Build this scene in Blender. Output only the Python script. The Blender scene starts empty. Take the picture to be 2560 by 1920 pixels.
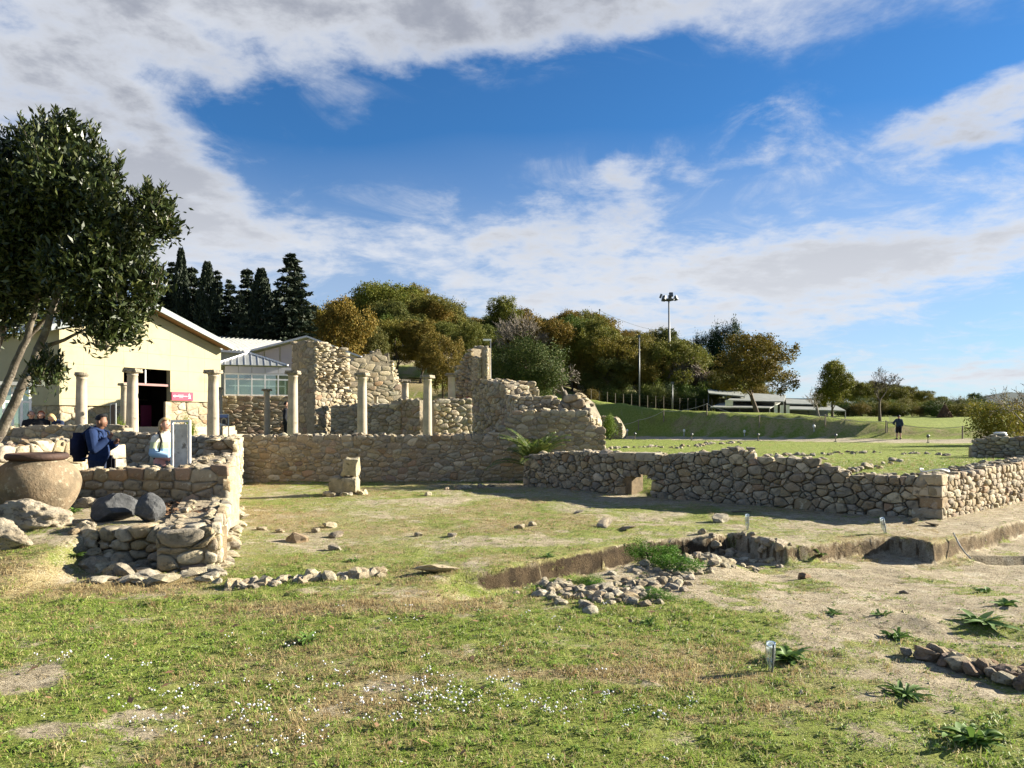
import bpy, bmesh, math, random
import numpy as np
from mathutils import Vector, Matrix

SC = bpy.context.scene
COL = SC.collection
R = math.radians
# ---------------------------------------------------------------- camera
F, HY, H = 1862.0, 1052.0, 1.62          # focal length in photo pixels, horizon row, eye height
cam = bpy.data.objects.new('camera', bpy.data.cameras.new('camera'))
COL.objects.link(cam)
cam.location = (0, 0, H)
cam.rotation_euler = (R(90), 0, 0)
cam.data.sensor_width = 36.0
cam.data.lens = 36.0 * F / 2560.0
cam.data.shift_y = (HY - 960.0) / 2560.0
cam.data.clip_start = 0.05
cam.data.clip_end = 20000
SC.camera = cam
# ---------------------------------------------------------------- exposure
SC.view_settings.view_transform = 'Standard'
SC.view_settings.look = 'None'
SC.view_settings.exposure = 1.88
SC.view_settings.gamma = 1.0
SC.view_settings.use_curve_mapping = False
SC.cycles.max_bounces = 6
SC.cycles.diffuse_bounces = 3
SC.cycles.glossy_bounces = 3
SC.cycles.transmission_bounces = 5
SC.cycles.transparent_max_bounces = 8
SC.cycles.use_adaptive_sampling = True
SC.cycles.adaptive_threshold = 0.015
SC.cycles.use_denoising = True
SC.cycles.sample_clamp_indirect = 6.0
# ---------------------------------------------------------------- sun
SUN_AZ, SUN_EL = R(17), R(20)            # azimuth: measured from +X (right) towards +Y (away)
sdir = Vector((math.cos(SUN_EL) * math.cos(SUN_AZ), math.cos(SUN_EL) * math.sin(SUN_AZ), math.sin(SUN_EL)))
sun = bpy.data.objects.new('sun', bpy.data.lights.new('sun', 'SUN'))
COL.objects.link(sun)
sun.data.energy = 5.0
sun.data.angle = R(0.53)
sun.data.color = (1.0, 0.915, 0.765)
sun.rotation_euler = sdir.to_track_quat('Z', 'Y').to_euler()
sun.location = (30, 15, 20)

# ---------------------------------------------------------------- node expression helper
class E:
    def __init__(s, nt, sock): s.nt, s.s = nt, sock
    def _m(s, op, b=None, c=None):
        n = s.nt.nodes.new('ShaderNodeMath'); n.operation = op
        s.nt.links.new(s.s, n.inputs[0])
        for i, v in ((1, b), (2, c)):
            if v is None: continue
            if isinstance(v, E): s.nt.links.new(v.s, n.inputs[i])
            else: n.inputs[i].default_value = v
        return E(s.nt, n.outputs[0])
    def __add__(s, b): return s._m('ADD', b)
    def __sub__(s, b): return s._m('SUBTRACT', b)
    def __mul__(s, b): return s._m('MULTIPLY', b)
    def __truediv__(s, b): return s._m('DIVIDE', b)
    def max(s, b): return s._m('MAXIMUM', b)
    def min(s, b): return s._m('MINIMUM', b)
    def sstep(s, a, b):
        n = s.nt.nodes.new('ShaderNodeMapRange'); n.interpolation_type = 'SMOOTHSTEP'
        s.nt.links.new(s.s, n.inputs[0]); n.inputs[1].default_value = a; n.inputs[2].default_value = b
        return E(s.nt, n.outputs[0])

def noise_fac(nt, vec, scale, detail=4, rough=0.55, dist=0.0):
    n = nt.nodes.new('ShaderNodeTexNoise')
    n.inputs['Scale'].default_value = scale; n.inputs['Detail'].default_value = detail
    n.inputs['Roughness'].default_value = rough; n.inputs['Distortion'].default_value = dist
    if vec is not None: nt.links.new(vec, n.inputs['Vector'])
    return E(nt, n.outputs['Fac'])

def mixc(nt, fac, a, b, mode='MIX'):
    n = nt.nodes.new('ShaderNodeMix'); n.data_type = 'RGBA'; n.blend_type = mode
    for sock, v in ((n.inputs[0], fac), (n.inputs[6], a), (n.inputs[7], b)):
        if isinstance(v, E): nt.links.new(v.s, sock)
        elif hasattr(v, 'is_output'): nt.links.new(v, sock)
        elif isinstance(v, (int, float)): sock.default_value = v
        else: sock.default_value = (*v[:3], 1)
    return n.outputs[2]

# ---------------------------------------------------------------- world: Nishita sky with a cloud layer
W = bpy.data.worlds.new('World'); SC.world = W; W.use_nodes = True
nt = W.node_tree; nt.nodes.clear()
sky = nt.nodes.new('ShaderNodeTexSky'); sky.sky_type = 'NISHITA'; sky.sun_disc = False
sky.sun_elevation = SUN_EL; sky.sun_rotation = R(90) - SUN_AZ
sky.altitude = 500; sky.air_density = 1.0; sky.dust_density = 0.25; sky.ozone_density = 2.5
tc = nt.nodes.new('ShaderNodeTexCoord')
sep = nt.nodes.new('ShaderNodeSeparateXYZ'); nt.links.new(tc.outputs['Generated'], sep.inputs[0])
dx, dy, dz = (E(nt, sep.outputs[i]) for i in range(3))
az = dx._m('ARCTAN2', dy)                       # 0 = straight ahead (+Y), positive to the right
el = dz._m('ARCSINE')
zc = dz.max(0.0) + 0.16
comb = nt.nodes.new('ShaderNodeCombineXYZ')
nt.links.new((dx / zc).s, comb.inputs[0]); nt.links.new((dy / zc).s, comb.inputs[1])
cvec = comb.outputs[0]
big = noise_fac(nt, cvec, 1.25, 8, 0.58, 0.1)
fine = noise_fac(nt, cvec, 6.5, 10, 0.62, 0.15)
mask = noise_fac(nt, cvec, 0.5, 3, 0.5)
def gauss(px, py, sx, sy, amp, rot=0.0):        # a patch of thicker or thinner cloud around one direction of the sky
    a0 = math.atan((px - 1280) / F); e0 = math.atan((HY - py) / F * math.cos(a0))
    c, s_ = math.cos(rot), math.sin(rot)
    a, e = az - a0, el - e0
    u = (a * c + e * s_) * (F / sx); v = (e * c - a * s_) * (F / sy)
    r2 = u * u + v * v
    return (r2 * -1.0)._m('EXPONENT') * amp
cov = None
for g in [(1060, 350, 540, 150, -0.62, 0.10), (1750, 240, 560, 120, -0.50, 0.05), (2200, 160, 260, 80, -0.25), (700, 430, 260, 75, -0.26, -0.5),
          (2150, 470, 460, 90, -0.36), (260, 120, 560, 280, 0.40), (1250, 40, 800, 110, 0.40), (1980, 70, 360, 70, 0.16),
          (1550, 415, 190, 60, 0.56, -0.12), (1930, 300, 130, 130, 0.40, -0.3), (2440, 290, 220, 75, 0.46, 0.2), (1250, 500, 300, 40, 0.15),
          (400, 470, 260, 120, 0.34), (1050, 600, 760, 70, 0.27, 0.04), (2200, 640, 620, 100, 0.26, 0.06), (1750, 690, 500, 90, 0.18),
          (940, 755, 150, 50, -0.40), (2330, 850, 330, 60, -0.12), (2420, 945, 260, 22, 0.30), (1500, 800, 500, 90, 0.12)]:
    gg = gauss(*g); cov = gg if cov is None else cov + gg
dens = cov + 0.47 + (big - 0.5) * 1.0 + (fine - 0.5) * 0.9
alpha = dens.sstep(0.40, 0.86)
veil = (mask * 0.5 + el._m('MULTIPLY', -1.9) + 0.44).max(0.0).min(0.62)       # thin high haze towards the horizon
wisp = noise_fac(nt, cvec, 2.4, 9, 0.66, 0.8).sstep(0.46, 0.78) * 0.62 * dens.sstep(0.0, 0.42)
veil = (veil + wisp).min(0.7)
alpha2 = (alpha + veil * (alpha * -1.0 + 1.0)).min(1.0)
thick = (dens + (big - 0.5) * 0.5).sstep(0.60, 1.02) * (el.sstep(0.10, 0.42) * 0.72 + 0.28)
ccol = mixc(nt, thick, (4.4, 4.55, 4.85), (1.95, 2.1, 2.5))
gm = nt.nodes.new('ShaderNodeGamma'); gm.inputs[1].default_value = 1.0
nt.links.new(sky.outputs[0], gm.inputs[0])
skyc = mixc(nt, 1.0, gm.outputs[0], (0.26, 0.56, 0.82), 'MULTIPLY')
final = mixc(nt, alpha2, skyc, ccol)
bg = nt.nodes.new('ShaderNodeBackground'); bg.inputs[1].default_value = 0.05
nt.links.new(final, bg.inputs[0])
wo = nt.nodes.new('ShaderNodeOutputWorld'); nt.links.new(bg.outputs[0], wo.inputs[0])
W.cycles.sampling_method = 'MANUAL'; W.cycles.sample_map_resolution = 512

# ---------------------------------------------------------------- general helpers
def P(px, py, d): return Vector(((px - 1280) / F * d, d, H - (py - HY) / F * d))
def G(px, py, z=0.0):
    d = (H - z) * F / (py - HY); return Vector(((px - 1280) / F * d, d, z))
def X(px, d): return (px - 1280) / F * d
def Z(py, d): return H - (py - HY) / F * d

def _hash(ix, iy, iz, seed):
    h = (ix.astype(np.int64) * 374761393 + iy.astype(np.int64) * 668265263 + iz.astype(np.int64) * 2147483647 + seed * 1274126177) & 0xffffffff
    h = ((h ^ (h >> 13)) * 1274126177) & 0xffffffff
    h = ((h ^ (h >> 16)) * 2246822519) & 0xffffffff
    return ((h ^ (h >> 15)) & 0xffffff) / float(0xffffff)
def vnoise(x, y, z=0.0, seed=0):
    x, y, z = np.broadcast_arrays(np.asarray(x, float), np.asarray(y, float), np.asarray(z, float))
    xi, yi, zi = np.floor(x), np.floor(y), np.floor(z)
    fx, fy, fz = x - xi, y - yi, z - zi
    fx, fy, fz = (f * f * f * (f * (f * 6 - 15) + 10) for f in (fx, fy, fz))
    r = 0
    for a in (0, 1):
        for b in (0, 1):
            for c in (0, 1):
                w = (fx if a else 1 - fx) * (fy if b else 1 - fy) * (fz if c else 1 - fz)
                r = r + w * _hash(xi + a, yi + b, zi + c, seed)
    return r * 2 - 1
def fbm(x, y, z=0.0, octs=4, seed=0, rough=0.5):
    r, a, f = 0, 1.0, 1.0
    for o in range(octs):
        r = r + a * vnoise(np.asarray(x) * f + 17.3 * o, np.asarray(y) * f - 9.1 * o, np.asarray(z) * f + 3.7 * o, seed + o); a *= rough; f *= 2.03
    return r
def ss(a, b, x):
    t = np.clip((np.asarray(x, float) - a) / (b - a), 0, 1); return t * t * (3 - 2 * t)

def put(o, parent=None, loc=None, rz=None, label=None, cat=None, group=None, kind=None):
    COL.objects.link(o)
    if parent is not None: o.parent = parent
    if loc is not None: o.location = loc
    if rz is not None: o.rotation_euler = (0, 0, rz)
    if label: o['label'] = label
    if cat: o['category'] = cat
    if group: o['group'] = group
    if kind or cat: o['kind'] = kind or 'thing'
    return o
def empty(name, loc=(0, 0, 0), label=None, cat=None, group=None, rz=0.0):
    o = bpy.data.objects.new(name, None); o.empty_display_size = 0.1
    return put(o, None, loc, rz, label, cat, group)
def meshobj(name, verts, faces, mat=None, smooth=False):
    me = bpy.data.meshes.new(name); me.from_pydata([tuple(v) for v in verts], [], faces); me.update()
    if smooth: me.polygons.foreach_set('use_smooth', [True] * len(me.polygons))
    if mat: me.materials.append(mat)
    return bpy.data.objects.new(name, me)
def npmesh(name, V, Fq, mat=None, smooth=False):         # V (n,3), Fq (m,k) arrays
    me = bpy.data.meshes.new(name); V = np.asarray(V, np.float32); Fq = np.asarray(Fq, np.int32)
    m, k = Fq.shape
    me.vertices.add(len(V)); me.vertices.foreach_set('co', V.ravel())
    me.loops.add(m * k); me.loops.foreach_set('vertex_index', Fq.ravel())
    me.polygons.add(m); me.polygons.foreach_set('loop_start', np.arange(m, dtype=np.int32) * k)
    me.polygons.foreach_set('loop_total', np.full(m, k, np.int32))
    if smooth: me.polygons.foreach_set('use_smooth', np.ones(m, bool))
    me.update(calc_edges=True)
    if mat: me.materials.append(mat)
    return bpy.data.objects.new(name, me)
class MB:                                              # collects shapes into one mesh
    def __init__(s): s.v, s.f = [], []
    def quad(s, a, b, c, d):
        i = len(s.v); s.v += [a, b, c, d]; s.f.append((i, i + 1, i + 2, i + 3)); return s
    def poly(s, pts):
        i = len(s.v); s.v += list(pts); s.f.append(tuple(range(i, i + len(pts)))); return s
    def box(s, lo, hi, M=None):
        i = len(s.v)
        for z in (lo[2], hi[2]):
            for x, y in ((lo[0], lo[1]), (hi[0], lo[1]), (hi[0], hi[1]), (lo[0], hi[1])):
                p = Vector((x, y, z)); s.v.append(M @ p if M else p)
        s.f += [(i+3, i+2, i+1, i), (i+4, i+5, i+6, i+7)] + [(i+k, i+(k+1) % 4, i+4+(k+1) % 4, i+4+k) for k in range(4)]
        return s
    def prism(s, pts, off):                            # polygon pts (3D) extruded by vector off
        n = len(pts); i = len(s.v); off = Vector(off)
        s.v += [Vector(p) for p in pts] + [Vector(p) + off for p in pts]
        s.f += [tuple(range(i + n - 1, i - 1, -1)), tuple(range(i + n, i + 2 * n))] + [(i+k, i+(k+1) % n, i+n+(k+1) % n, i+n+k) for k in range(n)]
        return s
    def tube(s, pts, rad, n=8, cap=True):
        pts = [Vector(p) for p in pts]
        if not hasattr(rad, '__len__'): rad = [rad] * len(pts)
        i0 = len(s.v); up = Vector((0.13, 0.21, 0.97))
        for k, p in enumerate(pts):
            t = (pts[min(k + 1, len(pts) - 1)] - pts[max(k - 1, 0)]).normalized()
            u = t.cross(up)
            if u.length < 1e-3: u = t.cross(Vector((1, 0, 0)))
            u.normalize(); w = t.cross(u)
            for j in range(n):
                a = 2 * math.pi * j / n
                s.v.append(p + (u * math.cos(a) + w * math.sin(a)) * rad[k])
        for k in range(len(pts) - 1):
            for j in range(n):
                a, b = i0 + k * n + j, i0 + k * n + (j + 1) % n
                s.f.append((a, b, b + n, a + n))
        if cap:
            s.f.append(tuple(range(i0 + n - 1, i0 - 1, -1))); e = i0 + (len(pts) - 1) * n
            s.f.append(tuple(range(e, e + n)))
        return s
    def lathe(s, prof, n=24, c=(0, 0, 0), cap=True):
        i0 = len(s.v); c = Vector(c)
        for r, z in prof:
            for j in range(n):
                a = 2 * math.pi * j / n; s.v.append(c + Vector((r * math.cos(a), r * math.sin(a), z)))
        for k in range(len(prof) - 1):
            for j in range(n):
                a, b = i0 + k * n + j, i0 + k * n + (j + 1) % n
                s.f.append((a, b, b + n, a + n))
        if cap:
            s.f.append(tuple(range(i0 + n - 1, i0 - 1, -1))); e = i0 + (len(prof) - 1) * n; s.f.append(tuple(range(e, e + n)))
        return s
    def obj(s, name, mat, parent=None, smooth=False, **k):
        return put(meshobj(name, s.v, s.f, mat, smooth), parent, **k)

# ---------------------------------------------------------------- materials
def newmat(name):
    m = bpy.data.materials.new(name); m.use_nodes = True; nt = m.node_tree
    return m, nt, nt.nodes['Principled BSDF']
def bumpnode(nt, b, fac, strength, dist=0.02):
    n = nt.nodes.new('ShaderNodeBump'); n.inputs['Strength'].default_value = strength; n.inputs['Distance'].default_value = dist
    nt.links.new(fac.s, n.inputs['Height']); nt.links.new(n.outputs[0], b.inputs['Normal'])
def pmat(name, c1, c2=None, scale=3.0, rough=0.9, bump=0.0, bscale=25.0, spots=None, sscale=9.0, sth=(0.56, 0.66), orand=0.0, hue=0.0,
         spec=0.25, metal=0.0, coords='obj', dist=0.02, detail=6):
    """two-tone noise colour + optional spots (lichen, stains) + per-object and per-piece variation + bump"""
    m, nt, b = newmat(name)
    tc = nt.nodes.new('ShaderNodeTexCoord'); geo = nt.nodes.new('ShaderNodeNewGeometry'); oi = nt.nodes.new('ShaderNodeObjectInfo')
    vec = tc.outputs['Object'] if coords == 'obj' else geo.outputs['Position']
    c2 = c2 or tuple(x * 0.8 for x in c1)
    f = noise_fac(nt, vec, scale, detail, 0.6)
    col = mixc(nt, f.sstep(0.3, 0.7), c1, c2)
    if spots:
        col = mixc(nt, noise_fac(nt, vec, sscale, 5, 0.65).sstep(*sth), col, spots)
    if orand:
        r = (E(nt, oi.outputs['Random']) + E(nt, geo.outputs['Random Per Island']))._m('FRACT')
        hs = nt.nodes.new('ShaderNodeHueSaturation'); nt.links.new(col, hs.inputs['Color'])
        nt.links.new(((r - 0.5) * (2 * orand) + 1.0).s, hs.inputs['Value'])
        r2 = (r * 7.31)._m('FRACT')
        if hue:
            nt.links.new(((r2 - 0.5) * hue + 0.5).s, hs.inputs['Hue'])
            nt.links.new(((r * 13.7)._m('FRACT') * 0.35 + 0.8).s, hs.inputs['Saturation'])
        col = hs.outputs[0]
    nt.links.new(col, b.inputs['Base Color'])
    b.inputs['Roughness'].default_value = rough; b.inputs['Specular IOR Level'].default_value = spec; b.inputs['Metallic'].default_value = metal
    if bump: bumpnode(nt, b, noise_fac(nt, vec, bscale, 8, 0.65), bump, dist)
    return m
def soft_normal(nt, shaders, w, center=None):
    """foliage is lit as a mass: the normal of each leaf leans towards the sky or away from the crown's middle"""
    geo = nt.nodes.new('ShaderNodeNewGeometry')
    if center is None:
        cb = nt.nodes.new('ShaderNodeCombineXYZ'); cb.inputs[2].default_value = 1.0; out = cb.outputs[0]
    else:
        tc = nt.nodes.new('ShaderNodeTexCoord'); s1 = nt.nodes.new('ShaderNodeVectorMath'); s1.operation = 'SUBTRACT'; nt.links.new(tc.outputs['Object'], s1.inputs[0]); s1.inputs[1].default_value = center
        vt = nt.nodes.new('ShaderNodeVectorTransform'); vt.vector_type = 'NORMAL'; vt.convert_from = 'OBJECT'; vt.convert_to = 'WORLD'; nt.links.new(s1.outputs[0], vt.inputs[0])
        n1 = nt.nodes.new('ShaderNodeVectorMath'); n1.operation = 'NORMALIZE'; nt.links.new(vt.outputs[0], n1.inputs[0]); out = n1.outputs[0]
    mx = nt.nodes.new('ShaderNodeMix'); mx.data_type = 'VECTOR'; mx.inputs[0].default_value = w; nt.links.new(geo.outputs['Normal'], mx.inputs[4]); nt.links.new(out, mx.inputs[5])
    nz = nt.nodes.new('ShaderNodeVectorMath'); nz.operation = 'NORMALIZE'; nt.links.new(mx.outputs[1], nz.inputs[0])
    for sh in shaders: nt.links.new(nz.outputs[0], sh.inputs['Normal'])
def leafmat(name, c1, c2, c3=None, rough=0.5, trans=0.25, spec=0.3, tint=True, scale=0.6, soft=0.0, center=(0, 0, 0.5)):
    m, nt, b = newmat(name)
    geo = nt.nodes.new('ShaderNodeNewGeometry'); oi = nt.nodes.new('ShaderNodeObjectInfo'); tc = nt.nodes.new('ShaderNodeTexCoord')
    r = E(nt, geo.outputs['Random Per Island'])
    f = (r * 0.6 + noise_fac(nt, tc.outputs['Object'], scale, 2) * 0.9 - 0.25).max(0.0).min(1.0)
    col = mixc(nt, f, c1, c2)
    if c3: col = mixc(nt, (r * 5.7)._m('FRACT').sstep(0.72, 0.85), col, c3)
    if tint: col = mixc(nt, 1.0, col, oi.outputs['Color'], 'MULTIPLY')
    nt.links.new(col, b.inputs['Base Color'])
    b.inputs['Roughness'].default_value = rough; b.inputs['Specular IOR Level'].default_value = spec
    if trans:
        t = nt.nodes.new('ShaderNodeBsdfTranslucent'); nt.links.new(col, t.inputs[0])
        mx = nt.nodes.new('ShaderNodeMixShader'); mx.inputs[0].default_value = trans
        nt.links.new(b.outputs[0], mx.inputs[1]); nt.links.new(t.outputs[0], mx.inputs[2])
        nt.links.new(mx.outputs[0], nt.nodes['Material Output'].inputs[0])
    if soft: soft_normal(nt, [b], soft, center)
    return m
def flat(name, c, rough=0.7, spec=0.3, metal=0.0): return pmat(name, c, tuple(x * 0.88 for x in c), 6.0, rough, 0.0, spec=spec, metal=metal)

ST_TAN = pmat('limestone_tan', (0.38, 0.305, 0.20), (0.24, 0.19, 0.12), 5, 0.95, 0.8, 28, spots=(0.50, 0.45, 0.33), sscale=14, orand=0.22, hue=0.016, dist=0.03)
ST_GREY = pmat('limestone_grey', (0.355, 0.31, 0.225), (0.215, 0.185, 0.13), 6, 0.95, 0.8, 26, spots=(0.115, 0.105, 0.08), sscale=11, orand=0.22, hue=0.016, dist=0.03)
ST_PALE = pmat('limestone_pale', (0.46, 0.40, 0.285), (0.32, 0.27, 0.18), 4, 0.95, 0.8, 22, spots=(0.16, 0.14, 0.10), sscale=8, orand=0.24, hue=0.016, dist=0.03)
ST_RUST = pmat('limestone_rust', (0.34, 0.24, 0.155), (0.23, 0.165, 0.105), 5, 0.95, 0.8, 26, spots=(0.40, 0.34, 0.24), sscale=11, orand=0.26, hue=0.018, dist=0.03)
MORTAR = pmat('lime_mortar', (0.37, 0.31, 0.215), (0.25, 0.205, 0.14), 9, 0.97, 0.9, 30, dist=0.03)
EARTH = pmat('packed_earth', (0.22, 0.165, 0.10), (0.13, 0.10, 0.062), 7, 0.97, 0.9, 30, dist=0.03)
PLASTER = pmat('old_plaster', (0.34, 0.29, 0.205), (0.19, 0.16, 0.115), 2.2, 0.95, 0.9, 14, spots=(0.17, 0.15, 0.11), sscale=4.5, sth=(0.48, 0.62), dist=0.03, coords='pos')
COLUMN = pmat('column_stone', (0.46, 0.395, 0.30), (0.33, 0.28, 0.21), 2.2, 0.9, 0.5, 30, spots=(0.19, 0.165, 0.125), sscale=5, sth=(0.60, 0.72), dist=0.01)
CAPITAL = pmat('capital_stone', (0.34, 0.29, 0.215), (0.19, 0.165, 0.125), 6, 0.93, 0.8, 35, spots=(0.11, 0.10, 0.08), sscale=12)
METAL = flat('grey_metal', (0.46, 0.48, 0.50), 0.45, 0.5, 0.4)
DARKMETAL = flat('dark_metal', (0.10, 0.11, 0.115), 0.5, 0.5, 0.3)
WHITE = flat('white_paint', (0.78, 0.78, 0.76), 0.5)
WOODP = pmat('weathered_post', (0.24, 0.20, 0.15), (0.15, 0.125, 0.095), 12, 0.9, 0.4, 40)
BARK = pmat('bark', (0.13, 0.105, 0.08), (0.07, 0.057, 0.045), 6, 0.95, 0.8, 20)
BARKG = pmat('grey_bark', (0.17, 0.145, 0.11), (0.085, 0.07, 0.055), 9, 0.95, 1.0, 30, spots=(0.24, 0.22, 0.18), sscale=14)
# ================================================================ terrain
def swx(y): return -0.4455 - 0.3404 * y                       # right face of the sunlit wall on the left
RWA, RWC, RWD = Vector((0.30, 18.5, 0)), Vector((7.0, 12.2, 0)), Vector((14.5, 18.7, 0))
_ex = np.array([-3, -0.34, 0.23, 1.0, 1.73, 2.32, 2.87, 3.2, 3.3, 3.49, 3.81, 4.64, 5.38, 5.5, 6.3, 8.36, 12, 20])
_ey = np.array([6.8, 7.94, 8.55, 9.34, 10.05, 10.3, 10.47, 10.95, 10.0, 9.6, 9.73, 10.3, 10.5, 9.75, 10.47, 12.16, 14.2, 17])
def cut_u(x, y):
    return np.interp(x, _ex, _ey) + 0.05 * fbm(np.asarray(x) * 2.2, np.asarray(y) * 0.6, 0, 3, 5) + 0.02 * fbm(np.asarray(x) * 7, np.asarray(y) * 7, 0, 3, 15) - y
_px = np.array([-30, 5.0, 7.8, 14.0, 19.6, 24.2, 27.5, 34.0, 60.0]); _py = np.array([66, 66, 66, 62, 59, 56, 54.5, 52.5, 46.])
_bx = np.array([-60, -5, 5, 8, 13, 16, 20, 25, 29, 33, 40, 80]); _bh = np.array([2.6, 2.8, 3.2, 3.3, 2.5, 2.15, 1.95, 1.7, 1.35, 0.8, 0.8, 0.8])
_bw = np.array([16, 16, 16, 13, 4.0, 2.1, 2.0, 2.0, 2.3, 2.4, 2.4, 2.4])
_ap = np.array([-3000, 0, 600, 900, 1000, 1200, 1500, 1700, 1850, 2000, 2350, 2420, 6000]); _aa = np.array([5, 5, 6, 10, 10.5, 8.5, 7.0, 5.0, 3.0, 2.2, 2.2, 0.8, 0.8])
def path_u(x, y): return y - np.interp(x, _px, _py)           # metres beyond the near edge of the gravel path
def gz(x, y, micro=True):
    x = np.asarray(x, float); y = np.asarray(y, float)
    z = np.zeros(np.broadcast(x, y).shape)
    if micro: z = z + 0.022 * fbm(x * 0.9, y * 0.9, 0, 4, 1) + 0.007 * fbm(x * 7, y * 7, 0, 3, 2)
    # raised terrace with the jar on the left
    inside = 1 - ss(-0.34, -0.16, x - swx(y))
    leftm = 1 - ss(-4.85, -4.5, x)
    t = 0.39 * np.maximum(ss(6.0, 8.9, y) * leftm, ss(8.34, 8.44, y)) * inside * (1 - ss(11.15, 11.35, y))
    z = z + t - 0.04 * ss(11.3, 11.6, y) * inside
    z = z + 0.6 * ss(21.9, 22.3, y) * (1 - ss(-8.2, -7.6, x)) * (1 - ss(48, 58, y))      # raised floor by the yellow building
    # lawn behind the dry stone wall on the right
    b1 = (x - RWA.x) * 0.685 + (y - RWA.y) * 0.728; b2 = -(x - RWC.x) * 0.656 + (y - RWC.y) * 0.755
    z = z + 0.40 * ss(2.2, 5.0, x) * ss(0.15, 0.5, b1) * ss(0.15, 0.5, b2) * (1 - ss(18, 34, y))
    # excavation
    u = cut_u(x, y)
    amp = np.interp(x, [-0.75, -0.2, 2.5, 3.4, 6, 12], [0.0, 0.26, 0.30, 0.24, 0.24, 0.22])
    wl = ss(2.2, 3.2, x)
    near = (1 - ss(0.7, 1.25, u)) * (1 - wl) + (1 - ss(0.9, 4.2, u)) * wl
    rough_edge = 0.035 * fbm(x * 6, y * 6, 0, 3, 9)
    z = z - (amp + (rough_edge * (1 - ss(0.1, 0.35, u)) if micro else 0)) * ss(0.0, 0.085, u) * near
    z = z - 0.22 * ss(6.15, 6.2, x) * (1 - ss(7.0, 7.1, x)) * ss(9.62, 9.66, y) * (1 - ss(10.15, 10.2, y))      # small square sounding
    # small step beside the rosette weeds
    z = z + 0.07 * np.exp(-((x - 3.55) / 0.55) ** 2 - ((y - 6.0) / 0.22) ** 2)
    # gravel path, bank and hill
    pu = path_u(x, y); lat = ss(0.0, 5.0, x)
    z = z + 0.30 * ss(-1, 4.0, pu)
    bu = pu - 3.2
    z = z + np.interp(x, _bx, _bh) * ss(0, 1, bu / np.interp(x, _bx, _bw)) + 0.026 * np.clip(bu - 2, 0, 40) + 0.16 * np.sin(np.clip(bu, 0, 16) * 1.15) * (1 - ss(11, 14, x)) * ss(0, 2, bu)
    z = z + 0.25 * np.exp(-((x - 11.5) / 2.2) ** 2 - ((pu - 5.5) / 1.3) ** 2)      # grassy hump beside the path
    if micro: z = z + 0.10 * fbm(x * 0.25, y * 0.25, 0, 3, 12) * ss(3, 8, pu)
    apx = 1280 + F * x / np.maximum(y, 1.0)
    st_ = np.interp(apx, [1180, 1460, 1900, 2100], [58, 86, 88, 100]); z = z + np.interp(apx, _ap, _aa) * ss(0, 1, (y - st_) / (135 - st_)) * (1 - 0.9 * ss(260, 900, y))
    return z
def gz1(x, y): return float(gz(np.array([x]), np.array([y]))[0])
_ds = 3.0 * 1.004 ** np.arange(1250)
def GP(px, py, z=None):                                    # point on the ground seen in a direction
    xs = (px - 1280) / F * _ds; zr = H - (py - HY) / F * _ds
    hit = np.nonzero(zr <= gz(xs, _ds, False))[0]
    i = int(hit[0]) if len(hit) else 900
    x, d = float(xs[i]), float(_ds[i]); return Vector((x, d, gz1(x, d)))

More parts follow.
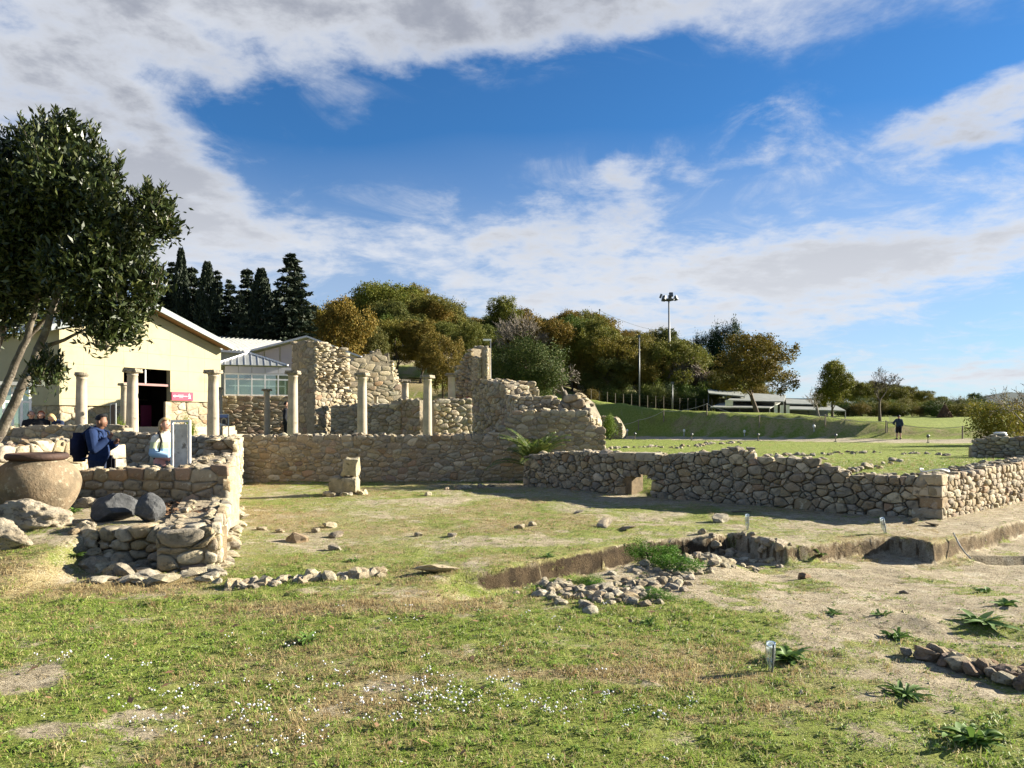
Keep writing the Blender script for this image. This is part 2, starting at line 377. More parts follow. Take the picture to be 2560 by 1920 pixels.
def patch(x, y, px, py, rx, ry):
    g = G(px, py); return np.exp(-((x - g.x) / rx) ** 2 - ((y - g.y) / ry) ** 2)
def masks(x, y):
    """what grows where: grass cover, dryness, gravel"""
    x = np.asarray(x, float); y = np.asarray(y, float)
    n1 = fbm(x * 0.8, y * 0.8, 0, 4, 21); n2 = fbm(x * 2.6, y * 2.6, 0, 3, 31)
    u = cut_u(x, y)
    dirt = ss(-1.0, 1.25, x - (1.35 + (6.7 - np.minimum(y, 8.5)) * 0.42) + 0.55 * n1 + 0.65 * n2) * ss(-0.05, 0.1, u) * 0.93
    dirt = np.maximum(dirt, ss(0.0, 0.03, u) * (1 - ss(0.1, 0.2, u)) * ss(0, 0.5, x))
    for p in [(100, 1365, 1.3, 0.55), (40, 1700, 0.55, 0.22), (180, 1830, 0.5, 0.12), (330, 1790, 0.25, 0.1), (260, 1445, 0.5, 0.3), (760, 1475, 1.1, 0.16)]:
        dirt = np.maximum(dirt, np.clip(patch(x, y, *p) * 1.1 + 0.7 * n2 - 0.15, 0, 1) * 0.85)
    near = 1 - ss(7.2, 8.6, y)
    court = (1 - near) * (1 - ss(19, 20.5, y))
    cover = 0.88 * near + court * (0.64 + 0.3 * n1) + (1 - near) * ss(19, 20.5, y)
    b1 = (x - RWA.x) * 0.685 + (y - RWA.y) * 0.728; b2 = -(x - RWC.x) * 0.656 + (y - RWC.y) * 0.755
    lawn = ss(-0.1, 0.6, b1) * ss(-0.1, 0.6, b2) * ss(0, 1, x)
    cover = cover * (1 - lawn) + lawn * 0.97
    cover = cover * (1 - 0.35 * ss(2.2, 0.2, -b1) * (1 - lawn) * court)
    terr = (1 - ss(-0.2, 0, x - swx(y))) * (1 - near); cover = cover * (1 - 0.45 * terr)
    right_far = ss(0, 0.3, -u) * ss(4.5, 6.5, x) * (1 - lawn); cover = cover * (1 - 0.5 * right_far)
    dry = 0.22 + 0.38 * n1 + 0.10 * court + 0.5 * ss(54, 60, y) * (1 - ss(4, 8, x))
    for p in [(1040, 1505, 1.05, 0.40), (200, 1470, 1.3, 0.45), (820, 1520, 0.6, 0.2), (1500, 1690, 0.7, 0.12), (2000, 1770, 0.4, 0.10), (1750, 1800, 0.4, 0.08)]:
        dry = dry + 0.75 * patch(x, y, *p)
    dry = dry + 0.22 * right_far + 0.20 * court * ss(-0.2, 0.5, fbm(x * 0.5, y * 0.5, 0, 2, 77))
    dry = dry * (1 - 0.3 * ss(30, 56, y)) * (1 - 0.6 * lawn)
    pu = path_u(x, y); dry = dry + 0.5 * ss(3.2, 3.6, pu) * (1 - ss(5.0, 5.6, pu)) * ss(13, 15, x)
    grav = ss(-0.15, 0.15, pu) * (1 - ss(2.2, 2.5, pu)) * ss(3.5, 4.5, x)
    cover = np.clip(cover * (1 - dirt), 0, 1) * (1 - grav)
    # bare earth under the trees of the hillside
    cover = np.maximum(cover, 0.55 * ss(0.18, 0.45, fbm(x * 1.9 + 5, y * 1.9, 0, 3, 63)) * (dirt > 0.3) * (1 - grav))      # weeds creeping over the bare earth
    cover = cover * (1 - 0.5 * ss(85, 100, y) * (1 - ss(15, 25, x - y * 0.22)))
    return np.clip(cover, 0, 1), np.clip(dry, 0, 1), grav

def lines(lo, a, b, hi, step, g0=1.09):
    mid = list(np.arange(a, b, step)); l, r = [], []
    s = step; p = mid[0]
    while p > lo: s *= g0; p -= s; l.append(p)
    s = step; p = mid[-1]
    while p < hi: s *= g0; p += s; r.append(p)
    return np.array(l[::-1] + mid + r)
gx = lines(-12000, -7.5, 11.0, 12000, 0.052, 1.11)
gy = np.concatenate([lines(-60, 2.6, 13.0, 22, 0.05, 1.035)])
gy = np.concatenate([gy, [gy[-1] + 0.8 * k for k in range(1, 70)]]); s_ = 0.9; p_ = gy[-1]; ext = []
while p_ < 14000: s_ *= 1.09; p_ += s_; ext.append(p_)
gy = np.concatenate([gy, ext])
GX, GY = np.meshgrid(gx, gy)
GZ = gz(GX, GY)
nx_, ny_ = len(gx), len(gy)
V = np.stack([GX.ravel(), GY.ravel(), GZ.ravel()], 1)
i_ = (np.arange(ny_ - 1)[:, None] * nx_ + np.arange(nx_ - 1)[None, :]).ravel()
Fq = np.stack([i_, i_ + 1, i_ + nx_ + 1, i_ + nx_], 1)
gm_, nt, b = newmat('ground_soil_and_turf')
cov, dry, grv = masks(GX.ravel(), GY.ravel())
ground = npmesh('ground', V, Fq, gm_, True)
att = ground.data.color_attributes.new('cover', 'FLOAT_COLOR', 'POINT')
att.data.foreach_set('color', np.stack([cov, dry, grv, np.ones_like(cov)], 1).astype(np.float32).ravel())
put(ground, kind='structure', label='uneven ground of patchy grass, straw and pale excavated earth', cat=None)
geo = nt.nodes.new('ShaderNodeNewGeometry'); pos = geo.outputs['Position']
at = nt.nodes.new('ShaderNodeAttribute'); at.attribute_name = 'cover'
sp = nt.nodes.new('ShaderNodeSeparateColor'); nt.links.new(at.outputs['Color'], sp.inputs[0])
a_c, a_d, a_g = (E(nt, sp.outputs[i]) for i in range(3))
n_s, n_m, n_b = noise_fac(nt, pos, 38, 6, 0.65), noise_fac(nt, pos, 6.0, 6, 0.6), noise_fac(nt, pos, 0.9, 4)
soil = mixc(nt, n_m.sstep(0.3, 0.7), (0.47, 0.405, 0.29), (0.31, 0.26, 0.18))
soil = mixc(nt, noise_fac(nt, pos, 15, 6, 0.75).sstep(0.53, 0.66), soil, (0.16, 0.13, 0.085))
soil = mixc(nt, noise_fac(nt, pos, 3.1, 3, 0.6).sstep(0.55, 0.70), soil, (0.50, 0.445, 0.335))
grn = mixc(nt, n_m.sstep(0.3, 0.72), (0.15, 0.20, 0.036), (0.26, 0.29, 0.075))
drc = mixc(nt, n_s.sstep(0.3, 0.7), (0.40, 0.345, 0.20), (0.25, 0.195, 0.10))
turf = mixc(nt, (a_d + (n_m - 0.5) * 0.9 + (n_b - 0.5) * 0.5).sstep(0.25, 0.75), grn, drc)
col = mixc(nt, (a_c + (n_s - 0.5) * 0.9 + (n_m - 0.5) * 0.6).sstep(0.34, 0.66), soil, turf)
grav = mixc(nt, n_s.sstep(0.35, 0.65), (0.46, 0.405, 0.30), (0.34, 0.295, 0.215))
col = mixc(nt, a_g, col, grav)
slope = E(nt, nt.nodes.new('ShaderNodeSeparateXYZ').outputs[2]); nt.links.new(geo.outputs['Normal'], slope.s.node.inputs[0])
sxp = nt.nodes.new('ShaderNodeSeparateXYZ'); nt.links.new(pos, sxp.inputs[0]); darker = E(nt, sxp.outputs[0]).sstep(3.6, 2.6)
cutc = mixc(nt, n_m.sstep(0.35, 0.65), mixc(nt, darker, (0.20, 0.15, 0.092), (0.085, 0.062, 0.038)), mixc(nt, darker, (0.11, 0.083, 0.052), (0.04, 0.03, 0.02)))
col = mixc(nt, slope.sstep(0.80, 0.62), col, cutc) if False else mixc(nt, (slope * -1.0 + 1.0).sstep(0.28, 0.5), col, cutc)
col = mixc(nt, 1.0, col, mixc(nt, noise_fac(nt, pos, 55, 5, 0.75).sstep(0.36, 0.58), (0.60, 0.57, 0.52), (1.06, 1.06, 1.04)), 'MULTIPLY')      # crumbs and gaps between the plants
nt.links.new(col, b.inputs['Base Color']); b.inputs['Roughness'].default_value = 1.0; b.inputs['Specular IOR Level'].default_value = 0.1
bumpnode(nt, b, n_s * 0.6 + noise_fac(nt, pos, 110, 4, 0.7) * 0.4, 1.0, 0.045)

# ---------------------------------------------------------------- far hills to the right
def ridge(name, pts, depth, base, seed, mat):
    v, f = [], []; n = len(pts)
    xs = np.linspace(pts[0][0], pts[-1][0], 90); ys = np.interp(xs, [p[0] for p in pts], [p[1] for p in pts])
    for i, (px, py) in enumerate(zip(xs, ys)):
        zt = Z(py, depth) + 4 * float(fbm(px * 0.02, 0, 0, 3, seed)); 
        v += [(X(px, depth) * 0.93, depth * 0.93, -3), (X(px, depth), depth, zt), (X(px, depth) * 1.12, depth * 1.12, -3)]
        if i: k = 3 * i; f += [(k - 3, k, k + 1, k - 2), (k - 2, k + 1, k + 2, k - 1)]
    return put(meshobj(name, v, f, mat, True), kind='structure', label='blue green far hills along the horizon behind the bushes')
HILLM = pmat('hazed_far_woodland', (0.035, 0.055, 0.06), (0.055, 0.075, 0.075), 0.02, 1.0, coords='pos')  # blue of the distant haze is put into the woodland colour
ridge('hills', [(1500, 1030), (2000, 1010), (2250, 1008), (2380, 1000), (2440, 992), (2500, 985), (2560, 982), (2800, 975), (3600, 1000)], 1600, 0, 3, HILLM)
# ================================================================ masonry
def clip_poly(poly, nx, ny, c):
    out = []; n = len(poly)
    for i in range(n):
        p, q = poly[i], poly[(i + 1) % n]
        dp, dq = nx * p[0] + ny * p[1] - c, nx * q[0] + ny * q[1] - c
        if dp <= 0: out.append(p)
        if (dp < 0 < dq) or (dq < 0 < dp):
            t = dp / (dp - dq); out.append((p[0] + (q[0] - p[0]) * t, p[1] + (q[1] - p[1]) * t))
    return out
def cells(L, zb, zt, w, h, rnd, jitter=0.36, drop=0.14, wvar=0.5, hole=None, course=0.0, smin=0.0):
    """irregular stones laid over a wall face: a weighted Voronoi of jittered courses, cut to the wall's outline"""
    k = w / h; seeds = []
    zmin = min(zb(smin), zb(L), zb(L / 2)) - 0.03; zmax = max(zt(smin + (L - smin) * i / 60) for i in range(61)); row = 0; z = zmin + h * 0.5
    while z < zmax + h * 0.3:
        s = smin + w * (0.5 if row % 2 else 0.05) * rnd.uniform(0.6, 1.3); hj = jitter * (1 - course)
        while s < L:
            zz = z + rnd.uniform(-hj, hj) * h; s2 = s + rnd.uniform(-jitter, jitter) * w * 0.6
            if smin < s2 < L and zb(s2) - h * 0.3 < zz < zt(s2) - h * 0.22 and not (hole and hole(s2, zz)) and rnd.random() > drop:
                seeds.append((s2 / k, zz, (rnd.random() ** 2) * wvar * h * h))
            s += w * rnd.uniform(0.7, 1.35)
        z += h * rnd.uniform(0.82, 1.15) if course else h * 0.92; row += 1
    if not seeds: return []
    A = np.array(seeds); res = []
    for i, (sx, sz, wt) in enumerate(seeds):
        d2 = (A[:, 0] - sx) ** 2 + (A[:, 1] - sz) ** 2
        idx = np.argsort(d2)[1:17]; rr = 1.15 * h
        top = zt(sx * k) + rnd.uniform(-0.02, 0.035) * min(1, h / 0.15)
        poly = [(max(sx - rr, smin / k), max(sz - rr, zb(sx * k) - 0.04)), (min(sx + rr, L / k), max(sz - rr, zb(sx * k) - 0.04)),
                (min(sx + rr, L / k), min(sz + rr, top)), (max(sx - rr, smin / k), min(sz + rr, top))]
        for j in idx:
            bx, bz, bw = seeds[j]; nx, nz = bx - sx, bz - sz
            c = (bx * bx + bz * bz - sx * sx - sz * sz + wt - bw) / 2
            poly = clip_poly(poly, nx, nz, c)
            if len(poly) < 3: break
        if len(poly) < 3: continue
        poly = [(p[0] * k, p[1]) for p in poly]
        ar = 0.5 * abs(sum(poly[q][0] * poly[(q + 1) % len(poly)][1] - poly[(q + 1) % len(poly)][0] * poly[q][1] for q in range(len(poly))))
        if ar > 0.10 * w * h: res.append((ar, poly))
    return res
def stone_geo(poly, A, U, N, gap, bulge, deep, rnd, rnd_amt=0.25, tilt=0.35):
    """one stone: polygon on the wall face -> rounded block proud of the joints; returns centre, verts, faces"""
    cx = sum(p[0] for p in poly) / len(poly); cz = sum(p[1] for p in poly) / len(poly)
    pts = [(cx + (p[0] - cx) * (1 - gap / max(0.02, math.hypot(p[0] - cx, p[1] - cz))), cz + (p[1] - cz) * (1 - gap / max(0.02, math.hypot(p[0] - cx, p[1] - cz)))) for p in poly]
    r = []
    for i in range(len(pts)):                                 # cut the corners
        a, b_, c = pts[i - 1], pts[i], pts[(i + 1) % len(pts)]
        q = rnd_amt * rnd.uniform(0.6, 1.2)
        r.append((b_[0] + (a[0] - b_[0]) * q, b_[1] + (a[1] - b_[1]) * q))
        if len(pts) < 8: r.append((b_[0] + (c[0] - b_[0]) * q, b_[1] + (c[1] - b_[1]) * q))
    jz = math.sqrt(abs(sum(r[q][0] * r[(q + 1) % len(r)][1] - r[(q + 1) % len(r)][0] * r[q][1] for q in range(len(r)))) / 2) * 0.055
    r = [(q[0] + rnd.uniform(-jz, jz), q[1] + rnd.uniform(-jz, jz)) for q in r]      # no edge of a stone is straight
    n = len(r); C = A + U * cx + Vector((0, 0, cz)); vs = []
    size = math.sqrt(max(1e-5, (max(p[0] for p in r) - min(p[0] for p in r)) * (max(p[1] for p in r) - min(p[1] for p in r))))
    bo = bulge * rnd.uniform(0.35, 1.5) * min(1.3, size / 0.2 + 0.4)
    tx, tz = rnd.uniform(-tilt, tilt) * bo / size, rnd.uniform(-tilt, tilt) * bo / size
    for sc, out in ((1.0, -deep), (1.0, bo * 0.15), (0.90, bo * 0.78), (0.60, bo)):
        for p in r:
            j = rnd.uniform(-0.22, 0.22) * bo if out > 0 else 0
            x, z = (p[0] - cx) * sc, (p[1] - cz) * sc
            o = out + j + ((x * tx + z * tz) * 1.6 if out > 0 else 0)
            vs.append(U * x + Vector((0, 0, z)) + N * o)
    f = []
    for k in range(3):
        for i in range(n): f.append((k * n + i, k * n + (i + 1) % n, (k + 1) * n + (i + 1) % n, (k + 1) * n + i))
    f.append(tuple(3 * n + i for i in range(n)))
    return C, vs, f
def frame(A, B):
    U = Vector((B.x - A.x, B.y - A.y, 0)); L = U.length; U.normalize(); return L, U, Vector((U.y, -U.x, 0))
BUD = {}
def stone_face(root, A, B, zb, zt, w, h, mats, seed, gap=0.012, bulge=0.03, deep=0.06, limit=300, rnd_amt=0.25, tilt=0.35, name='stone', minpart=0.0, smooth=True, **kw):
    """lays stones on the face from A to B (outside is to the right of A->B); the largest are parts, the rest one mesh"""
    rnd = random.Random(seed); L, U, N = frame(A, B); used = BUD.setdefault(root.name, 0)
    cs = sorted(cells(L, zb, zt, w, h, rnd, **kw), key=lambda c: -c[0])
    fill = MB(); A = Vector((A.x, A.y, 0))
    wts = [m[1] for m in mats]
    for ar, poly in cs:
        C, vs, f = stone_geo(poly, A, U, N, gap, bulge, deep, rnd, rnd_amt, tilt)
        if used < limit and ar > minpart:
            o = meshobj(name, vs, f, rnd.choices([m[0] for m in mats], wts)[0], smooth); o.location = C - root.location
            put(o, root); used += 1
        else:
            i = len(fill.v); fill.v += [C + v - root.location for v in vs]; fill.f += [tuple(i + q for q in t) for t in f]
    BUD[root.name] = used
    if fill.v: fill.obj('rubble_fill', mats[0][0], root, smooth, kind='stuff')
    return len(cs)
def core(root, A, B, zb, zt, thick, inset, mat, step=0.12, hole=None, endin=0.02, topin=0.05, name='wall_core', rough=0.02, seed=0):
    """the body of a wall behind its facing stones, built in narrow slices so that its top follows the ruin's outline"""
    L, U, N = frame(A, B); m = MB(); n = max(2, int(L / step)); rnd = random.Random(seed)
    ss_ = [endin + (L - 2 * endin) * i / n for i in range(n + 1)]
    prof = []
    for s in ss_:
        prof.append((s, zb(s) - 0.25, zt(s) - topin + rnd.uniform(-rough, rough), zt(s) - topin + rnd.uniform(-rough, rough) * 1.5))
    A0 = Vector((A.x, A.y, 0)) - root.location
    def pt(s, out, z): p = A0 + U * s - N * out; return Vector((p.x, p.y, z - root.location.z + 0.0))
    for i in range(n):
        (s0, b0, t0, u0), (s1, b1, t1, u1) = prof[i], prof[i + 1]
        if hole:
            hz = hole(0.5 * (s0 + s1))
            if hz: b0 = b1 = hz
        fr = inset; bk = thick - inset
        m.quad(pt(s0, fr, b0), pt(s1, fr, b1), pt(s1, fr, t1), pt(s0, fr, t0))
        m.quad(pt(s1, bk, b1), pt(s0, bk, b0), pt(s0, bk, u0), pt(s1, bk, u1))
        m.quad(pt(s0, fr, t0), pt(s1, fr, t1), pt(s1, bk, u1), pt(s0, bk, u0))
        m.quad(pt(s0, bk, b0), pt(s1, bk, b1), pt(s1, fr, b1), pt(s0, fr, b0))
        if i == 0 or (hole and hole(0.5 * (s0 + s1)) and not hole(0.5 * (prof[i - 1][0] + s0))) or (hole and not hole(0.5 * (s0 + s1)) and hole(0.5 * (prof[i - 1][0] + s0))):
            m.quad(pt(s0, bk, prof[i][1]), pt(s0, fr, prof[i][1]), pt(s0, fr, t0), pt(s0, bk, u0))
        if i == n - 1: m.quad(pt(s1, fr, b1), pt(s1, bk, b1), pt(s1, bk, u1), pt(s1, fr, t1))
    return m.obj(name, mat, root, False)
def rock_mesh(name, seed, sub=2, rough=0.25, cuts=5, mat=None, squash=(1, 0.8, 0.62), smooth=False, fine=0.05):
    bm = bmesh.new(); bmesh.ops.create_icosphere(bm, subdivisions=sub, radius=0.5); rnd = random.Random(seed)
    v = np.array([tuple(q.co) for q in bm.verts])
    for _ in range(cuts):                                     # flat broken faces
        n = np.array([rnd.gauss(0, 1) for _ in range(3)]); n /= np.linalg.norm(n); c = rnd.uniform(0.27, 0.44)
        d = v @ n - c; v = v - np.outer(np.maximum(d, 0) * 0.92, n)
    r = 1 + rough * fbm(v[:, 0] * 2.4, v[:, 1] * 2.4, v[:, 2] * 2.4, 3, seed) + fine * fbm(v[:, 0] * 9, v[:, 1] * 9, v[:, 2] * 9, 2, seed + 7)
    v = v * r[:, None] * np.array(squash)
    for q, c in zip(bm.verts, v): q.co = c
    me = bpy.data.meshes.new(name); bm.to_mesh(me); bm.free()
    if smooth: me.polygons.foreach_set('use_smooth', [True] * len(me.polygons))
    if mat: me.materials.append(mat)
    return me
ROCKS = {m.name: [rock_mesh('stone', 100 + i, 2, 0.34, 9, m, (1, 0.8 + 0.1 * (i % 3), 0.55 + 0.07 * (i % 4))) for i in range(6)] for m in (ST_TAN, ST_GREY, ST_PALE, ST_RUST)}
def rock(parent, loc, size, rnd, mat=ST_TAN, name='stone', rz=None, **k):
    o = bpy.data.objects.new(name, rnd.choice(ROCKS[mat.name]))
    s = size if hasattr(size, '__len__') else (size * rnd.uniform(0.85, 1.25), size * rnd.uniform(0.8, 1.1), size * rnd.uniform(0.75, 1.15))
    o.scale = s; put(o, parent, Vector(loc) - (parent.location if parent else Vector()), **k)
    o.rotation_euler = (rnd.uniform(-.25, .25), rnd.uniform(-.25, .25), rnd.uniform(0, 6.28) if rz is None else rz); return o
def top_rubble(root, A, B, zt, thick, size, step, mats, seed, rows=2, s0=0, s1=None, lift=-0.35):
    """loose stones lying along the top of a ruined wall"""
    L, U, N = frame(A, B); rnd = random.Random(seed); s1 = L if s1 is None else s1; A0 = Vector((A.x, A.y, 0))
    for r in range(rows):
        s = s0 + rnd.uniform(0.2, 1) * step
        while s < s1 - 0.04:
            sz = size * rnd.uniform(0.6, 1.35); o = (r + 0.5) / rows * thick + rnd.uniform(-0.1, 0.1) * thick / rows
            p = A0 + U * s - N * o; p.z = zt(s) + sz * 0.3 * rnd.uniform(lift - 0.6, lift + 0.5)
            rock(root, p, (sz * rnd.uniform(0.9, 1.4), sz, sz * rnd.uniform(0.6, 0.9)), rnd, rnd.choices([m[0] for m in mats], [m[1] for m in mats])[0])
            s += step * rnd.uniform(0.7, 1.5)
def prof(pts):                                            # (s, z) polyline -> function
    xs, zs = [p[0] for p in pts], [p[1] for p in pts]
    return lambda s: float(np.interp(s, xs, zs))
def gfun(A, B, dz=0.0):
    L, U, N = frame(A, B); n = 40; ss_ = np.linspace(0, L, n)
    zs = gz(A.x + U.x * ss_ + N.x * 0.08, A.y + U.y * ss_ + N.y * 0.08) + dz
    return lambda s: float(np.interp(s, ss_, zs))
V2 = lambda x, y: Vector((x, y, 0))
# ================================================================ the ruined walls
def s_at(A, B, px):
    L, U, N = frame(A, B); k = (px - 1280) / F
    return (k * A.y - A.x) / (U.x - k * U.y)
def pprof(A, B, pts):                                     # outline given by directions; distance follows from the wall's own line
    L, U, N = frame(A, B); r = []
    for px, py in pts:
        s = s_at(A, B, px); r.append((s, Z(py, A.y + U.y * s)))
    return prof(sorted(r))
def at(px, d): return V2(X(px, d), d)
MIX = [(ST_TAN, 5), (ST_GREY, 4), (ST_PALE, 1.5), (ST_RUST, 1)]
MIXG = [(ST_GREY, 6), (ST_TAN, 3), (ST_PALE, 2), (ST_RUST, 0.5)]
MIXP = [(ST_PALE, 5), (ST_TAN, 3), (ST_GREY, 1)]

# --- long wall across the court
LA, LB = V2(-7.12, 19.6), V2(2.55, 20.2)
lw = empty('rubble_wall', (LA.x, LA.y, 0), 'long shaded rubble wall across the court, stepping up behind the palm', 'wall', 'ruined stone walls')
zt = pprof(LA, LB, [(604, 1089), (800, 1087), (1000, 1088), (1236, 1085), (1252, 1070), (1273, 1054), (1295, 1027), (1380, 1024), (1463, 1026), (1471, 1047), (1499, 1068), (1514, 1106)])
zb = gfun(LA, LB)
core(lw, LA, LB, zb, zt, 0.55, 0.004, MORTAR, seed=1)
stone_face(lw, LA, LB, zb, zt, 0.205, 0.118, MIX, 11, gap=0.006, bulge=0.018, jitter=0.40, drop=0.12, wvar=0.8, rnd_amt=0.28, course=0.3)
top_rubble(lw, LA, LB, zt, 0.5, 0.17, 0.19, MIXP, 3, 2)
rnd = random.Random(8)

# --- wall lit by the sun, running away from us
SA, SB = V2(swx(8.2), 8.2), V2(swx(19.55), 19.55)
sw = empty('rubble_wall', (SA.x, SA.y, 0), 'narrow sunlit wall running away beside the grass court', 'wall', 'ruined stone walls')
LS, US, NS = frame(SA, SB)
sd = lambda d: (d - 8.2) / US.y
szt = prof([(0, 0.47), (sd(10.4), 0.50), (sd(10.97), 0.52), (sd(11.02), 0.97), (sd(15.0), 0.98), (sd(15.04), 1.25), (sd(19.6), 1.22)])
szb = gfun(SA, SB, -0.03)
core(sw, SA, SB, szb, szt, 0.62, 0.006, MORTAR, seed=2)
stone_face(sw, SA, SB, szb, szt, 0.24, 0.13, MIXP, 12, gap=0.010, bulge=0.03, jitter=0.4, drop=0.1, wvar=0.7, limit=190)
top_rubble(sw, SA, SB, szt, 0.6, 0.16, 0.24, MIXP, 4, 2)
stone_face(sw, SA - NS * 0.62, SA, lambda s: -0.04, lambda s: 0.46, 0.22, 0.125, MIXG, 13, gap=0.010, bulge=0.05, jitter=0.36, wvar=0.9, limit=220)
stone_face(sw, V2(swx(14.86) - 0.62, 14.86), V2(swx(14.86), 14.86), lambda s: 0.9, lambda s: 1.27, 0.24, 0.12, MIXG, 15, gap=0.010, bulge=0.04, limit=260, deep=0.15)
ft = empty('wall_footing', (swx(9), 9, 0), 'pale projecting footing stones at the foot of the sunlit wall', 'footing')
for i in range(46):
    d = 7.5 + (13.6 - 7.5) * (i / 45) ** 1.2 + rnd.uniform(-.05, .05)
    x = swx(d) + rnd.uniform(0.0, 0.14) - (0.1 if d < 8.2 else 0); s = rnd.uniform(0.13, 0.30)
    rock(ft, (x, d, gz1(x + 0.1, d) + s * 0.12), (s, s * 0.9, s * rnd.uniform(0.5, 0.9)), rnd, ST_PALE)
for i in range(16):
    x, d = rnd.uniform(-4.6, -3.0), rnd.uniform(7.5, 8.15); s = rnd.uniform(0.12, 0.32)
    rock(ft, (x, d, gz1(x, d) + s * 0.08), (s * 1.2, s, s * rnd.uniform(0.4, 0.75)), rnd, rnd.choice([ST_PALE, ST_GREY, ST_PALE]))

# --- stub wall holding the terrace
TA, TB = V2(X(252, 8.35), 8.35), V2(swx(8.2) - 0.03, 8.2)
tw = empty('terrace_wall', (TA.x, TA.y, 0), 'short dry stone retaining wall of big stones below the black boulders', 'wall', 'ruined stone walls')
tzt = prof([(0, 0.40), (0.15, 0.43), (0.5, 0.45), (1.4, 0.48)])
tzb = prof([(0, 0.14), (0.16, 0.10), (0.22, -0.02), (1.4, -0.04)])
core(tw, TA, TB, tzb, tzt, 0.35, 0.05, EARTH, seed=3, topin=0.06)
stone_face(tw, TA, TB, tzb, tzt, 0.20, 0.125, [(ST_GREY, 5), (ST_TAN, 3), (ST_PALE, 2)], 17, gap=0.010, bulge=0.055, deep=0.14, jitter=0.26, drop=0.03, wvar=0.3, rnd_amt=0.22)
top_rubble(tw, TA, TB, tzt, 0.34, 0.16, 0.26, MIXP, 9, 1, lift=-0.9)

# --- front wall of the little room, behind the jar
FA, FB = V2(X(-120, 10.8), 10.8), V2(swx(10.8) + 0.01, 10.8)
fw = empty('ashlar_wall', (FA.x, FA.y, 0), 'low mortared wall of squared stones behind the clay jar and black boulders', 'wall', 'ruined stone walls')
fzt = pprof(FA, FB, [(-120, 1176), (200, 1176), (330, 1172), (470, 1168), (520, 1166), (564, 1160)]); fzb = lambda s: 0.30
core(fw, FA, FB, fzb, fzt, 0.5, 0.012, MORTAR, seed=4, topin=0.04)
stone_face(fw, FA, FB, fzb, fzt, 0.215, 0.118, [(ST_TAN, 4), (ST_GREY, 4), (ST_RUST, 3)], 14, gap=0.008, bulge=0.022, jitter=0.3, drop=0.12, wvar=0.4, course=0.75, rnd_amt=0.13)
top_rubble(fw, FA, FB, fzt, 0.46, 0.20, 0.24, MIXP, 5, 2, lift=-0.4)
for i in range(26):                                     # broken widened top at the corner
    d = rnd.uniform(11.5, 14.6); x = swx(d) - rnd.uniform(0.5, 1.1); s = rnd.uniform(0.14, 0.3)
    rock(fw, (x, d, 0.90 - (swx(d) - x - 0.5) * 0.15), (s * 1.2, s, s * 0.6), rnd, rnd.choice([ST_PALE, ST_TAN]))

# --- walls further left
def wall(name, label, A, B, top, w, h, thick, mats, seed, inset=0.006, gap=0.007, bulge=0.024, base=None, rubble=0.16, rows=2, step=None, limit=300, coremat=MORTAR, group='ruined stone walls', root=None, cat='wall', minpart=0.0, topin=0.05, endin=0.02, nocore=False, **kw):
    root = root or empty(name, (A.x, A.y, 0), label, cat, group)
    zt = pprof(A, B, top) if isinstance(top, list) else top
    zb = gfun(A, B) if base is None else base
    if not nocore: core(root, A, B, zb, zt, thick, inset, coremat, seed=seed, topin=topin, endin=endin)
    stone_face(root, A, B, zb, zt, w, h, mats, seed, gap=gap, bulge=bulge, limit=limit, minpart=minpart, **kw)
    if rubble: top_rubble(root, A, B, zt, thick * 0.9, rubble, step or rubble * 1.2, mats, seed + 1, rows)
    return root
wall('rubble_wall', 'dim rubble wall behind the woman, left of the sunlit wall', at(262, 19.8), V2(-7.75, 19.7), [(262, 1076), (300, 1080), (400, 1086), (470, 1090), (575, 1092)], 0.26, 0.15, 0.5, MIXG, 21)
wall('rubble_wall', 'tall grey rubble wall below the seated visitors at the photo edge', at(-120, 21.3), at(312, 21.3), [(-120, 1066), (0, 1066), (150, 1063), (290, 1062), (312, 1068)], 0.26, 0.15, 0.5, MIXG, 22)
r3 = wall('rubble_wall', 'broken rubble wall with ragged sunlit top behind the jar lid', at(-110, 13.0), at(203, 15.6), [(-110, 1117), (0, 1116), (60, 1110), (120, 1104), (203, 1098)], 0.25, 0.16, 0.7, MIX, 23, rubble=0.24, rows=4, step=0.27)
wall('', '', at(203, 15.6), at(222, 16.4), [(203, 1098), (222, 1100)], 0.25, 0.16, 0.3, MIXP, 24, root=r3, rubble=0)

def block(name, parent, lo, hi, mat, seed, loc=(0, 0, 0), rz=0.0, sub=4, amp=0.02, **k):
    """squared stone with worn edges"""
    bm = bmesh.new(); bmesh.ops.create_cube(bm, size=1.0)
    bmesh.ops.bevel(bm, geom=bm.edges[:], offset=0.07, segments=2, affect='EDGES', profile=0.6)
    bmesh.ops.subdivide_edges(bm, edges=bm.edges[:], cuts=2, use_grid_fill=True)
    sx, sy, sz = (hi[i] - lo[i] for i in range(3)); c = Vector([(hi[i] + lo[i]) / 2 for i in range(3)])
    co = np.array([tuple(v.co) for v in bm.verts]) * np.array([sx, sy, sz])
    nn = np.stack([fbm(co[:, 0] * 7 + q * 31, co[:, 1] * 7, co[:, 2] * 7 + seed, 3, seed) for q in range(3)], 1)
    co = co + nn * amp
    for v, q in zip(bm.verts, co): v.co = Vector(q) + c
    me = bpy.data.meshes.new(name); bm.to_mesh(me); bm.free(); me.materials.append(mat)
    me.polygons.foreach_set('use_smooth', [True] * len(me.polygons))
    o = bpy.data.objects.new(name, me); return put(o, parent, loc, rz, **k)
pl = empty('stone_pier', (X(276, 14.0), 14.0, gz1(X(276, 14), 14)), 'pier of stacked squared blocks beside the man in navy', 'pier', rz=-0.25)
z0 = 0.0
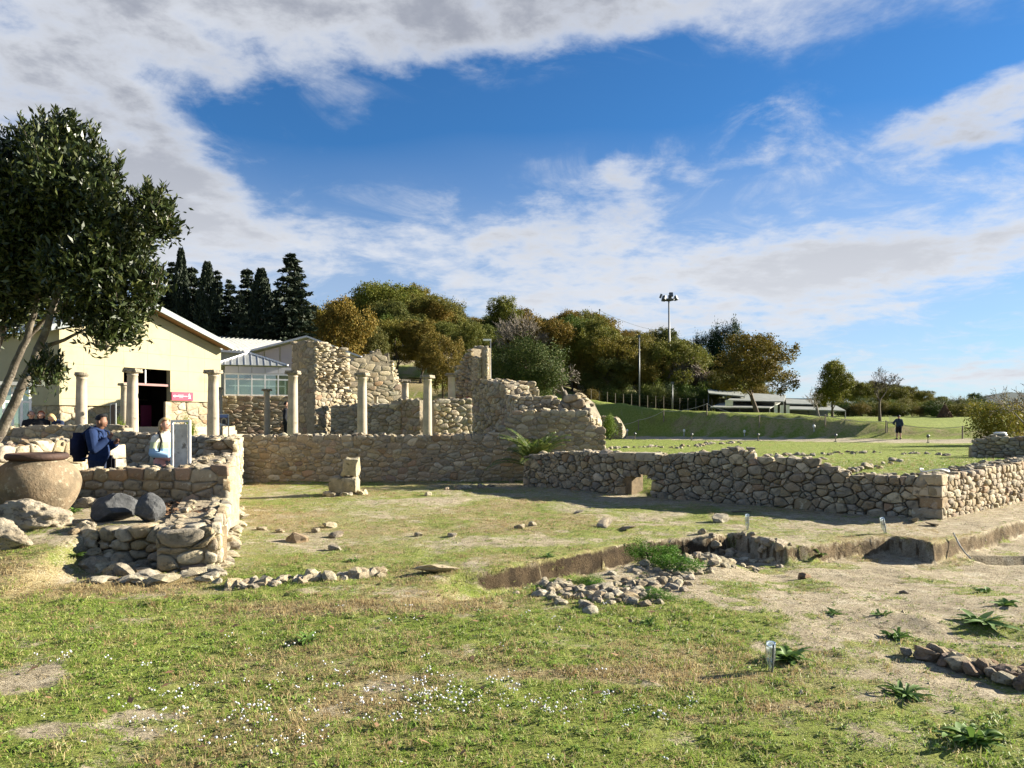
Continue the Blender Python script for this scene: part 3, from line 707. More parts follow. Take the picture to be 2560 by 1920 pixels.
for i, (hh, ww) in enumerate([(0.34, 0.34), (0.30, 0.32), (0.30, 0.33), (0.26, 0.31)]):
    block('stone', pl, (-ww / 2, -0.2, z0), (ww / 2, 0.2, z0 + hh - 0.012), ST_PALE if i > 1 else ST_TAN, 40 + i, loc=(rnd.uniform(-.02, .02), 0, 0)); z0 += hh

# --- dry stone wall on the right, with its corner
hs0, hs1 = s_at(RWA, RWC, 1580), s_at(RWA, RWC, 1636)
rw = empty('dry_stone_wall', (RWA.x, RWA.y, 0), 'dry stone wall with a drain opening and a sharp corner, its front in shade', 'wall', 'ruined stone walls')
rzt = pprof(RWA, RWC, [(1311, 1143), (1330, 1136), (1400, 1131), (1470, 1128), (1540, 1134), (1640, 1136), (1720, 1134), (1800, 1125), (1830, 1118), (1855, 1124), (1880, 1140), (1960, 1146), (2030, 1148), (2040, 1160), (2100, 1176), (2130, 1187), (2200, 1188), (2290, 1190), (2344, 1191)])
rzb = gfun(RWA, RWC)
holef = lambda s: 0.47 if hs0 < s < hs1 else None
holes = lambda s, z: (hs0 - 0.3 + max(0, 0.45 - z) * 0.0 < s < hs1 + 0.06 and z < 0.47 + 0.3 * 0)
core(rw, RWA, RWC, rzb, rzt, 0.55, 0.055, EARTH, seed=6, hole=holef, topin=0.09)
stone_face(rw, RWA, RWC, rzb, rzt, 0.145, 0.098, [(ST_GREY, 5), (ST_TAN, 4), (ST_PALE, 2), (ST_RUST, 1)], 18, gap=0.007, bulge=0.034, deep=0.10, jitter=0.46, drop=0.10, wvar=1.5, rnd_amt=0.14, smooth=False, hole=holes, limit=300)
czt = pprof(RWC, RWD, [(2346, 1191), (2400, 1182), (2480, 1168), (2560, 1153), (2760, 1130)]); czb = gfun(RWC, RWD)
core(rw, RWC, RWD, czb, czt, 0.55, 0.06, EARTH, seed=7, topin=0.08)
BUD[rw.name] = 150
stone_face(rw, RWC, RWD, czb, czt, 0.175, 0.098, [(ST_TAN, 5), (ST_PALE, 4), (ST_RUST, 2)], 19, gap=0.007, bulge=0.034, deep=0.10, jitter=0.36, drop=0.06, wvar=0.8, course=0.4)
top_rubble(rw, RWA, RWC, rzt, 0.6, 0.19, 0.22, MIXP, 31, 3)
top_rubble(rw, RWC, RWD, czt, 0.55, 0.18, 0.23, MIXP, 32, 3)
Lr, Ur, Nr = frame(RWA, RWC)
for i, (p0, p1) in enumerate([(1539, 1590), (1592, 1642)]):    # long lintel slabs over the drain
    a, c = s_at(RWA, RWC, p0), s_at(RWA, RWC, p1); q = RWA + Ur * (a + c) / 2; zt_ = rzt((a + c) / 2)
    block('lintel', rw, (-(c - a) / 2, -0.02, -0.15), ((c - a) / 2, 0.45, 0.03), ST_PALE, 60 + i, loc=q - rw.location + Vector((0, 0, zt_)) + Nr * 0.04, rz=math.atan2(Ur.y, Ur.x), amp=0.012)
for i in range(4):                                        # big quoins of the corner
    hh = 0.17; zz = gz1(7.0, 12.0) + 0.0 + i * 0.185
    block('quoin', rw, (-0.42 + 0.12 * (i % 2), -0.03, 0), (0.035, 0.32 + 0.1 * (i % 2), hh), [ST_TAN, ST_RUST, ST_PALE, ST_TAN][i], 70 + i, loc=RWC - rw.location + Vector((0.01, -0.02, zz)) , rz=math.atan2(Ur.y, Ur.x) + 0.02, amp=0.014)

wall('rubble_wall', 'small rubble wall with a litter bin behind it at the edge of the lawn', at(2428, 32.8), at(2760, 31.0), [(2428, 1118), (2445, 1104), (2462, 1094), (2480, 1090), (2560, 1092), (2760, 1093)], 0.28, 0.16, 0.8, MIXG, 27, inset=0.05, bulge=0.05, rubble=0.26)

# --- the standing ruins
def ruin(name, label, faces, seed, thick=0.7, cat='ruin', w=0.25, h=0.14, mats=MIX, inset=0.005, limit=300, rubble=0.3, minpart=0.018, coremat=MORTAR, **kw):
    root = empty(name, (faces[0][0].x, faces[0][0].y, 0), label, cat, 'standing ruins of the villa')
    for i, fc in enumerate(faces):
        A, B, top = fc[:3]; o = dict(fc[3]) if len(fc) > 3 else {}
        a = dict(w=w, h=h, thick=thick, mats=mats, inset=inset, limit=min(300, int(limit * (i + 1) / len(faces))), rubble=rubble, minpart=minpart, coremat=coremat); a.update(kw); a.update(o)
        wall('', '', A, B, top, a.pop('w'), a.pop('h'), a.pop('thick'), a.pop('mats'), seed + i * 3, root=root, **a)
    return root
c1 = at(785, 33)
def cap_end(A, B, t): N = frame(A, B)[2]; return V2(B.x - N.x * t, B.y - N.y * t)
ruin('ruined_tower_wall', 'tallest ruin, a thick ragged wall stump right of the glass box', [
    (c1, V2(-7.46, 34.26), [(785, 852), (799, 851), (816, 860), (826, 866), (855, 869), (862, 884), (868, 905), (873, 930)], dict(w=0.26, h=0.12, bulge=0.09, gap=0.012, tilt=0.8, thick=2.0, coremat=PLASTER, mats=MIXP)),
    (at(729, 34.6), c1, [(729, 858), (740, 854), (772, 853), (785, 852)], dict(w=0.42, h=0.2, nocore=True, bulge=0.02, drop=0.5, gap=0.03, thick=0.6)),
    (at(786, 32.6), at(893, 34.8), [(786, 980), (850, 982), (893, 985)], dict(w=0.27, h=0.16, bulge=0.04, thick=0.5))], 51, rubble=0.26)
ruin('ruined_wall', 'pointed grey ruin wall with ragged edge, second of the tall ruins', [
    (at(866, 39), at(1005, 40.5), [(866, 925), (872, 916), (894, 899), (911, 888), (940, 878), (951, 873), (972, 878), (976, 900), (970, 915), (981, 934), (986, 950), (996, 952), (999, 975), (1004, 990)], dict(w=0.30, h=0.15, coremat=PLASTER, inset=0.0, bulge=0.016, drop=0.72, gap=0.02)),
    (at(976, 40.2), at(1003, 42.5), [(976, 900), (985, 930), (996, 955), (1003, 985)], dict(w=0.25, h=0.13, bulge=0.1, mats=MIXP))], 61, rubble=0.26)
ruin('ruined_apse', 'pale apse stump with a curved sunlit face and slim corner pillar', [
    (at(1138, 34.5), at(1182, 33.4), [(1138, 958), (1146, 922), (1156, 905), (1166, 888), (1182, 868)], dict(bulge=0.07, mats=MIX)),
    (at(1180, 33.5), at(1186, 33.1), [(1180, 893), (1186, 893)], dict(mats=MIXP, w=0.16, h=0.10, thick=0.25)),
    (at(1186, 33.1), at(1194, 33.0), [(1186, 893), (1194, 893)], dict(mats=MIXP, w=0.16, h=0.10, thick=0.25)),
    (at(1194, 33.0), at(1202, 33.25), [(1194, 893), (1202, 894)], dict(mats=MIXP, w=0.16, h=0.10, thick=0.25)),
    (at(1202, 33.25), at(1208, 33.7), [(1202, 893), (1208, 894)], dict(mats=MIXP, w=0.16, h=0.10, thick=0.25)),
    (at(1183, 33.9), at(1209, 33.75), [(1183, 868), (1190, 864), (1209, 867)], dict(mats=MIX, w=0.2, h=0.12, thick=0.3)),
    (at(1208, 33.3), at(1217, 33.1), [(1208, 866), (1217, 866)], dict(mats=MIXP, w=0.2, h=0.13, rubble=0.15, thick=0.25)),
    (at(1217, 33.1), at(1225, 33.4), [(1217, 866), (1225, 868)], dict(mats=MIXP, w=0.2, h=0.13, rubble=0.15, thick=0.25))], 71, thick=0.5, rubble=0.22, minpart=0.006)
ruin('ruined_wall', 'low wall face between the second and third tall columns', [
    (at(885, 31.6), at(1004, 31.2), [(885, 1011), (1004, 1009)], dict(mats=MIXP)), (at(1004, 31.2), at(1042, 32.6), [(1004, 1000), (1042, 1000)], dict())], 81, thick=0.5, w=0.28, h=0.17, rubble=0.22, bulge=0.04)
ruin('ruined_wall', 'squat wall face right of the fourth tall column', [
    (at(1006, 31.0), at(1050, 30.3), [(1006, 997), (1050, 998)], dict(coremat=PLASTER, drop=0.4, inset=0.0)), (at(1085, 29.6), at(1182, 30.2), [(1085, 1001), (1120, 998), (1182, 997)], dict(mats=MIXP))], 84, thick=0.5, w=0.28, h=0.17, rubble=0.22, bulge=0.04)
ruin('ruined_wall', 'dark recessed wall stub between the first ruin and the second column', [
    (at(826, 31.9), at(893, 31.6), [(826, 1014), (893, 1014)], dict(mats=MIXG))], 87, thick=0.5, w=0.28, h=0.16, rubble=0.2)
ruin('ruined_stair_wall', 'massive stepped ruin rising behind the long wall above the palm', [
    (at(1181, 25.6), at(1262, 23.6), [(1181, 948), (1225, 948), (1262, 962)], dict(coremat=PLASTER, inset=0.0, drop=0.3, bulge=0.03)),
    (at(1262, 23.6), cap_end(at(1181, 25.6), at(1262, 23.6), 0.9), lambda s: Z(962, 23.6), dict(nocore=True, rubble=0, mats=MIXP, deep=0.1)),
    (at(1402, 22.8), cap_end(at(1285, 22.4), at(1402, 22.8), 0.9), lambda s: Z(1004, 22.8), dict(nocore=True, rubble=0, mats=MIXP, deep=0.1)),
    (at(1226, 24.6), at(1348, 24.9), [(1226, 950), (1328, 953), (1335, 966), (1348, 976)], dict(mats=MIXP, bulge=0.07)),
    (at(1262, 23.6), at(1285, 22.4), [(1262, 985), (1285, 988)], dict(coremat=PLASTER, inset=0.0, drop=0.3)),
    (at(1285, 22.4), at(1402, 22.8), [(1285, 990), (1393, 990), (1402, 1004)], dict(mats=MIXP, bulge=0.06))], 91, thick=0.9, w=0.22, h=0.13, rubble=0.24)
ruin('ruined_vault', 'rounded pale lump of broken vault at the end of the stepped ruin', [
    (at(1398, 21.9), at(1480, 21.3), [(1398, 1003), (1408, 992), (1420, 988), (1442, 988), (1456, 996), (1464, 1008), (1470, 1022), (1480, 1044)], dict(coremat=PLASTER, inset=0.0, drop=0.25, bulge=0.09, thick=0.6, mats=MIXP)),
    (at(1480, 21.3), V2(2.62, 21.8), [(1480, 1044), (1504, 1046)], dict(mats=MIXP, nocore=True, rubble=0))], 93, w=0.24, h=0.15, rubble=0.26)
lw2 = ruin('ruined_wall', 'low plastered wall end below the bright green slope', [
    (at(1470, 66), at(1557, 64.6), [(1470, 1036), (1485, 1040), (1520, 1040), (1540, 1043), (1550, 1060), (1557, 1076)], dict(coremat=PLASTER, inset=0.0, drop=0.35, bulge=0.04))], 95, thick=1.0, w=0.3, h=0.18, rubble=0.24)

# --- footings and loose stones
def rockline(root, pts, n, size, mats, seed, spread=0.2, sink=0.1, cnt=None):
    rnd = random.Random(seed)
    for i in range(n):
        t = rnd.random() * (len(pts) - 1); k = int(t); f = t - k
        p = pts[k].lerp(pts[k + 1], f); s = size * rnd.uniform(0.45, 1.3)
        x, y = p.x + rnd.gauss(0, spread), p.y + rnd.gauss(0, spread)
        rock(root, (x, y, gz1(x, y) + s * sink), (s * rnd.uniform(.9, 1.4), s, s * rnd.uniform(0.85, 1.35)), rnd, rnd.choices([m[0] for m in mats], [m[1] for m in mats])[0])
def footing(label, pts, n, size, mats, seed, spread=0.2, **k):
    q = [GP(*p) for p in pts]; r = empty('wall_footing', q[0], label, 'footing', 'traces of walls in the ground'); rockline(r, q, n, size, mats, seed, spread, **k); return r
footing('line of pale footing stones running right from the sunlit wall corner', [(575, 1468), (700, 1458), (830, 1446), (955, 1432)], 60, 0.20, MIXP, 101, 0.06, sink=-0.05)
footing('curving heap of pale stones in front of the excavated trench', [(1365, 1468), (1440, 1478), (1540, 1500), (1590, 1480), (1640, 1440), (1720, 1425), (1830, 1400), (1940, 1375)], 300, 0.135, MIXP, 102, 0.21, sink=0.0)
footing('inner heap of smaller stones inside the curve of the trench rubble', [(1640, 1425), (1720, 1405), (1790, 1380), (1860, 1365)], 50, 0.13, MIXP, 103, 0.14, sink=0.2)
footing('stones of a buried wall behind the right wall, beside the ruin', [(1490, 1127), (1560, 1120), (1640, 1118), (1700, 1122)], 40, 0.30, MIXG, 104, 0.3)
footing('heap of stones on the lawn above the highest point of the right wall', [(1700, 1118), (1770, 1110), (1850, 1107)], 30, 0.32, MIXG, 105, 0.45, sink=0.1)
footing('long low row of stones across the lawn behind the right wall', [(1925, 1140), (2000, 1138), (2080, 1136), (2190, 1130)], 48, 0.27, MIXG, 106, 0.3, sink=0.0)
footing('short low row of stones on the lawn left of the rubble wall', [(2248, 1136), (2300, 1133), (2365, 1140)], 20, 0.27, MIXG, 107, 0.25, sink=0.0)
footing('rough pale stones stepping down left of the terrace wall', [(215, 1352), (250, 1385), (285, 1425), (330, 1440)], 26, 0.24, MIXP, 111, 0.10, sink=0.1)
footing('few stones strung along the lawn above the wall corner', [(2120, 1180), (2180, 1172), (2255, 1155)], 16, 0.24, MIXP, 108, 0.12, sink=0.2)
rp = footing('heap of reddish broken stones at the right edge of the bare earth', [(2310, 1645), (2380, 1655), (2450, 1680), (2560, 1705), (2640, 1720)], 70, 0.125, [(ST_RUST, 5), (ST_TAN, 3), (ST_PALE, 2)], 109, 0.07, sink=0.3)
footing('small row of stones in the grass near the wall with the drain', [(1130, 1225), (1180, 1222), (1220, 1218)], 16, 0.2, MIXG, 110, 0.12, sink=0.1)
# block stack on the grass
bs = empty('stone_block_stack', (X(862, 16.3), 16.3, gz1(X(862, 16.3), 16.3)), 'two weathered blocks stacked on rough stones before the long wall', 'stone blocks')
block('block', bs, (-0.30, -0.25, 0.06), (0.28, 0.25, 0.40), ST_GREY, 81, amp=0.04)
block('block', bs, (-0.02, -0.18, 0.41), (0.30, 0.20, 0.80), ST_PALE, 82, amp=0.035)
for i in range(12): rock(bs, bs.location + Vector((rnd.uniform(-.45, .4), rnd.uniform(-.35, .25), 0.03)), rnd.uniform(0.15, 0.28), rnd, ST_PALE)
# slab at the left end of the trench and other single stones
STN = [(1088, 1432, 0.42, ST_PALE, 'pitted pale slab at the left end of the trench edge', (1.3, 0.5, 0.28)),
       (655, 1325, 0.20, ST_TAN, 'lone stone in the grass, leftmost beside the sunlit wall', None), (700, 1330, 0.16, ST_TAN, 'small stone beside a pair of stones in the court', None),
       (745, 1352, 0.30, ST_RUST, 'brown tilted stone in the middle of the grass court', None), (825, 1316, 0.26, ST_PALE, 'pale stone of a small cluster in the grass court', None),
       (790, 1328, 0.16, ST_PALE, 'smallest pale stone of the cluster in the grass court', None), (838, 1340, 0.22, ST_TAN, 'tan stone nearest us in the court cluster', None),
       (1045, 1338, 0.15, ST_GREY, 'grey stone with grass around it in mid court', None), (1130, 1340, 0.17, ST_GREY, 'grey stone right of the one with grass', None),
       (1300, 1322, 0.18, ST_TAN, 'tan stone in the grass halfway to the trench', None), (1330, 1315, 0.15, ST_PALE, 'small upright pale stone in the grass', None),
       (1445, 1285, 0.30, ST_GREY, 'flat stone at the edge of the wall shadow', (1.0, 0.7, 0.25)), (1510, 1320, 0.40, ST_TAN, 'broad flat stone above the trench', (1.2, 0.7, 0.3)),
       (1570, 1328, 0.30, ST_TAN, 'second flat stone above the trench', (1.3, 0.7, 0.25)), (1800, 1305, 0.30, ST_GREY, 'dark stone at the end of the trench beside a bottle', None),
       (1280, 1205, 0.22, ST_GREY, 'grey stone left of the drain wall end', None), (2010, 1450, 0.16, ST_RUST, 'brown clod of earth on the bare ground', None),
       (2260, 1482, 0.09, ST_GREY, 'small grey stone on the bare ground', None), (835, 1372, 0.17, ST_GREY, 'dark flat stone low in the grass court', None),
       (2285, 1306, 0.28, ST_PALE, 'pale flat stone below the wall corner', (1.1, 0.6, 0.3)), (2330, 1313, 0.26, ST_TAN, 'flat tan stone right below the wall corner', (1.1, 0.6, 0.3)),
       (1070, 1240, 0.2, ST_PALE, 'small pale stone near the long wall', None)]
for px, py, s, m, lab, sh in STN:
    g = GP(px, py); o = rock(None, g + Vector((0, 0, s * 0.12)), tuple(s * q for q in sh) if sh else s, rnd, m, 'field_stone', label=lab, cat='stone', group='loose stones')
# pebbles nobody could count
pm = MB(); rnd = random.Random(55)
cand = [(3.2 + 17 * rnd.random() ** 1.4, rnd.uniform(-0.42, 0.74) if rnd.random() < 0.4 else rnd.uniform(0.2, 0.74)) for i in range(2600)]
cand = [(d, k * d) for d, k in cand if k * d > swx(d) + 0.1 and (k * d - RWA.x) * 0.685 + (d - RWA.y) * 0.728 < -0.2]
for (d, x), z in zip(cand, gz([c[1] for c in cand], [c[0] for c in cand])):
    s = rnd.uniform(0.004, 0.012) * (1 if rnd.random() < 0.93 else 2.0)
    ps = [Vector((x + s * rnd.uniform(.6, 1.3) * math.cos(a), d + s * rnd.uniform(.6, 1.3) * math.sin(a), z - 0.004)) for a in (0, 1.57, 3.14, 4.71)]
    t = Vector((x, d, z + s * rnd.uniform(.5, 1.1))); k = len(pm.v); pm.v += ps + [t]; pm.f += [(k + j, k + (j + 1) % 4, k + 4) for j in range(4)]
pm.obj('pebbles', ST_PALE, None, kind='stuff', label='small pebbles and clods strewn over the court')

# --- the limestone blocks and black boulders by the jar
def boulder(name, seed, loc, scale, rz, mat, lab, rough=0.2, cuts=5, sub=4, fine=0.05, grp=None, rx=0.0, sm=True):
    o = bpy.data.objects.new(name, rock_mesh(name, seed, sub, rough, cuts, mat, (1, 1, 1), sm, fine)); o.scale = scale
    put(o, None, loc, label=lab, cat='boulder', group=grp); o.rotation_euler = (rx, 0, rz); return o
PITTED = pmat('pitted_limestone', (0.44, 0.385, 0.29), (0.30, 0.25, 0.175), 3, 0.95, 1.0, 9, spots=(0.15, 0.13, 0.10), sscale=6, sth=(0.55, 0.64), dist=0.08)
BASALT = pmat('black_basalt', (0.06, 0.062, 0.064), (0.095, 0.098, 0.10), 4, 0.85, 0.9, 30, spots=(0.15, 0.15, 0.145), sscale=22, sth=(0.60, 0.68), dist=0.02)
g = Vector((X(75, 8.75), 8.75, 0)); boulder('limestone_block', 201, (g.x, g.y, gz1(g.x, g.y) + 0.09), (0.98, 0.62, 0.42), -0.22, PITTED, 'long pitted limestone block lying in front of the clay jar', 0.22, 6, 5, 0.09, 'pale blocks by the jar')
g = Vector((X(0, 7.9), 7.9, 0)); boulder('limestone_block', 202, (g.x, g.y, gz1(g.x, g.y) + 0.07), (0.62, 0.5, 0.36), 0.3, PITTED, 'smaller pitted block cut off by the photo edge', 0.22, 6, 5, 0.09, 'pale blocks by the jar')
g = Vector((X(222, 10.5), 10.5, 0)); boulder('limestone_block', 203, (g.x, g.y, gz1(g.x, g.y) + 0.02), (0.42, 0.3, 0.3), 0.3, PITTED, 'pale stone half buried behind the jar, against the wall', 0.2, 5, 4, 0.06, 'pale blocks by the jar')
boulder('basalt_boulder', 211, (X(285, 9.15), 9.15, gz1(X(285, 9.15), 9.15) + 0.14), (0.52, 0.42, 0.40), 0.5, BASALT, 'black millstone boulder with one flat broken face, left of two', 0.10, 7, 4, 0.035, 'black boulders on the terrace', sm=False)
boulder('basalt_boulder', 215, (X(375, 9.05), 9.05, gz1(X(375, 9.05), 9.05) + 0.13), (0.46, 0.40, 0.40), 2.2, BASALT, 'rounded rough black boulder, right of two', 0.10, 7, 4, 0.045, 'black boulders on the terrace', sm=False)
# ================================================================ modern shelter building over the mosaics
YELLOW = pmat('cream_cladding', (0.375, 0.335, 0.215), (0.35, 0.31, 0.195), 0.9, 0.85, 0.12, 9, spots=(0.31, 0.27, 0.165), sscale=1.2, sth=(0.52, 0.75), coords='pos')
ROOFM = pmat('zinc_roof', (0.17, 0.19, 0.19), (0.12, 0.135, 0.135), 3, 0.6, 0.1, 20, spec=0.5, metal=0.3)
SOFFIT = pmat('timber_soffit', (0.27, 0.15, 0.07), (0.17, 0.095, 0.045), 8, 0.8, 0.3, 30)
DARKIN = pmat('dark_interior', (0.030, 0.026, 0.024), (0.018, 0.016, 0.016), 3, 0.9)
POLY = pmat('polycarbonate', (0.50, 0.49, 0.50), (0.42, 0.41, 0.43), 1.2, 0.35, 0.0, spec=0.6)
POLYG = pmat('grey_sheet_roof', (0.26, 0.27, 0.25), (0.20, 0.21, 0.20), 2, 0.45, 0.1, 10, spec=0.5)
RED = flat('crimson_sign', (0.36, 0.012, 0.055), 0.5)
PURPLE = flat('purple_banner', (0.10, 0.008, 0.03), 0.6)
STEP = pmat('pale_steps', (0.50, 0.41, 0.28), (0.43, 0.35, 0.24), 2, 0.9, 0.2, 20)
def glassmat(name, tint, refl):
    m, nt, b = newmat(name)
    tr = nt.nodes.new('ShaderNodeBsdfTransparent'); tr.inputs[0].default_value = (*tint, 1)
    gl = nt.nodes.new('ShaderNodeBsdfGlossy'); gl.inputs['Roughness'].default_value = 0.03; gl.inputs[0].default_value = (0.9, 0.95, 0.95, 1)
    fr = nt.nodes.new('ShaderNodeFresnel'); fr.inputs[0].default_value = 1.45
    mx = nt.nodes.new('ShaderNodeMixShader')
    nt.links.new((E(nt, fr.outputs[0]) * 1.5 + refl).min(0.95).s, mx.inputs[0])
    nt.links.new(tr.outputs[0], mx.inputs[1]); nt.links.new(gl.outputs[0], mx.inputs[2])
    nt.links.new(mx.outputs[0], nt.nodes['Material Output'].inputs[0]); return m
GLASS = glassmat('window_glass', (0.72, 0.84, 0.80), 0.12)

BO = Vector((-18.2, 30.0, 0)); BANG = math.atan2(0.888, 0.459)
bd = empty('yellow_building', BO, 'cream gabled shelter building with grey roof and dark square doorway', 'building', rz=BANG)
LB_, S0, S1 = 7.93, 2.74, 5.08
RID, EAV, ZR, ZE = 3.77, 8.2, 6.72, 5.26
sl = (ZR - ZE) / (EAV - RID)
roofz = lambda s: ZR - abs(s - RID) * sl
# cladding panels of the gable front, with fine joints
cols = [0, 0.95, 1.85, S0, S0 + 1.17, S1, 6.05, 7.0, LB_]; rows = [2.25, 2.53, 3.05, 3.95, 4.65, 5.35, 6.0, 7.0]
for i in range(len(cols) - 1):
    for j in range(len(rows) - 1):
        a, c, lo, hi = cols[i], cols[i + 1], rows[j], rows[j + 1]
        if S0 <= a and c <= S1 and hi <= 3.96: continue
        if a >= S1 and hi <= 2.54: continue
        g = 0.003; poly = [(a + g, lo + g), (c - g, lo + g), (c - g, hi - g), (a + g, hi - g)]
        poly = clip_poly(poly, sl, 1, ZR - 0.12 + sl * RID); poly = clip_poly(poly, -sl, 1, ZR - 0.12 - sl * RID)
        if len(poly) < 3: continue
        MB().prism([Vector((p[0], -0.05 - 0.001 * ((i * 7 + j * 3) % 4), p[1])) for p in poly], (0, 0.05, 0)).obj('panel', YELLOW, bd)
m = MB()                                                    # backing wall and sides
m.prism([Vector(p) for p in ((0, 0.004, 2.26), (S0, 0.004, 2.26), (S0, 0.004, roofz(S0) - 0.15), (0, 0.004, roofz(0) - 0.15))], (0, 0.2, 0))
m.prism([Vector(p) for p in ((S1, 0.004, 2.54), (LB_, 0.004, 2.54), (LB_, 0.004, roofz(LB_) - 0.15), (S1, 0.004, roofz(S1) - 0.15))], (0, 0.2, 0))
m.prism([Vector(p) for p in ((S0, 0.006, 3.96), (S1, 0.006, 3.96), (S1, 0.006, roofz(S1) - 0.15), (RID, 0.006, ZR - 0.15), (S0, 0.006, roofz(S0) - 0.15))], (0, 0.2, 0))
m.box((-0.06, -0.045, 2.252), (-0.002, 10, roofz(0) - 0.16)); m.box((LB_ + 0.002, -0.045, 2.532), (LB_ + 0.06, 10, roofz(LB_) - 0.16))
m.obj('wall', YELLOW, bd)
rf = MB()
for sgn in (-1, 1):
    e = RID + sgn * (EAV - RID); p = [(RID, ZR), (e, ZE), (e, ZE + 0.10), (RID, ZR + 0.12)]
    rf.prism([Vector((q[0], -0.52, q[1])) for q in (p if sgn > 0 else p[::-1])], (0, 10.6, 0))
roof = rf.obj('roof', ROOFM, bd)
for sgn in (-1, 1):
    e = RID + sgn * (EAV + 0.06 - RID); ze = ZR - sl * (EAV + 0.06 - RID); k = sgn * 0.003
    MB().prism([Vector((RID + k, -0.62, ZR - 0.09)), Vector((e, -0.62, ze - 0.09)), Vector((e, -0.62, ze + 0.15)), Vector((RID + k, -0.62, ZR + 0.17))][::sgn], (0, 0.095, 0)).obj('fascia', ROOFM, roof)
    MB().prism([Vector((RID + k, -0.515, ZR - 0.085)), Vector((e, -0.515, ze - 0.085)), Vector((e, -0.515, ze - 0.012)), Vector((RID + k, -0.515, ZR - 0.012))][::sgn], (0, 0.46, 0)).obj('soffit', SOFFIT, roof)
MB().box((RID - 0.35, 0.4, ZR - 0.02), (RID + 0.35, 9.5, ZR + 0.30)).obj('ridge_vent', ROOFM, roof)
# dark interior with steel grid, banner and notice
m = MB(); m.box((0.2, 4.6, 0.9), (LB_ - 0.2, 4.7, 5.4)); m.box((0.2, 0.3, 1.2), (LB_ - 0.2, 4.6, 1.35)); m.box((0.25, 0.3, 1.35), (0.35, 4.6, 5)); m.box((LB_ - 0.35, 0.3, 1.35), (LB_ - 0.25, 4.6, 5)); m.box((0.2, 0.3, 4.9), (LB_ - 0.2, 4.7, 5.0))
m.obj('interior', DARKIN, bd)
m = MB()
for k in range(6): m.box((1.6 + k * 0.75, 3.9, 1.36), (1.66 + k * 0.75, 3.96, 4.88))
for k in range(4): m.box((1.0, 3.84, 1.9 + k * 0.75), (6.8, 3.9, 1.95 + k * 0.75))
m.obj('steel_grid', flat('brown_steel', (0.10, 0.075, 0.06)), bd)
MB().box((S0 + 0.002, 0.02, 3.20), (S1 - 0.002, 0.14, 3.30)).obj('transom', flat('rose_beam', (0.30, 0.17, 0.16)), bd)
MB().box((S0 + 1.1, 0.03, 3.31), (S0 + 1.15, 0.08, 3.95)).obj('mullion', METAL, bd)
MB().box((S0 + 1.45, 1.6, 1.9), (S0 + 1.85, 1.63, 2.55)).obj('notice', flat('notice_paper', (0.26, 0.27, 0.30)), bd)
MB().box((S0 + 1.75, 1.2, 1.36), (S0 + 2.3, 1.24, 2.35)).obj('banner', PURPLE, bd)
# stone base under the cladding
base = empty('stone_plinth', BO, 'old stone wall base under the cream cladding', 'wall', rz=0)
Ub = Vector((0.459, 0.888, 0)).normalized(); Nb = Vector((Ub.y, -Ub.x, 0))
for a, c, zt_ in ((0.0, S0, 2.24), (S1, LB_, 2.52)):
    A = V2(*(BO + Ub * a - Nb * 0.06).xy); B = V2(*(BO + Ub * c - Nb * 0.06).xy)
    wall('', '', A, B, (lambda z: (lambda s: z))(zt_), 0.46, 0.26, 0.4, MIX, 120 + int(a), root=base, rubble=0, base=lambda s: 0.5, bulge=0.03, topin=0.0, limit=300)
A = V2(*(BO - Ub * 0.0 - Nb * 6).xy); B = V2(*(BO - Nb * 0.06).xy)
wall('', '', A, B, lambda s: 2.24, 0.46, 0.26, 0.4, MIXG, 126, root=base, rubble=0, base=lambda s: 0.5, topin=0.0)
MB().box((S1 - 0.28, -0.10, 1.3), (S1 + 0.02, 0.02, 2.50)).obj('door_jamb', ST_PALE, bd)
st = empty('entrance_steps', BO, 'pale steps below the dark doorway', 'steps', rz=BANG)
for k in range(4): MB().box((S0 - 0.6, -0.1 - 0.45 * (k + 1), 0.55), (LB_ + 0.5 - 0.3 * (k % 2), -0.1 - 0.45 * k, 1.34 - 0.19 * k)).obj('step', STEP, st)
# red direction sign: arrow and walking figure
sg = empty('direction_sign', BO + Ub * 5.12 + Nb * 0.09 + Vector((0, 0, 2.57)), 'crimson sign with a white arrow and walking figure beside the doorway', 'sign', rz=BANG)
sg.scale = (1.28, 1, 1)
MB().box((0, -0.012, 0), (0.92, 0.012, 0.40)).obj('plate', RED, sg)
m = MB(); y = -0.016
m.box((0.09, y, 0.19), (0.66, y + 0.003, 0.215)); m.poly([Vector((0.05, y, 0.2025)), Vector((0.13, y, 0.26)), Vector((0.15, y, 0.245)), Vector((0.095, y, 0.2025)), Vector((0.15, y, 0.16)), Vector((0.13, y, 0.145))][::-1])
m.obj('arrow', WHITE, sg)
m = MB(); c0 = Vector((0.75, y, 0.305)); m.poly([c0 + Vector((0.028 * math.cos(a), 0, 0.028 * math.sin(a))) for a in np.linspace(0, 6.28, 10)[:-1]])
for a, c in (((.75, .27), (.76, .19)), ((.76, .19), (.72, .10)), ((.76, .19), (.80, .10)), ((.75, .26), (.70, .20)), ((.755, .26), (.80, .21))):
    d_ = Vector((c[0] - a[0], 0, c[1] - a[1])).normalized(); n_ = Vector((d_.z, 0, -d_.x)) * 0.012
    p0, p1 = Vector((a[0], y - 0.002, a[1])), Vector((c[0], y - 0.002, c[1])); m.poly([p0 + n_, p1 + n_, p1 - n_, p0 - n_])
m.obj('walking_figure', WHITE, sg)
m = MB()
for k in range(7): m.box((0.27 + k * 0.035, y, 0.25), (0.295 + k * 0.035, y + 0.002, 0.275))
for k in range(5): m.box((0.31 + k * 0.035, y, 0.125), (0.335 + k * 0.035, y + 0.002, 0.15))
m.obj('lettering', flat('pale_print', (0.62, 0.45, 0.47)), sg)

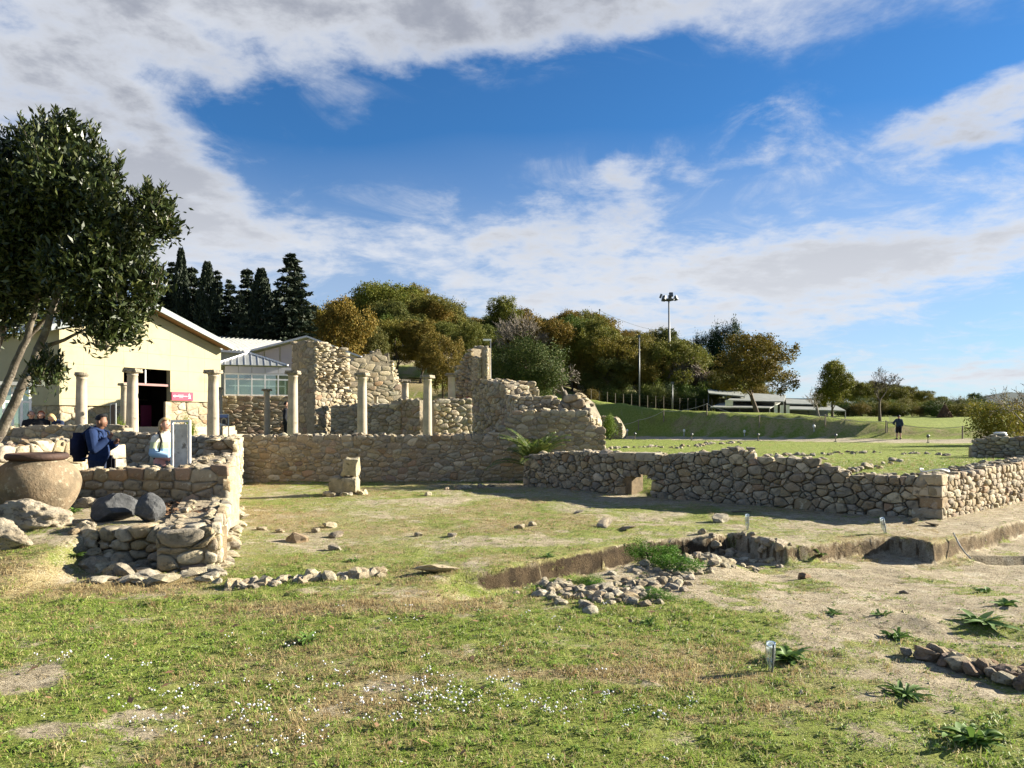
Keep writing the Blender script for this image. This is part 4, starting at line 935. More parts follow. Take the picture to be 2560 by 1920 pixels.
# ---------------------------------------------------------------- columns of the courtyard
def column(px, ytop, d, r, label, zbase=None, style=0, seed=0):
    x = X(px, d); z0 = gz1(x, d) if zbase is None else zbase; ht = Z(ytop, d) - z0; r *= 0.90
    c = empty('column', (x, d, z0), label, 'column', 'ancient columns'); ch = 0.24 * r / 0.2
    MB().lathe([(r * 1.35, -0.1), (r * 1.38, 0.10), (r * 1.28, 0.16), (r * 1.12, 0.18), (r * 1.16, 0.25), (r * 1.04, 0.28)], 20).obj('base', COLUMN, c, True)
    hs = ht - ch; rr = random.Random(seed)
    prof_ = [(r * (1.03 - 0.17 * (t ** 1.6)) * (1 + rr.uniform(-.006, .006)), 0.26 + (hs - 0.26) * t) for t in np.linspace(0, 1, 9)]
    prof_ += [(r * 0.92, hs + 0.005), (r * 0.92, hs + 0.04)]
    MB().lathe(prof_, 26).obj('shaft', COLUMN, c, True)
    cap = MB(); rt = r * 0.86
    cap.lathe([(rt * 0.98, hs + 0.03), (rt * 1.08, hs + ch * 0.30), (rt * 1.38, hs + ch * 0.55), (rt * 1.46, hs + ch * 0.66), (rt * 1.30, hs + ch * 0.74)], 18)
    if style == 0: cap.box((-rt * 1.36, -rt * 1.32, hs + ch * 0.70), (rt * 1.36, rt * 1.32, hs + ch))
    else: cap.lathe([(rt * 1.25, hs + ch * 0.70), (rt * 1.36, hs + ch * 0.8), (rt * 1.3, hs + ch)], 18)
    o = cap.obj('capital', CAPITAL, c)
    if style == 0:                                       # scrolls at the four sides of the capital
        for sx in (-1, 1):
            MB().tube([Vector((sx * rt * 1.24, -rt * 1.3, hs + ch * 0.60)), Vector((sx * rt * 1.24, rt * 1.3, hs + ch * 0.60))], [rt * 0.26, rt * 0.26], 10).obj('volute', CAPITAL, o)
    c.rotation_euler = (rr.uniform(-.006, .006), rr.uniform(-.006, .006), rr.uniform(-.5, .5)); return c
CL = [(203, 931, 25.2, 0.205, 'tall column in front of the cream wall, leftmost of all columns', None, 1), (330, 922, 25.0, 0.21, 'tall column standing before the dark doorway', None, 0),
      (533, 925, 26.0, 0.215, 'tall column at the right corner of the cream building', None, 0), (731, 927, 27.0, 0.21, 'tall column overlapping the left side of the tallest ruin', None, 0),
      (905, 932, 28.0, 0.21, 'tall column in front of the gap between the two tall ruins', None, 0), (1068, 938, 29.0, 0.20, 'tall column right of the pointed ruin', None, 0),
      (223, 955, 33.0, 0.155, 'slimmer column half hidden behind the leftmost tall column', 0.6, 1), (311, 958, 29.5, 0.16, 'slimmer column peeking out left of the doorway column', 0.6, 0),
      (549, 968, 34.0, 0.15, 'slim grey column behind the corner column of the cream building', 0.6, 1), (668, 972, 34.5, 0.165, 'shorter column in front of the glass box', 0.0, 0),
      (1013, 949, 34.0, 0.20, 'short column between the pointed ruin and the next tall column', 0.0, 0), (1130, 933, 33.0, 0.20, 'pale column left of the apse stump', 0.0, 0),
      (940, 987, 36.0, 0.125, 'small pale column stub in front of the pointed ruin', 0.0, 0), (886, 992, 35.8, 0.12, 'smallest column stub beside the tall column between ruins', 0.0, 0)]
for i, (px, yt, d, r, lab, zb_, sty) in enumerate(CL): column(px, yt, d, r, lab, zb_, sty, i)

# ---------------------------------------------------------------- glass box on a stone wall and the sheet roofs behind
gA, gB = at(562, 40), at(728, 41.2)
gw = wall('stone_wall', 'tan stone wall below the glass box', V2(X(540, 39.7), 39.7), V2(X(735, 41.0), 41.0), lambda s: 2.97, 0.34, 0.17, 0.4, [(ST_TAN, 4), (ST_RUST, 3), (ST_GREY, 2)], 131, rubble=0, base=lambda s: 0.2, topin=0.0, minpart=0.01)
Lg, Ug, Ng = frame(gA, gB)
gb = empty('glass_box', (gA.x, gA.y, 0), 'glazed box with white frames and a hipped sheet roof behind the columns', 'glazed building', rz=math.atan2(Ug.y, Ug.x))
def post(a, b_, c, d_, e, f_, par, name='frame', mat=WHITE): return MB().box((a, c, e), (b_, d_, f_)).obj(name, mat, par)
for k in range(5):
    a, c = Lg * k / 5, Lg * (k + 1) / 5
    MB().box((a + 0.03, 0.02, 3.05), (c - 0.03, 0.03, 3.84)).obj('pane', GLASS, gb); MB().box((a + 0.03, 0.02, 3.92), (c - 0.03, 0.03, 4.11)).obj('pane', GLASS, gb)
    post(a - 0.035, a + 0.035, -0.02, 0.06, 2.98, 4.15, gb)
post(Lg - 0.035, Lg + 0.035, -0.02, 0.06, 2.98, 4.15, gb)
for z0_, z1_ in ((2.975, 3.05), (3.84, 3.915), (4.11, 4.20)): MB().box((-0.03, -0.015, z0_), (Lg + 0.03, 0.055, z1_)).obj('rail', WHITE, gb)
for k in range(5): MB().box((Lg * k / 5 + 0.01, -0.03, 4.21), (Lg * (k + 1) / 5 - 0.01, 0.03, 4.56)).obj('polycarbonate_panel', POLY, gb)
m = MB(); m.box((-0.02, 3.5, 1.0), (Lg, 3.6, 4.1)); m.box((-0.1, 0.1, 2.85), (Lg, 3.5, 2.95)); m.obj('interior', pmat('glass_box_room', (0.30, 0.31, 0.22), (0.16, 0.20, 0.17), 1.2, 0.9, coords='pos'), gb)  # back wall and floor in mottled green and tan
for k in range(4): MB().box((0.5 + k * 0.9, 1.6 + 0.3 * (k % 2), 2.95), (0.55 + k * 0.9, 1.65 + 0.3 * (k % 2), 4.05)).obj('inner_post', WHITE, gb)
MB().box((0.2, 1.5, 3.55), (Lg - 0.2, 1.55, 3.62)).obj('handrail', WHITE, gb)
for px in (563, 652): MB().box((s_at(gA, gB, px) - 0.03, -0.12, 2.35), (s_at(gA, gB, px) + 0.03, -0.06, 2.98)).obj('bracket', WHITE, gb)
m = MB(); ap = Vector((1.25, 2.2, 5.48)); e = [Vector((-0.5, -0.15, 4.62)), Vector((3.25, -0.15, 4.64)), Vector((3.4, 4.5, 4.64)), Vector((-0.6, 4.5, 4.62))]
for k in range(4): m.poly([e[k], e[(k + 1) % 4], ap])
hip = m.obj('hipped_roof', POLYG, gb)
for k in range(11):
    t = (k + 0.5) / 11; p = e[0].lerp(e[1], t); tt = min(t / 0.45, (1 - t) / 0.55) if True else 1
    MB().tube([p + Vector((0, 0, 0.03)), p.lerp(Vector((p.x + (ap.x - p.x) * 0.0, ap.y, ap.z)), min(0.98, tt)) + Vector((0, 0, 0.03))], 0.016, 5).obj('seam', METAL, hip)
for q in (e[0], e[1]): MB().tube([q + Vector((0, 0, 0.04)), ap + Vector((0, 0, 0.04))], 0.05, 6).obj('ridge_cap', WHITE, hip)
hall = empty('sheet_roof_hall', (X(766, 48), 48, 0), 'wide hall with pinkish translucent gable behind the tallest ruin', 'building', 'sheet roofed halls')
la, lb, lc = P(606, 884, 48) - hall.location, P(766, 843, 48) - hall.location, P(902, 894, 48) - hall.location
m = MB(); m.prism([la, lb, lb + Vector((0, 0, .12)), la + Vector((0, 0, .12))], (0, 14, 0)); m.prism([lb, lc, lc + Vector((0, 0, .12)), lb + Vector((0, 0, .12))], (0, 14, 0)); hr = m.obj('roof', POLY, hall)
gp = [la + Vector((0.2, 0.5, -0.05)), lb + Vector((0, 0.5, -0.05)), lc + Vector((-0.2, 0.5, -0.05))]; zlow = Z(912, 48)
n = 7
for k in range(n):
    x0, x1 = gp[0].x + (gp[2].x - gp[0].x) * k / n + 0.03, gp[0].x + (gp[2].x - gp[0].x) * (k + 1) / n - 0.03
    zz = lambda x: float(np.interp(x, [gp[0].x, gp[1].x, gp[2].x], [gp[0].z, gp[1].z, gp[2].z]))
    pts = [Vector((x0, 0.5, zlow - (0.35 if x0 < 1 else -0.2))), Vector((x1, 0.5, zlow - (0.35 if x0 < 1 else -0.2))), Vector((x1, 0.5, zz(x1)))] + ([Vector((gp[1].x, 0.5, gp[1].z))] if x0 < gp[1].x < x1 else []) + [Vector((x0, 0.5, zz(x0)))]
    MB().prism(pts, (0, 0.05, 0)).obj('gable_panel', pmat('pink_polycarbonate', (0.45, 0.38, 0.37), (0.38, 0.32, 0.33), 1, 0.4), hall)
MB().box((la.x + 0.4, 0.7, 0), (lc.x - 0.4, 0.9, zlow - 0.3)).obj('wall', YELLOW, hall)
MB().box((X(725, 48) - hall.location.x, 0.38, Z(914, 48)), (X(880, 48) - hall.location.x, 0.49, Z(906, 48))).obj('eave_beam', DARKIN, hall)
wing = empty('sheet_roof_hall', P(552, 880, 50), 'lower hall roof of ribbed grey sheet next to the cream gable', 'building', 'sheet roofed halls')
q = [P(470, 874, 47), P(612, 884, 46.5), P(706, 857, 57), P(540, 845, 58)]; q = [v - wing.location for v in q]
m = MB(); m.prism(q, (0, 0, 0.12)); wr = m.obj('roof', POLY, wing)
for k in range(15):
    t = (k + 0.5) / 15; MB().tube([q[0].lerp(q[1], t) + Vector((0, 0, .15)), q[3].lerp(q[2], t) + Vector((0, 0, .15))], 0.05, 5).obj('rib', POLYG, wr)
m = MB(); m.box((q[0].x, q[1].y + 0.6, -wing.location.z), (q[1].x - 0.3, q[1].y + 0.8, q[0].z - 0.1)); m.obj('wall', POLYG, wing)

# glazed passage at the photo's left edge
hA, hB = at(-130, 22.8), at(75, 24.2); Lh, Uh, Nh = frame(hA, hB)
gh = empty('glazed_passage', (hA.x, hA.y, 0), 'glazed passage with white posts at the edge, behind the tree trunks', 'glazed building', rz=math.atan2(Uh.y, Uh.x))
n = 9
for k in range(n + 1):
    a = Lh * k / n; MB().box((a - 0.035, -0.03, 0.6), (a + 0.035, 0.04, 2.75 - 0.0)).obj('post', WHITE, gh)
    if k < n:
        MB().box((a + 0.036, 0, 0.7), (a + Lh / n - 0.036, 0.01, 2.2)).obj('pane', GLASS, gh); MB().box((a + 0.036, 0, 2.27), (a + Lh / n - 0.036, 0.01, 2.72)).obj('pane', GLASS, gh)
MB().box((-0.05, -0.025, 2.2), (Lh + 0.05, 0.035, 2.268)).obj('rail', WHITE, gh); MB().box((-0.2, -0.35, 2.752), (Lh + 0.35, 2.5, 2.86)).obj('roof', POLYG, gh)
MB().box((-0.05, 2.4, 0.6), (Lh, 2.5, 2.74)).obj('wall', pmat('passage_wall', (0.32, 0.33, 0.28), (0.2, 0.22, 0.18), 1.0, 0.9), gh)

# notice boards, picture board, planters
def legs_frame(name, label, loc, w, z0, z1, rz, zleg=None, cat='board', mat=METAL, group=None):
    o = empty(name, loc, label, cat, group, rz)
    for sx in (-1, 1): MB().box((sx * w / 2 - 0.018, -0.018, 0), (sx * w / 2 + 0.018, 0.018, z1)).obj('leg', mat, o)
    MB().box((-w / 2 + 0.019, -0.016, z1 - 0.036), (w / 2 - 0.019, 0.016, z1 - 0.001)).obj('rail', mat, o)
    MB().box((-w / 2 + 0.019, -0.016, z0 - 0.03), (w / 2 - 0.019, 0.016, z0 + 0.005)).obj('rail', mat, o)
    return o
x = X(545, 33.5); pb = legs_frame('picture_board', 'metal stand with a colour picture of an arcade in front of the shaded wall', (x, 33.5, gz1(x, 33.5)), 0.92, 0.95, Z(1035, 33.5) - gz1(x, 33.5), 0.1)
zt_ = Z(1035, 33.5) - pb.location.z
pic = MB().box((-0.43, -0.03, zt_ - 0.52), (0.43, -0.005, zt_ - 0.04)).obj('picture', flat('picture_shadow_tones', (0.13, 0.10, 0.09)), pb)
MB().box((-0.43, -0.033, zt_ - 0.16), (0.43, -0.031, zt_ - 0.04)).obj('picture_sky', flat('picture_sky', (0.16, 0.22, 0.42)), pic)
MB().poly([Vector((-0.43, -0.034, zt_ - 0.52)), Vector((0.43, -0.034, zt_ - 0.52)), Vector((0.1, -0.034, zt_ - 0.40)), Vector((-0.4, -0.034, zt_ - 0.44))]).obj('picture_floor', flat('picture_floor', (0.72, 0.70, 0.64)), pic)
for cx, wv, hv in ((-0.25, 0.09, 0.22), (0.27, 0.13, 0.27)):
    MB().poly([Vector((cx - wv, -0.0345, zt_ - 0.42)), Vector((cx + wv, -0.0345, zt_ - 0.42)), Vector((cx + wv, -0.0345, zt_ - 0.42 + hv * 0.7)), Vector((cx, -0.0345, zt_ - 0.42 + hv)), Vector((cx - wv, -0.0345, zt_ - 0.42 + hv * 0.7))]).obj('picture_arch', flat('picture_arch', (0.45, 0.36, 0.22)), pic)
    MB().poly([Vector((cx - wv * .6, -0.036, zt_ - 0.42)), Vector((cx + wv * .6, -0.036, zt_ - 0.42)), Vector((cx + wv * .6, -0.036, zt_ - 0.42 + hv * 0.5)), Vector((cx, -0.036, zt_ - 0.42 + hv * .75)), Vector((cx - wv * .6, -0.036, zt_ - 0.42 + hv * 0.5))]).obj('picture_opening', flat('picture_opening', (0.06, 0.055, 0.05)), pic)
MB().box((-0.10, -0.04, zt_ - 0.70), (0.12, -0.02, zt_ - 0.54)).obj('label_plate', WHITE, pb)
for sx in (-1, 1): MB().tube([(sx * 0.44, 0.0, 0.9), (-sx * 0.44, 0.0, 0.1)], 0.012, 6).obj('brace', METAL, pb)
x = X(283, 27.0); nb = legs_frame('notice_board', 'narrow brown notice board on thin legs left of the doorway column', (x, 27, gz1(x, 27)), 0.18, 0.62, Z(1008, 27) - gz1(x, 27), 0.0)
MB().box((-0.07, -0.03, 0.72), (0.07, -0.005, Z(1012, 27) - nb.location.z)).obj('panel', flat('brown_panel', (0.11, 0.085, 0.075)), nb)
# blank board in front of the woman
x = X(452, 12.6); zg = gz1(x, 12.6); bb = legs_frame('sign_frame', 'grey metal frame holding a weathered blank panel in front of the woman', (x, 12.6, zg), 0.315, 0.30, Z(1050, 12.6) - zg, -0.12, cat='sign', mat=WHITE)
zt_ = Z(1050, 12.6) - zg
MB().box((-0.145, -0.016, 0.50), (0.145, 0.016, 0.53)).obj('rail', METAL, bb)
MB().box((-0.118, -0.012, 0.56), (0.118, 0.010, zt_ - 0.07)).obj('panel', pmat('weathered_panel', (0.72, 0.69, 0.62), (0.5, 0.47, 0.41), 6, 0.9, 0.2, 20, spots=(0.25, 0.23, 0.19), sscale=7, detail=10), bb)
for sx in (-0.08, 0.08):
    MB().box((sx - 0.006, -0.006, zt_ - 0.07), (sx + 0.006, 0.006, zt_ - 0.037)).obj('clip', METAL, bb); MB().box((sx - 0.006, -0.006, 0.53), (sx + 0.006, 0.006, 0.56)).obj('clip', METAL, bb)
for sx in (-1, 1): MB().tube([(sx * 0.15, 0, 0.29), (sx * 0.04, 0.12, 0.0)], 0.008, 6).obj('strut', METAL, bb)
# ================================================================ clay storage jar
TERRA = pmat('old_terracotta', (0.235, 0.175, 0.11), (0.12, 0.095, 0.062), 4.2, 0.92, 0.9, 26, spots=(0.31, 0.265, 0.185), sscale=13, sth=(0.55, 0.68), dist=0.015, detail=10)
LIDM = pmat('rusty_lid', (0.075, 0.042, 0.030), (0.045, 0.028, 0.022), 6, 0.7, 0.4, 30)
jx, jd = X(93, 9.5), 9.5; jz = gz1(jx, jd) - 0.09
jar = empty('storage_jar', (jx, jd, jz), 'huge round clay storage jar with a dark flat lid on the terrace', 'jar')
pts = [(0.16, 0.0), (0.24, 0.03), (0.33, 0.14), (0.415, 0.26), (0.475, 0.38), (0.50, 0.49), (0.495, 0.58), (0.46, 0.67), (0.40, 0.74), (0.33, 0.79), (0.285, 0.81), (0.275, 0.83)]
zs = np.linspace(0, 0.83, 34); rr = np.interp(zs, [p[1] for p in pts], [p[0] for p in pts])
for _ in range(2): rr[1:-1] = (rr[:-2] + 2 * rr[1:-1] + rr[2:]) / 4
m = MB().lathe(list(zip(rr, zs)), 56)
for i, v in enumerate(m.v):
    n = 1 + 0.012 * float(fbm(v.x * 5, v.y * 5, v.z * 5, 3, 4)); m.v[i] = Vector((v.x * n, v.y * n, v.z))
m.obj('body', TERRA, jar, True)
MB().lathe([(0.27, 0.805), (0.33, 0.815), (0.355, 0.84), (0.352, 0.875), (0.335, 0.895), (0.318, 0.899), (0.308, 0.886), (0.0001, 0.882)], 48, cap=False).obj('lid', LIDM, jar, True)

# ================================================================ people
SKIN1 = flat('skin_brown', (0.20, 0.10, 0.06), 0.55); SKIN2 = flat('skin_fair', (0.52, 0.30, 0.21), 0.55)
def cloth(name, c, c2=None): return pmat(name, c, c2 or tuple(x * 0.7 for x in c), 9, 0.95, 0.5, 90, dist=0.005)
TMP = bpy.data.scenes.new('workbench')
TORSO = ('pelvis', 'belly', 'chest', 'uchest', 'hem')
def skin_obj(name, J, edges, root, mat, parent, grow=0.0, sub=2, voxel=None):
    """one continuous skin over tapered limbs"""
    m = MB(); done = set()
    def ball(c, r, el):
        i0 = len(m.v); m.lathe([(max(1e-4, r * math.sin(a)), -r * math.cos(a)) for a in np.linspace(0.02, math.pi - 0.02, 9)], 12, c)
        if el:
            for q in range(i0, len(m.v)): v = m.v[q]; m.v[q] = Vector((c.x + (v.x - c.x) * 1.22, c.y + (v.y - c.y) * 0.86, v.z))
    for a, b_ in edges:
        pa_, pb_ = Vector(J[a][:3]), Vector(J[b_][:3]); ra, rb = J[a][3] + grow, J[b_][3] + grow
        n = 7; i0 = len(m.v); e1, e2 = a in TORSO, b_ in TORSO
        m.tube([pa_.lerp(pb_, t) for t in np.linspace(0, 1, n)], [ra + (rb - ra) * t for t in np.linspace(0, 1, n)], 12)
        if e1 and e2:
            for k in range(n):
                c = pa_.lerp(pb_, k / (n - 1))
                for q in range(i0 + k * 12, i0 + k * 12 + 12): v = m.v[q]; m.v[q] = Vector((c.x + (v.x - c.x) * 1.22, c.y + (v.y - c.y) * 0.86, v.z))
        for k_, p_, r_ in ((a, pa_, ra), (b_, pb_, rb)):
            if k_ not in done: done.add(k_); ball(p_, r_, k_ in TORSO)
    o = meshobj(name, m.v, m.f); TMP.collection.objects.link(o)
    md = o.modifiers.new('join', 'REMESH'); md.mode = 'VOXEL'; md.voxel_size = voxel or VOX[0]
    sm = o.modifiers.new('smooth', 'SMOOTH'); sm.factor = 0.5; sm.iterations = 4 if name != 'body' else 2
    vl = TMP.view_layers[0]; vl.update(); nm = bpy.data.meshes.new_from_object(o.evaluated_get(vl.depsgraph)); nm.name = name; old = o.data
    o.modifiers.clear(); o.data = nm; TMP.collection.objects.unlink(o); COL.objects.link(o); bpy.data.meshes.remove(old)
    nm.materials.clear(); nm.materials.append(mat); nm.polygons.foreach_set('use_smooth', [True] * len(nm.polygons)); o.parent = parent; return o
VOX = [0.012]
BASE = dict(pelvis=(0, 0, .95, .145), belly=(0, -.01, 1.08, .135), chest=(0, 0, 1.26, .15), uchest=(0, .01, 1.39, .115), neck=(0, .01, 1.49, .058), jaw=(0, -.012, 1.555, .066), head=(0, -.012, 1.63, .092), crown=(0, 0, 1.70, .066),
            hipL=(.09, 0, .90, .10), kneeL=(.10, -.015, .50, .066), calfL=(.10, .01, .34, .058), ankL=(.10, .02, .09, .042), toeL=(.115, -.13, .035, .034),
            shoL=(.18, .01, 1.40, .068), elbL=(.25, .04, 1.13, .05), wriL=(.255, -.06, .90, .032), palL=(.25, -.085, .83, .034))
SPINE = [('pelvis', 'belly'), ('belly', 'chest'), ('chest', 'uchest'), ('uchest', 'neck'), ('neck', 'jaw'), ('jaw', 'head'), ('head', 'crown')]
def LEG(s): return [('pelvis', 'hip' + s), ('hip' + s, 'knee' + s), ('knee' + s, 'calf' + s), ('calf' + s, 'ank' + s), ('ank' + s, 'toe' + s)]
def ARM(s): return [('uchest', 'sho' + s), ('sho' + s, 'elb' + s), ('elb' + s, 'wri' + s), ('wri' + s, 'pal' + s)]
def person(loc, rz, label, skin, top, legs, hair, hairm, over=None, shoe=None, sleeve=1.0, shorts=False, scale=1.0, bands=None, group='visitors'):
    J = dict(BASE)
    for k in list(J):
        if k.endswith('L'): v = J[k]; J[k[:-1] + 'R'] = (-v[0],) + tuple(v[1:])
    J.update(over or {}); p = empty('person', loc, label, 'person', group, rz); p.scale = (scale,) * 3
    E_ = SPINE + LEG('L') + LEG('R') + ARM('L') + ARM('R')
    for s in 'LR':                                          # five bent fingers on each hand
        pal, wri = Vector(J['pal' + s][:3]), Vector(J['wri' + s][:3]); d = (pal - wri).normalized()
        side = d.cross(Vector((1 if s == 'L' else -1, 0.15, 0.1))).normalized(); curl = side.cross(d)
        for q, (off, ln) in enumerate(((-.026, .060), (-.009, .072), (.009, .068), (.025, .052))):
            b0 = pal + side * off + d * .030; b1 = b0 + d * ln * .5 + curl * .006; b2 = b1 + d * ln * .36 + curl * .028
            for n_, v in (('a', b0), ('b', b1), ('c', b2)): J['f%d%s%s' % (q, n_, s)] = (*v, .0088 if n_ != 'c' else .0075)
            E_ += [('pal' + s, 'f%da%s' % (q, s)), ('f%da%s' % (q, s), 'f%db%s' % (q, s)), ('f%db%s' % (q, s), 'f%dc%s' % (q, s))]
        t0 = pal - d * .012 - side * .036; t1 = t0 + d * .036 - side * .014 + curl * .012
        J['ta' + s] = (*t0, .0105); J['tb' + s] = (*t1, .009); E_ += [('pal' + s, 'ta' + s), ('ta' + s, 'tb' + s)]
    body = skin_obj('body', J, E_, 'pelvis', skin, p)
    hd, jw, cr = Vector(J['head'][:3]), Vector(J['jaw'][:3]), Vector(J['crown'][:3]); up = (cr - jw).normalized()
    fw = Vector(J.get('look', (0, -1, 0))[:3]); fw = (fw - up * fw.dot(up)).normalized(); sd_ = up.cross(fw)
    m = MB(); q = hd + fw * .088 - up * .012; m.poly([q + up * .035, q - sd_ * .014 - up * .012, q + fw * .024 - up * .010]); m.poly([q + up * .035, q + fw * .024 - up * .010, q + sd_ * .014 - up * .012]); m.poly([q - sd_ * .014 - up * .012, q + sd_ * .014 - up * .012, q + fw * .024 - up * .010])
    m.obj('nose', skin, p)
    for sgn in (-1, 1):
        e = hd + fw * .086 + sd_ * sgn * .032 + up * .012
        MB().lathe([(.001, -.007), (.007, -.004), (.008, 0), (.007, .004), (.001, .007)], 8, e).obj('eye', flat('eye_dark', (0.02, 0.015, 0.012), 0.3), p)
        MB().lathe([(.004, -.03), (.016, -.018), (.018, .008), (.010, .028), (.001, .032)], 8, hd + sd_ * sgn * .093 - fw * .008).obj('ear', skin, p)
    q = hd + fw * .082 - up * .052; MB().box((-.022, -.004, -.005), (.022, .006, .005), Matrix.Translation(q) @ Matrix((sd_, -fw, up)).transposed().to_4x4()).obj('mouth', flat('lips', (0.25, 0.08, 0.07)), p)
    # hair
    bm = bmesh.new(); bmesh.ops.create_icosphere(bm, subdivisions=3, radius=1.0); kill = []
    hr = Matrix((sd_, -fw, up)).transposed()
    for v in bm.verts:
        c = v.co.copy(); face = c.y < -0.25 and c.z < (0.62 if hair == 'short' else 0.5); low = c.z < -0.25 and hair != 'long'
        if face or low or (hair == 'bald' and c.z > 0.35): kill.append(v)
        k = 1 + 0.05 * float(fbm(c.x * 4, c.y * 4, c.z * 4, 2, 3)); l = Vector((c.x * .105 * k, c.y * .112 * k + .008, c.z * .120 * k + .030))
        if hair == 'long' and c.z < 0.1 and not face: l = Vector((c.x * (.108 + .03 * -c.z) * k, c.y * .10 * k + .022, c.z * .24 + .02))
        v.co = hd + hr @ l
    bmesh.ops.delete(bm, geom=kill, context='VERTS'); me = bpy.data.meshes.new('hair'); bm.to_mesh(me); bm.free(); me.materials.append(hairm)
    me.polygons.foreach_set('use_smooth', [True] * len(me.polygons)); put(bpy.data.objects.new('hair', me), p)
    # clothes follow the body
    T = dict(J); w = Vector(J['elbR'][:3]).lerp(Vector(J['wriR'][:3]), sleeve); T['wriR'] = (*w, J['wriR'][3] + .012)
    w = Vector(J['elbL'][:3]).lerp(Vector(J['wriL'][:3]), sleeve); T['wriL'] = (*w, J['wriL'][3] + .012); T['neck'] = (*(Vector(J['neck'][:3]) + up * (.02 if hair == 'long' else -.01)), J['neck'][3] + .002)
    hm = Vector(J['pelvis'][:3]); T['hem'] = (*hm, J['pelvis'][3] + .005)
    sweater = skin_obj('sweater', T, [('hem', 'belly'), ('belly', 'chest'), ('chest', 'uchest'), ('uchest', 'neck')] + [e for s in 'LR' for e in ARM(s)[:3]], 'chest', top, p, .019)
    TL = dict(J); lg = []
    for s in 'LR':
        lg += LEG(s)[:2] + ([] if shorts else LEG(s)[2:4])
        if shorts: TL['knee' + s] = (*Vector(J['knee' + s][:3]).lerp(Vector(J['hip' + s][:3]), .06), .085)
    skin_obj('trousers', TL, lg, 'pelvis', legs, p, .018)
    for s in 'LR': skin_obj('shoe', dict(a=(*(Vector(J['ank' + s][:3]) + Vector((0, .01, -.045))), .048), b=J['toe' + s]), [('a', 'b')], 'a', shoe or flat('shoe_dark', (0.05, 0.045, 0.045)), p, .012)
    return p, J
NAVY = cloth('navy_wool', (0.012, 0.028, 0.085)); BLACKC = cloth('black_cloth', (0.012, 0.012, 0.015)); JEANS = cloth('dark_jeans', (0.020, 0.030, 0.060)); PALEJ = cloth('washed_jeans', (0.17, 0.20, 0.24), (0.09, 0.11, 0.14))
def hairmat(n, c): return pmat(n, c, tuple(x * 0.55 for x in c), 30, 0.6, 0.6, 120, dist=0.004)
HBLACK, HBLOND, HGREY, HRED = hairmat('hair_black', (0.012, 0.010, 0.009)), hairmat('hair_blond', (0.52, 0.36, 0.16)), hairmat('hair_grey', (0.42, 0.38, 0.35)), hairmat('hair_red', (0.42, 0.085, 0.025))
# man in navy, looking down, one hand at his chest, backpack on his back
VOX[0] = 0.0085
x, d = X(243, 13.4), 13.4
man, J = person((x, d, gz1(x, d)), R(98), 'man in navy sweater with backpack, head bowed, hand raised to his chest', SKIN1, NAVY, JEANS, 'short', HBLACK,
    dict(belly=(0, -.045, 1.08, .165), pelvis=(0, 0, .95, .145), chest=(0, -.01, 1.27, .16), uchest=(0, .02, 1.40, .125), neck=(0, -.005, 1.49, .066), jaw=(0, -.055, 1.545, .07), head=(0, -.075, 1.615, .096), crown=(0, -.085, 1.69, .07), look=(0, -1, -.45),
         shoR=(-.215, .02, 1.40, .08), elbR=(-.27, -.04, 1.14, .062), wriR=(-.15, -.21, 1.28, .040), palR=(-.11, -.245, 1.335, .038),
         shoL=(.215, .02, 1.40, .08), elbL=(.28, -.05, 1.14, .062), wriL=(.15, -.24, 1.22, .040), palL=(.10, -.275, 1.25, .038)))
bm = bmesh.new(); bmesh.ops.create_cube(bm, size=1); bmesh.ops.bevel(bm, geom=bm.edges[:], offset=.22, segments=3, affect='EDGES')
for v in bm.verts: v.co = Vector((v.co.x * .36, v.co.y * .24 + .30, v.co.z * .52 + 1.17)) 
me = bpy.data.meshes.new('backpack'); bm.to_mesh(me); bm.free(); me.materials.append(cloth('navy_nylon', (0.010, 0.014, 0.040))); me.polygons.foreach_set('use_smooth', [True] * len(me.polygons))
bp = put(bpy.data.objects.new('backpack', me), None, man.location, man.rotation_euler.z, 'dark navy backpack worn by the man in navy sweater', 'backpack')
for sx in (-.13, .13): MB().tube([(sx, .20, 1.40), (sx * 1.1, .06, 1.53), (sx * 1.1, -.14, 1.44), (sx * 1.2, -.19, 1.25), (sx * 1.4, -.02, 1.0), (sx, .2, .96)], .018, 6).obj('strap', NAVY, bp)
bm = bmesh.new(); bmesh.ops.create_cube(bm, size=1); bmesh.ops.bevel(bm, geom=bm.edges[:], offset=.2, segments=3, affect='EDGES')
for v in bm.verts: v.co = Vector((v.co.x * .10 + .23, v.co.y * .24 - .10, v.co.z * .30 + .86))
me = bpy.data.meshes.new('shoulder_bag'); bm.to_mesh(me); bm.free(); me.materials.append(BLACKC)
bg_ = put(bpy.data.objects.new('shoulder_bag', me), None, man.location, man.rotation_euler.z, 'black bag hanging at the hip of the man in navy', 'bag')
# woman in striped pastel sweater
m_, nt, b = newmat('striped_knit'); tc = nt.nodes.new('ShaderNodeTexCoord'); sp = nt.nodes.new('ShaderNodeSeparateXYZ'); nt.links.new(tc.outputs['Object'], sp.inputs[0])
rp_ = nt.nodes.new('ShaderNodeValToRGB'); nt.links.new(((E(nt, sp.outputs[2]) - 0.90) / 0.65).s, rp_.inputs[0]); rp_.color_ramp.interpolation = 'CONSTANT'
els = rp_.color_ramp.elements; els[0].position = 0; els[0].color = (0.55, 0.30, 0.29, 1); els[1].position = 0.22; els[1].color = (0.30, 0.46, 0.62, 1)
for pos_, c in ((0.47, (0.48, 0.52, 0.33, 1)), (0.66, (0.72, 0.68, 0.56, 1))): e = els.new(pos_); e.color = c
nt.links.new(rp_.outputs[0], b.inputs['Base Color']); b.inputs['Roughness'].default_value = 0.95; bumpnode(nt, b, noise_fac(nt, tc.outputs['Object'], 90, 4), 0.5, 0.006)
VOX[0] = 0.0085
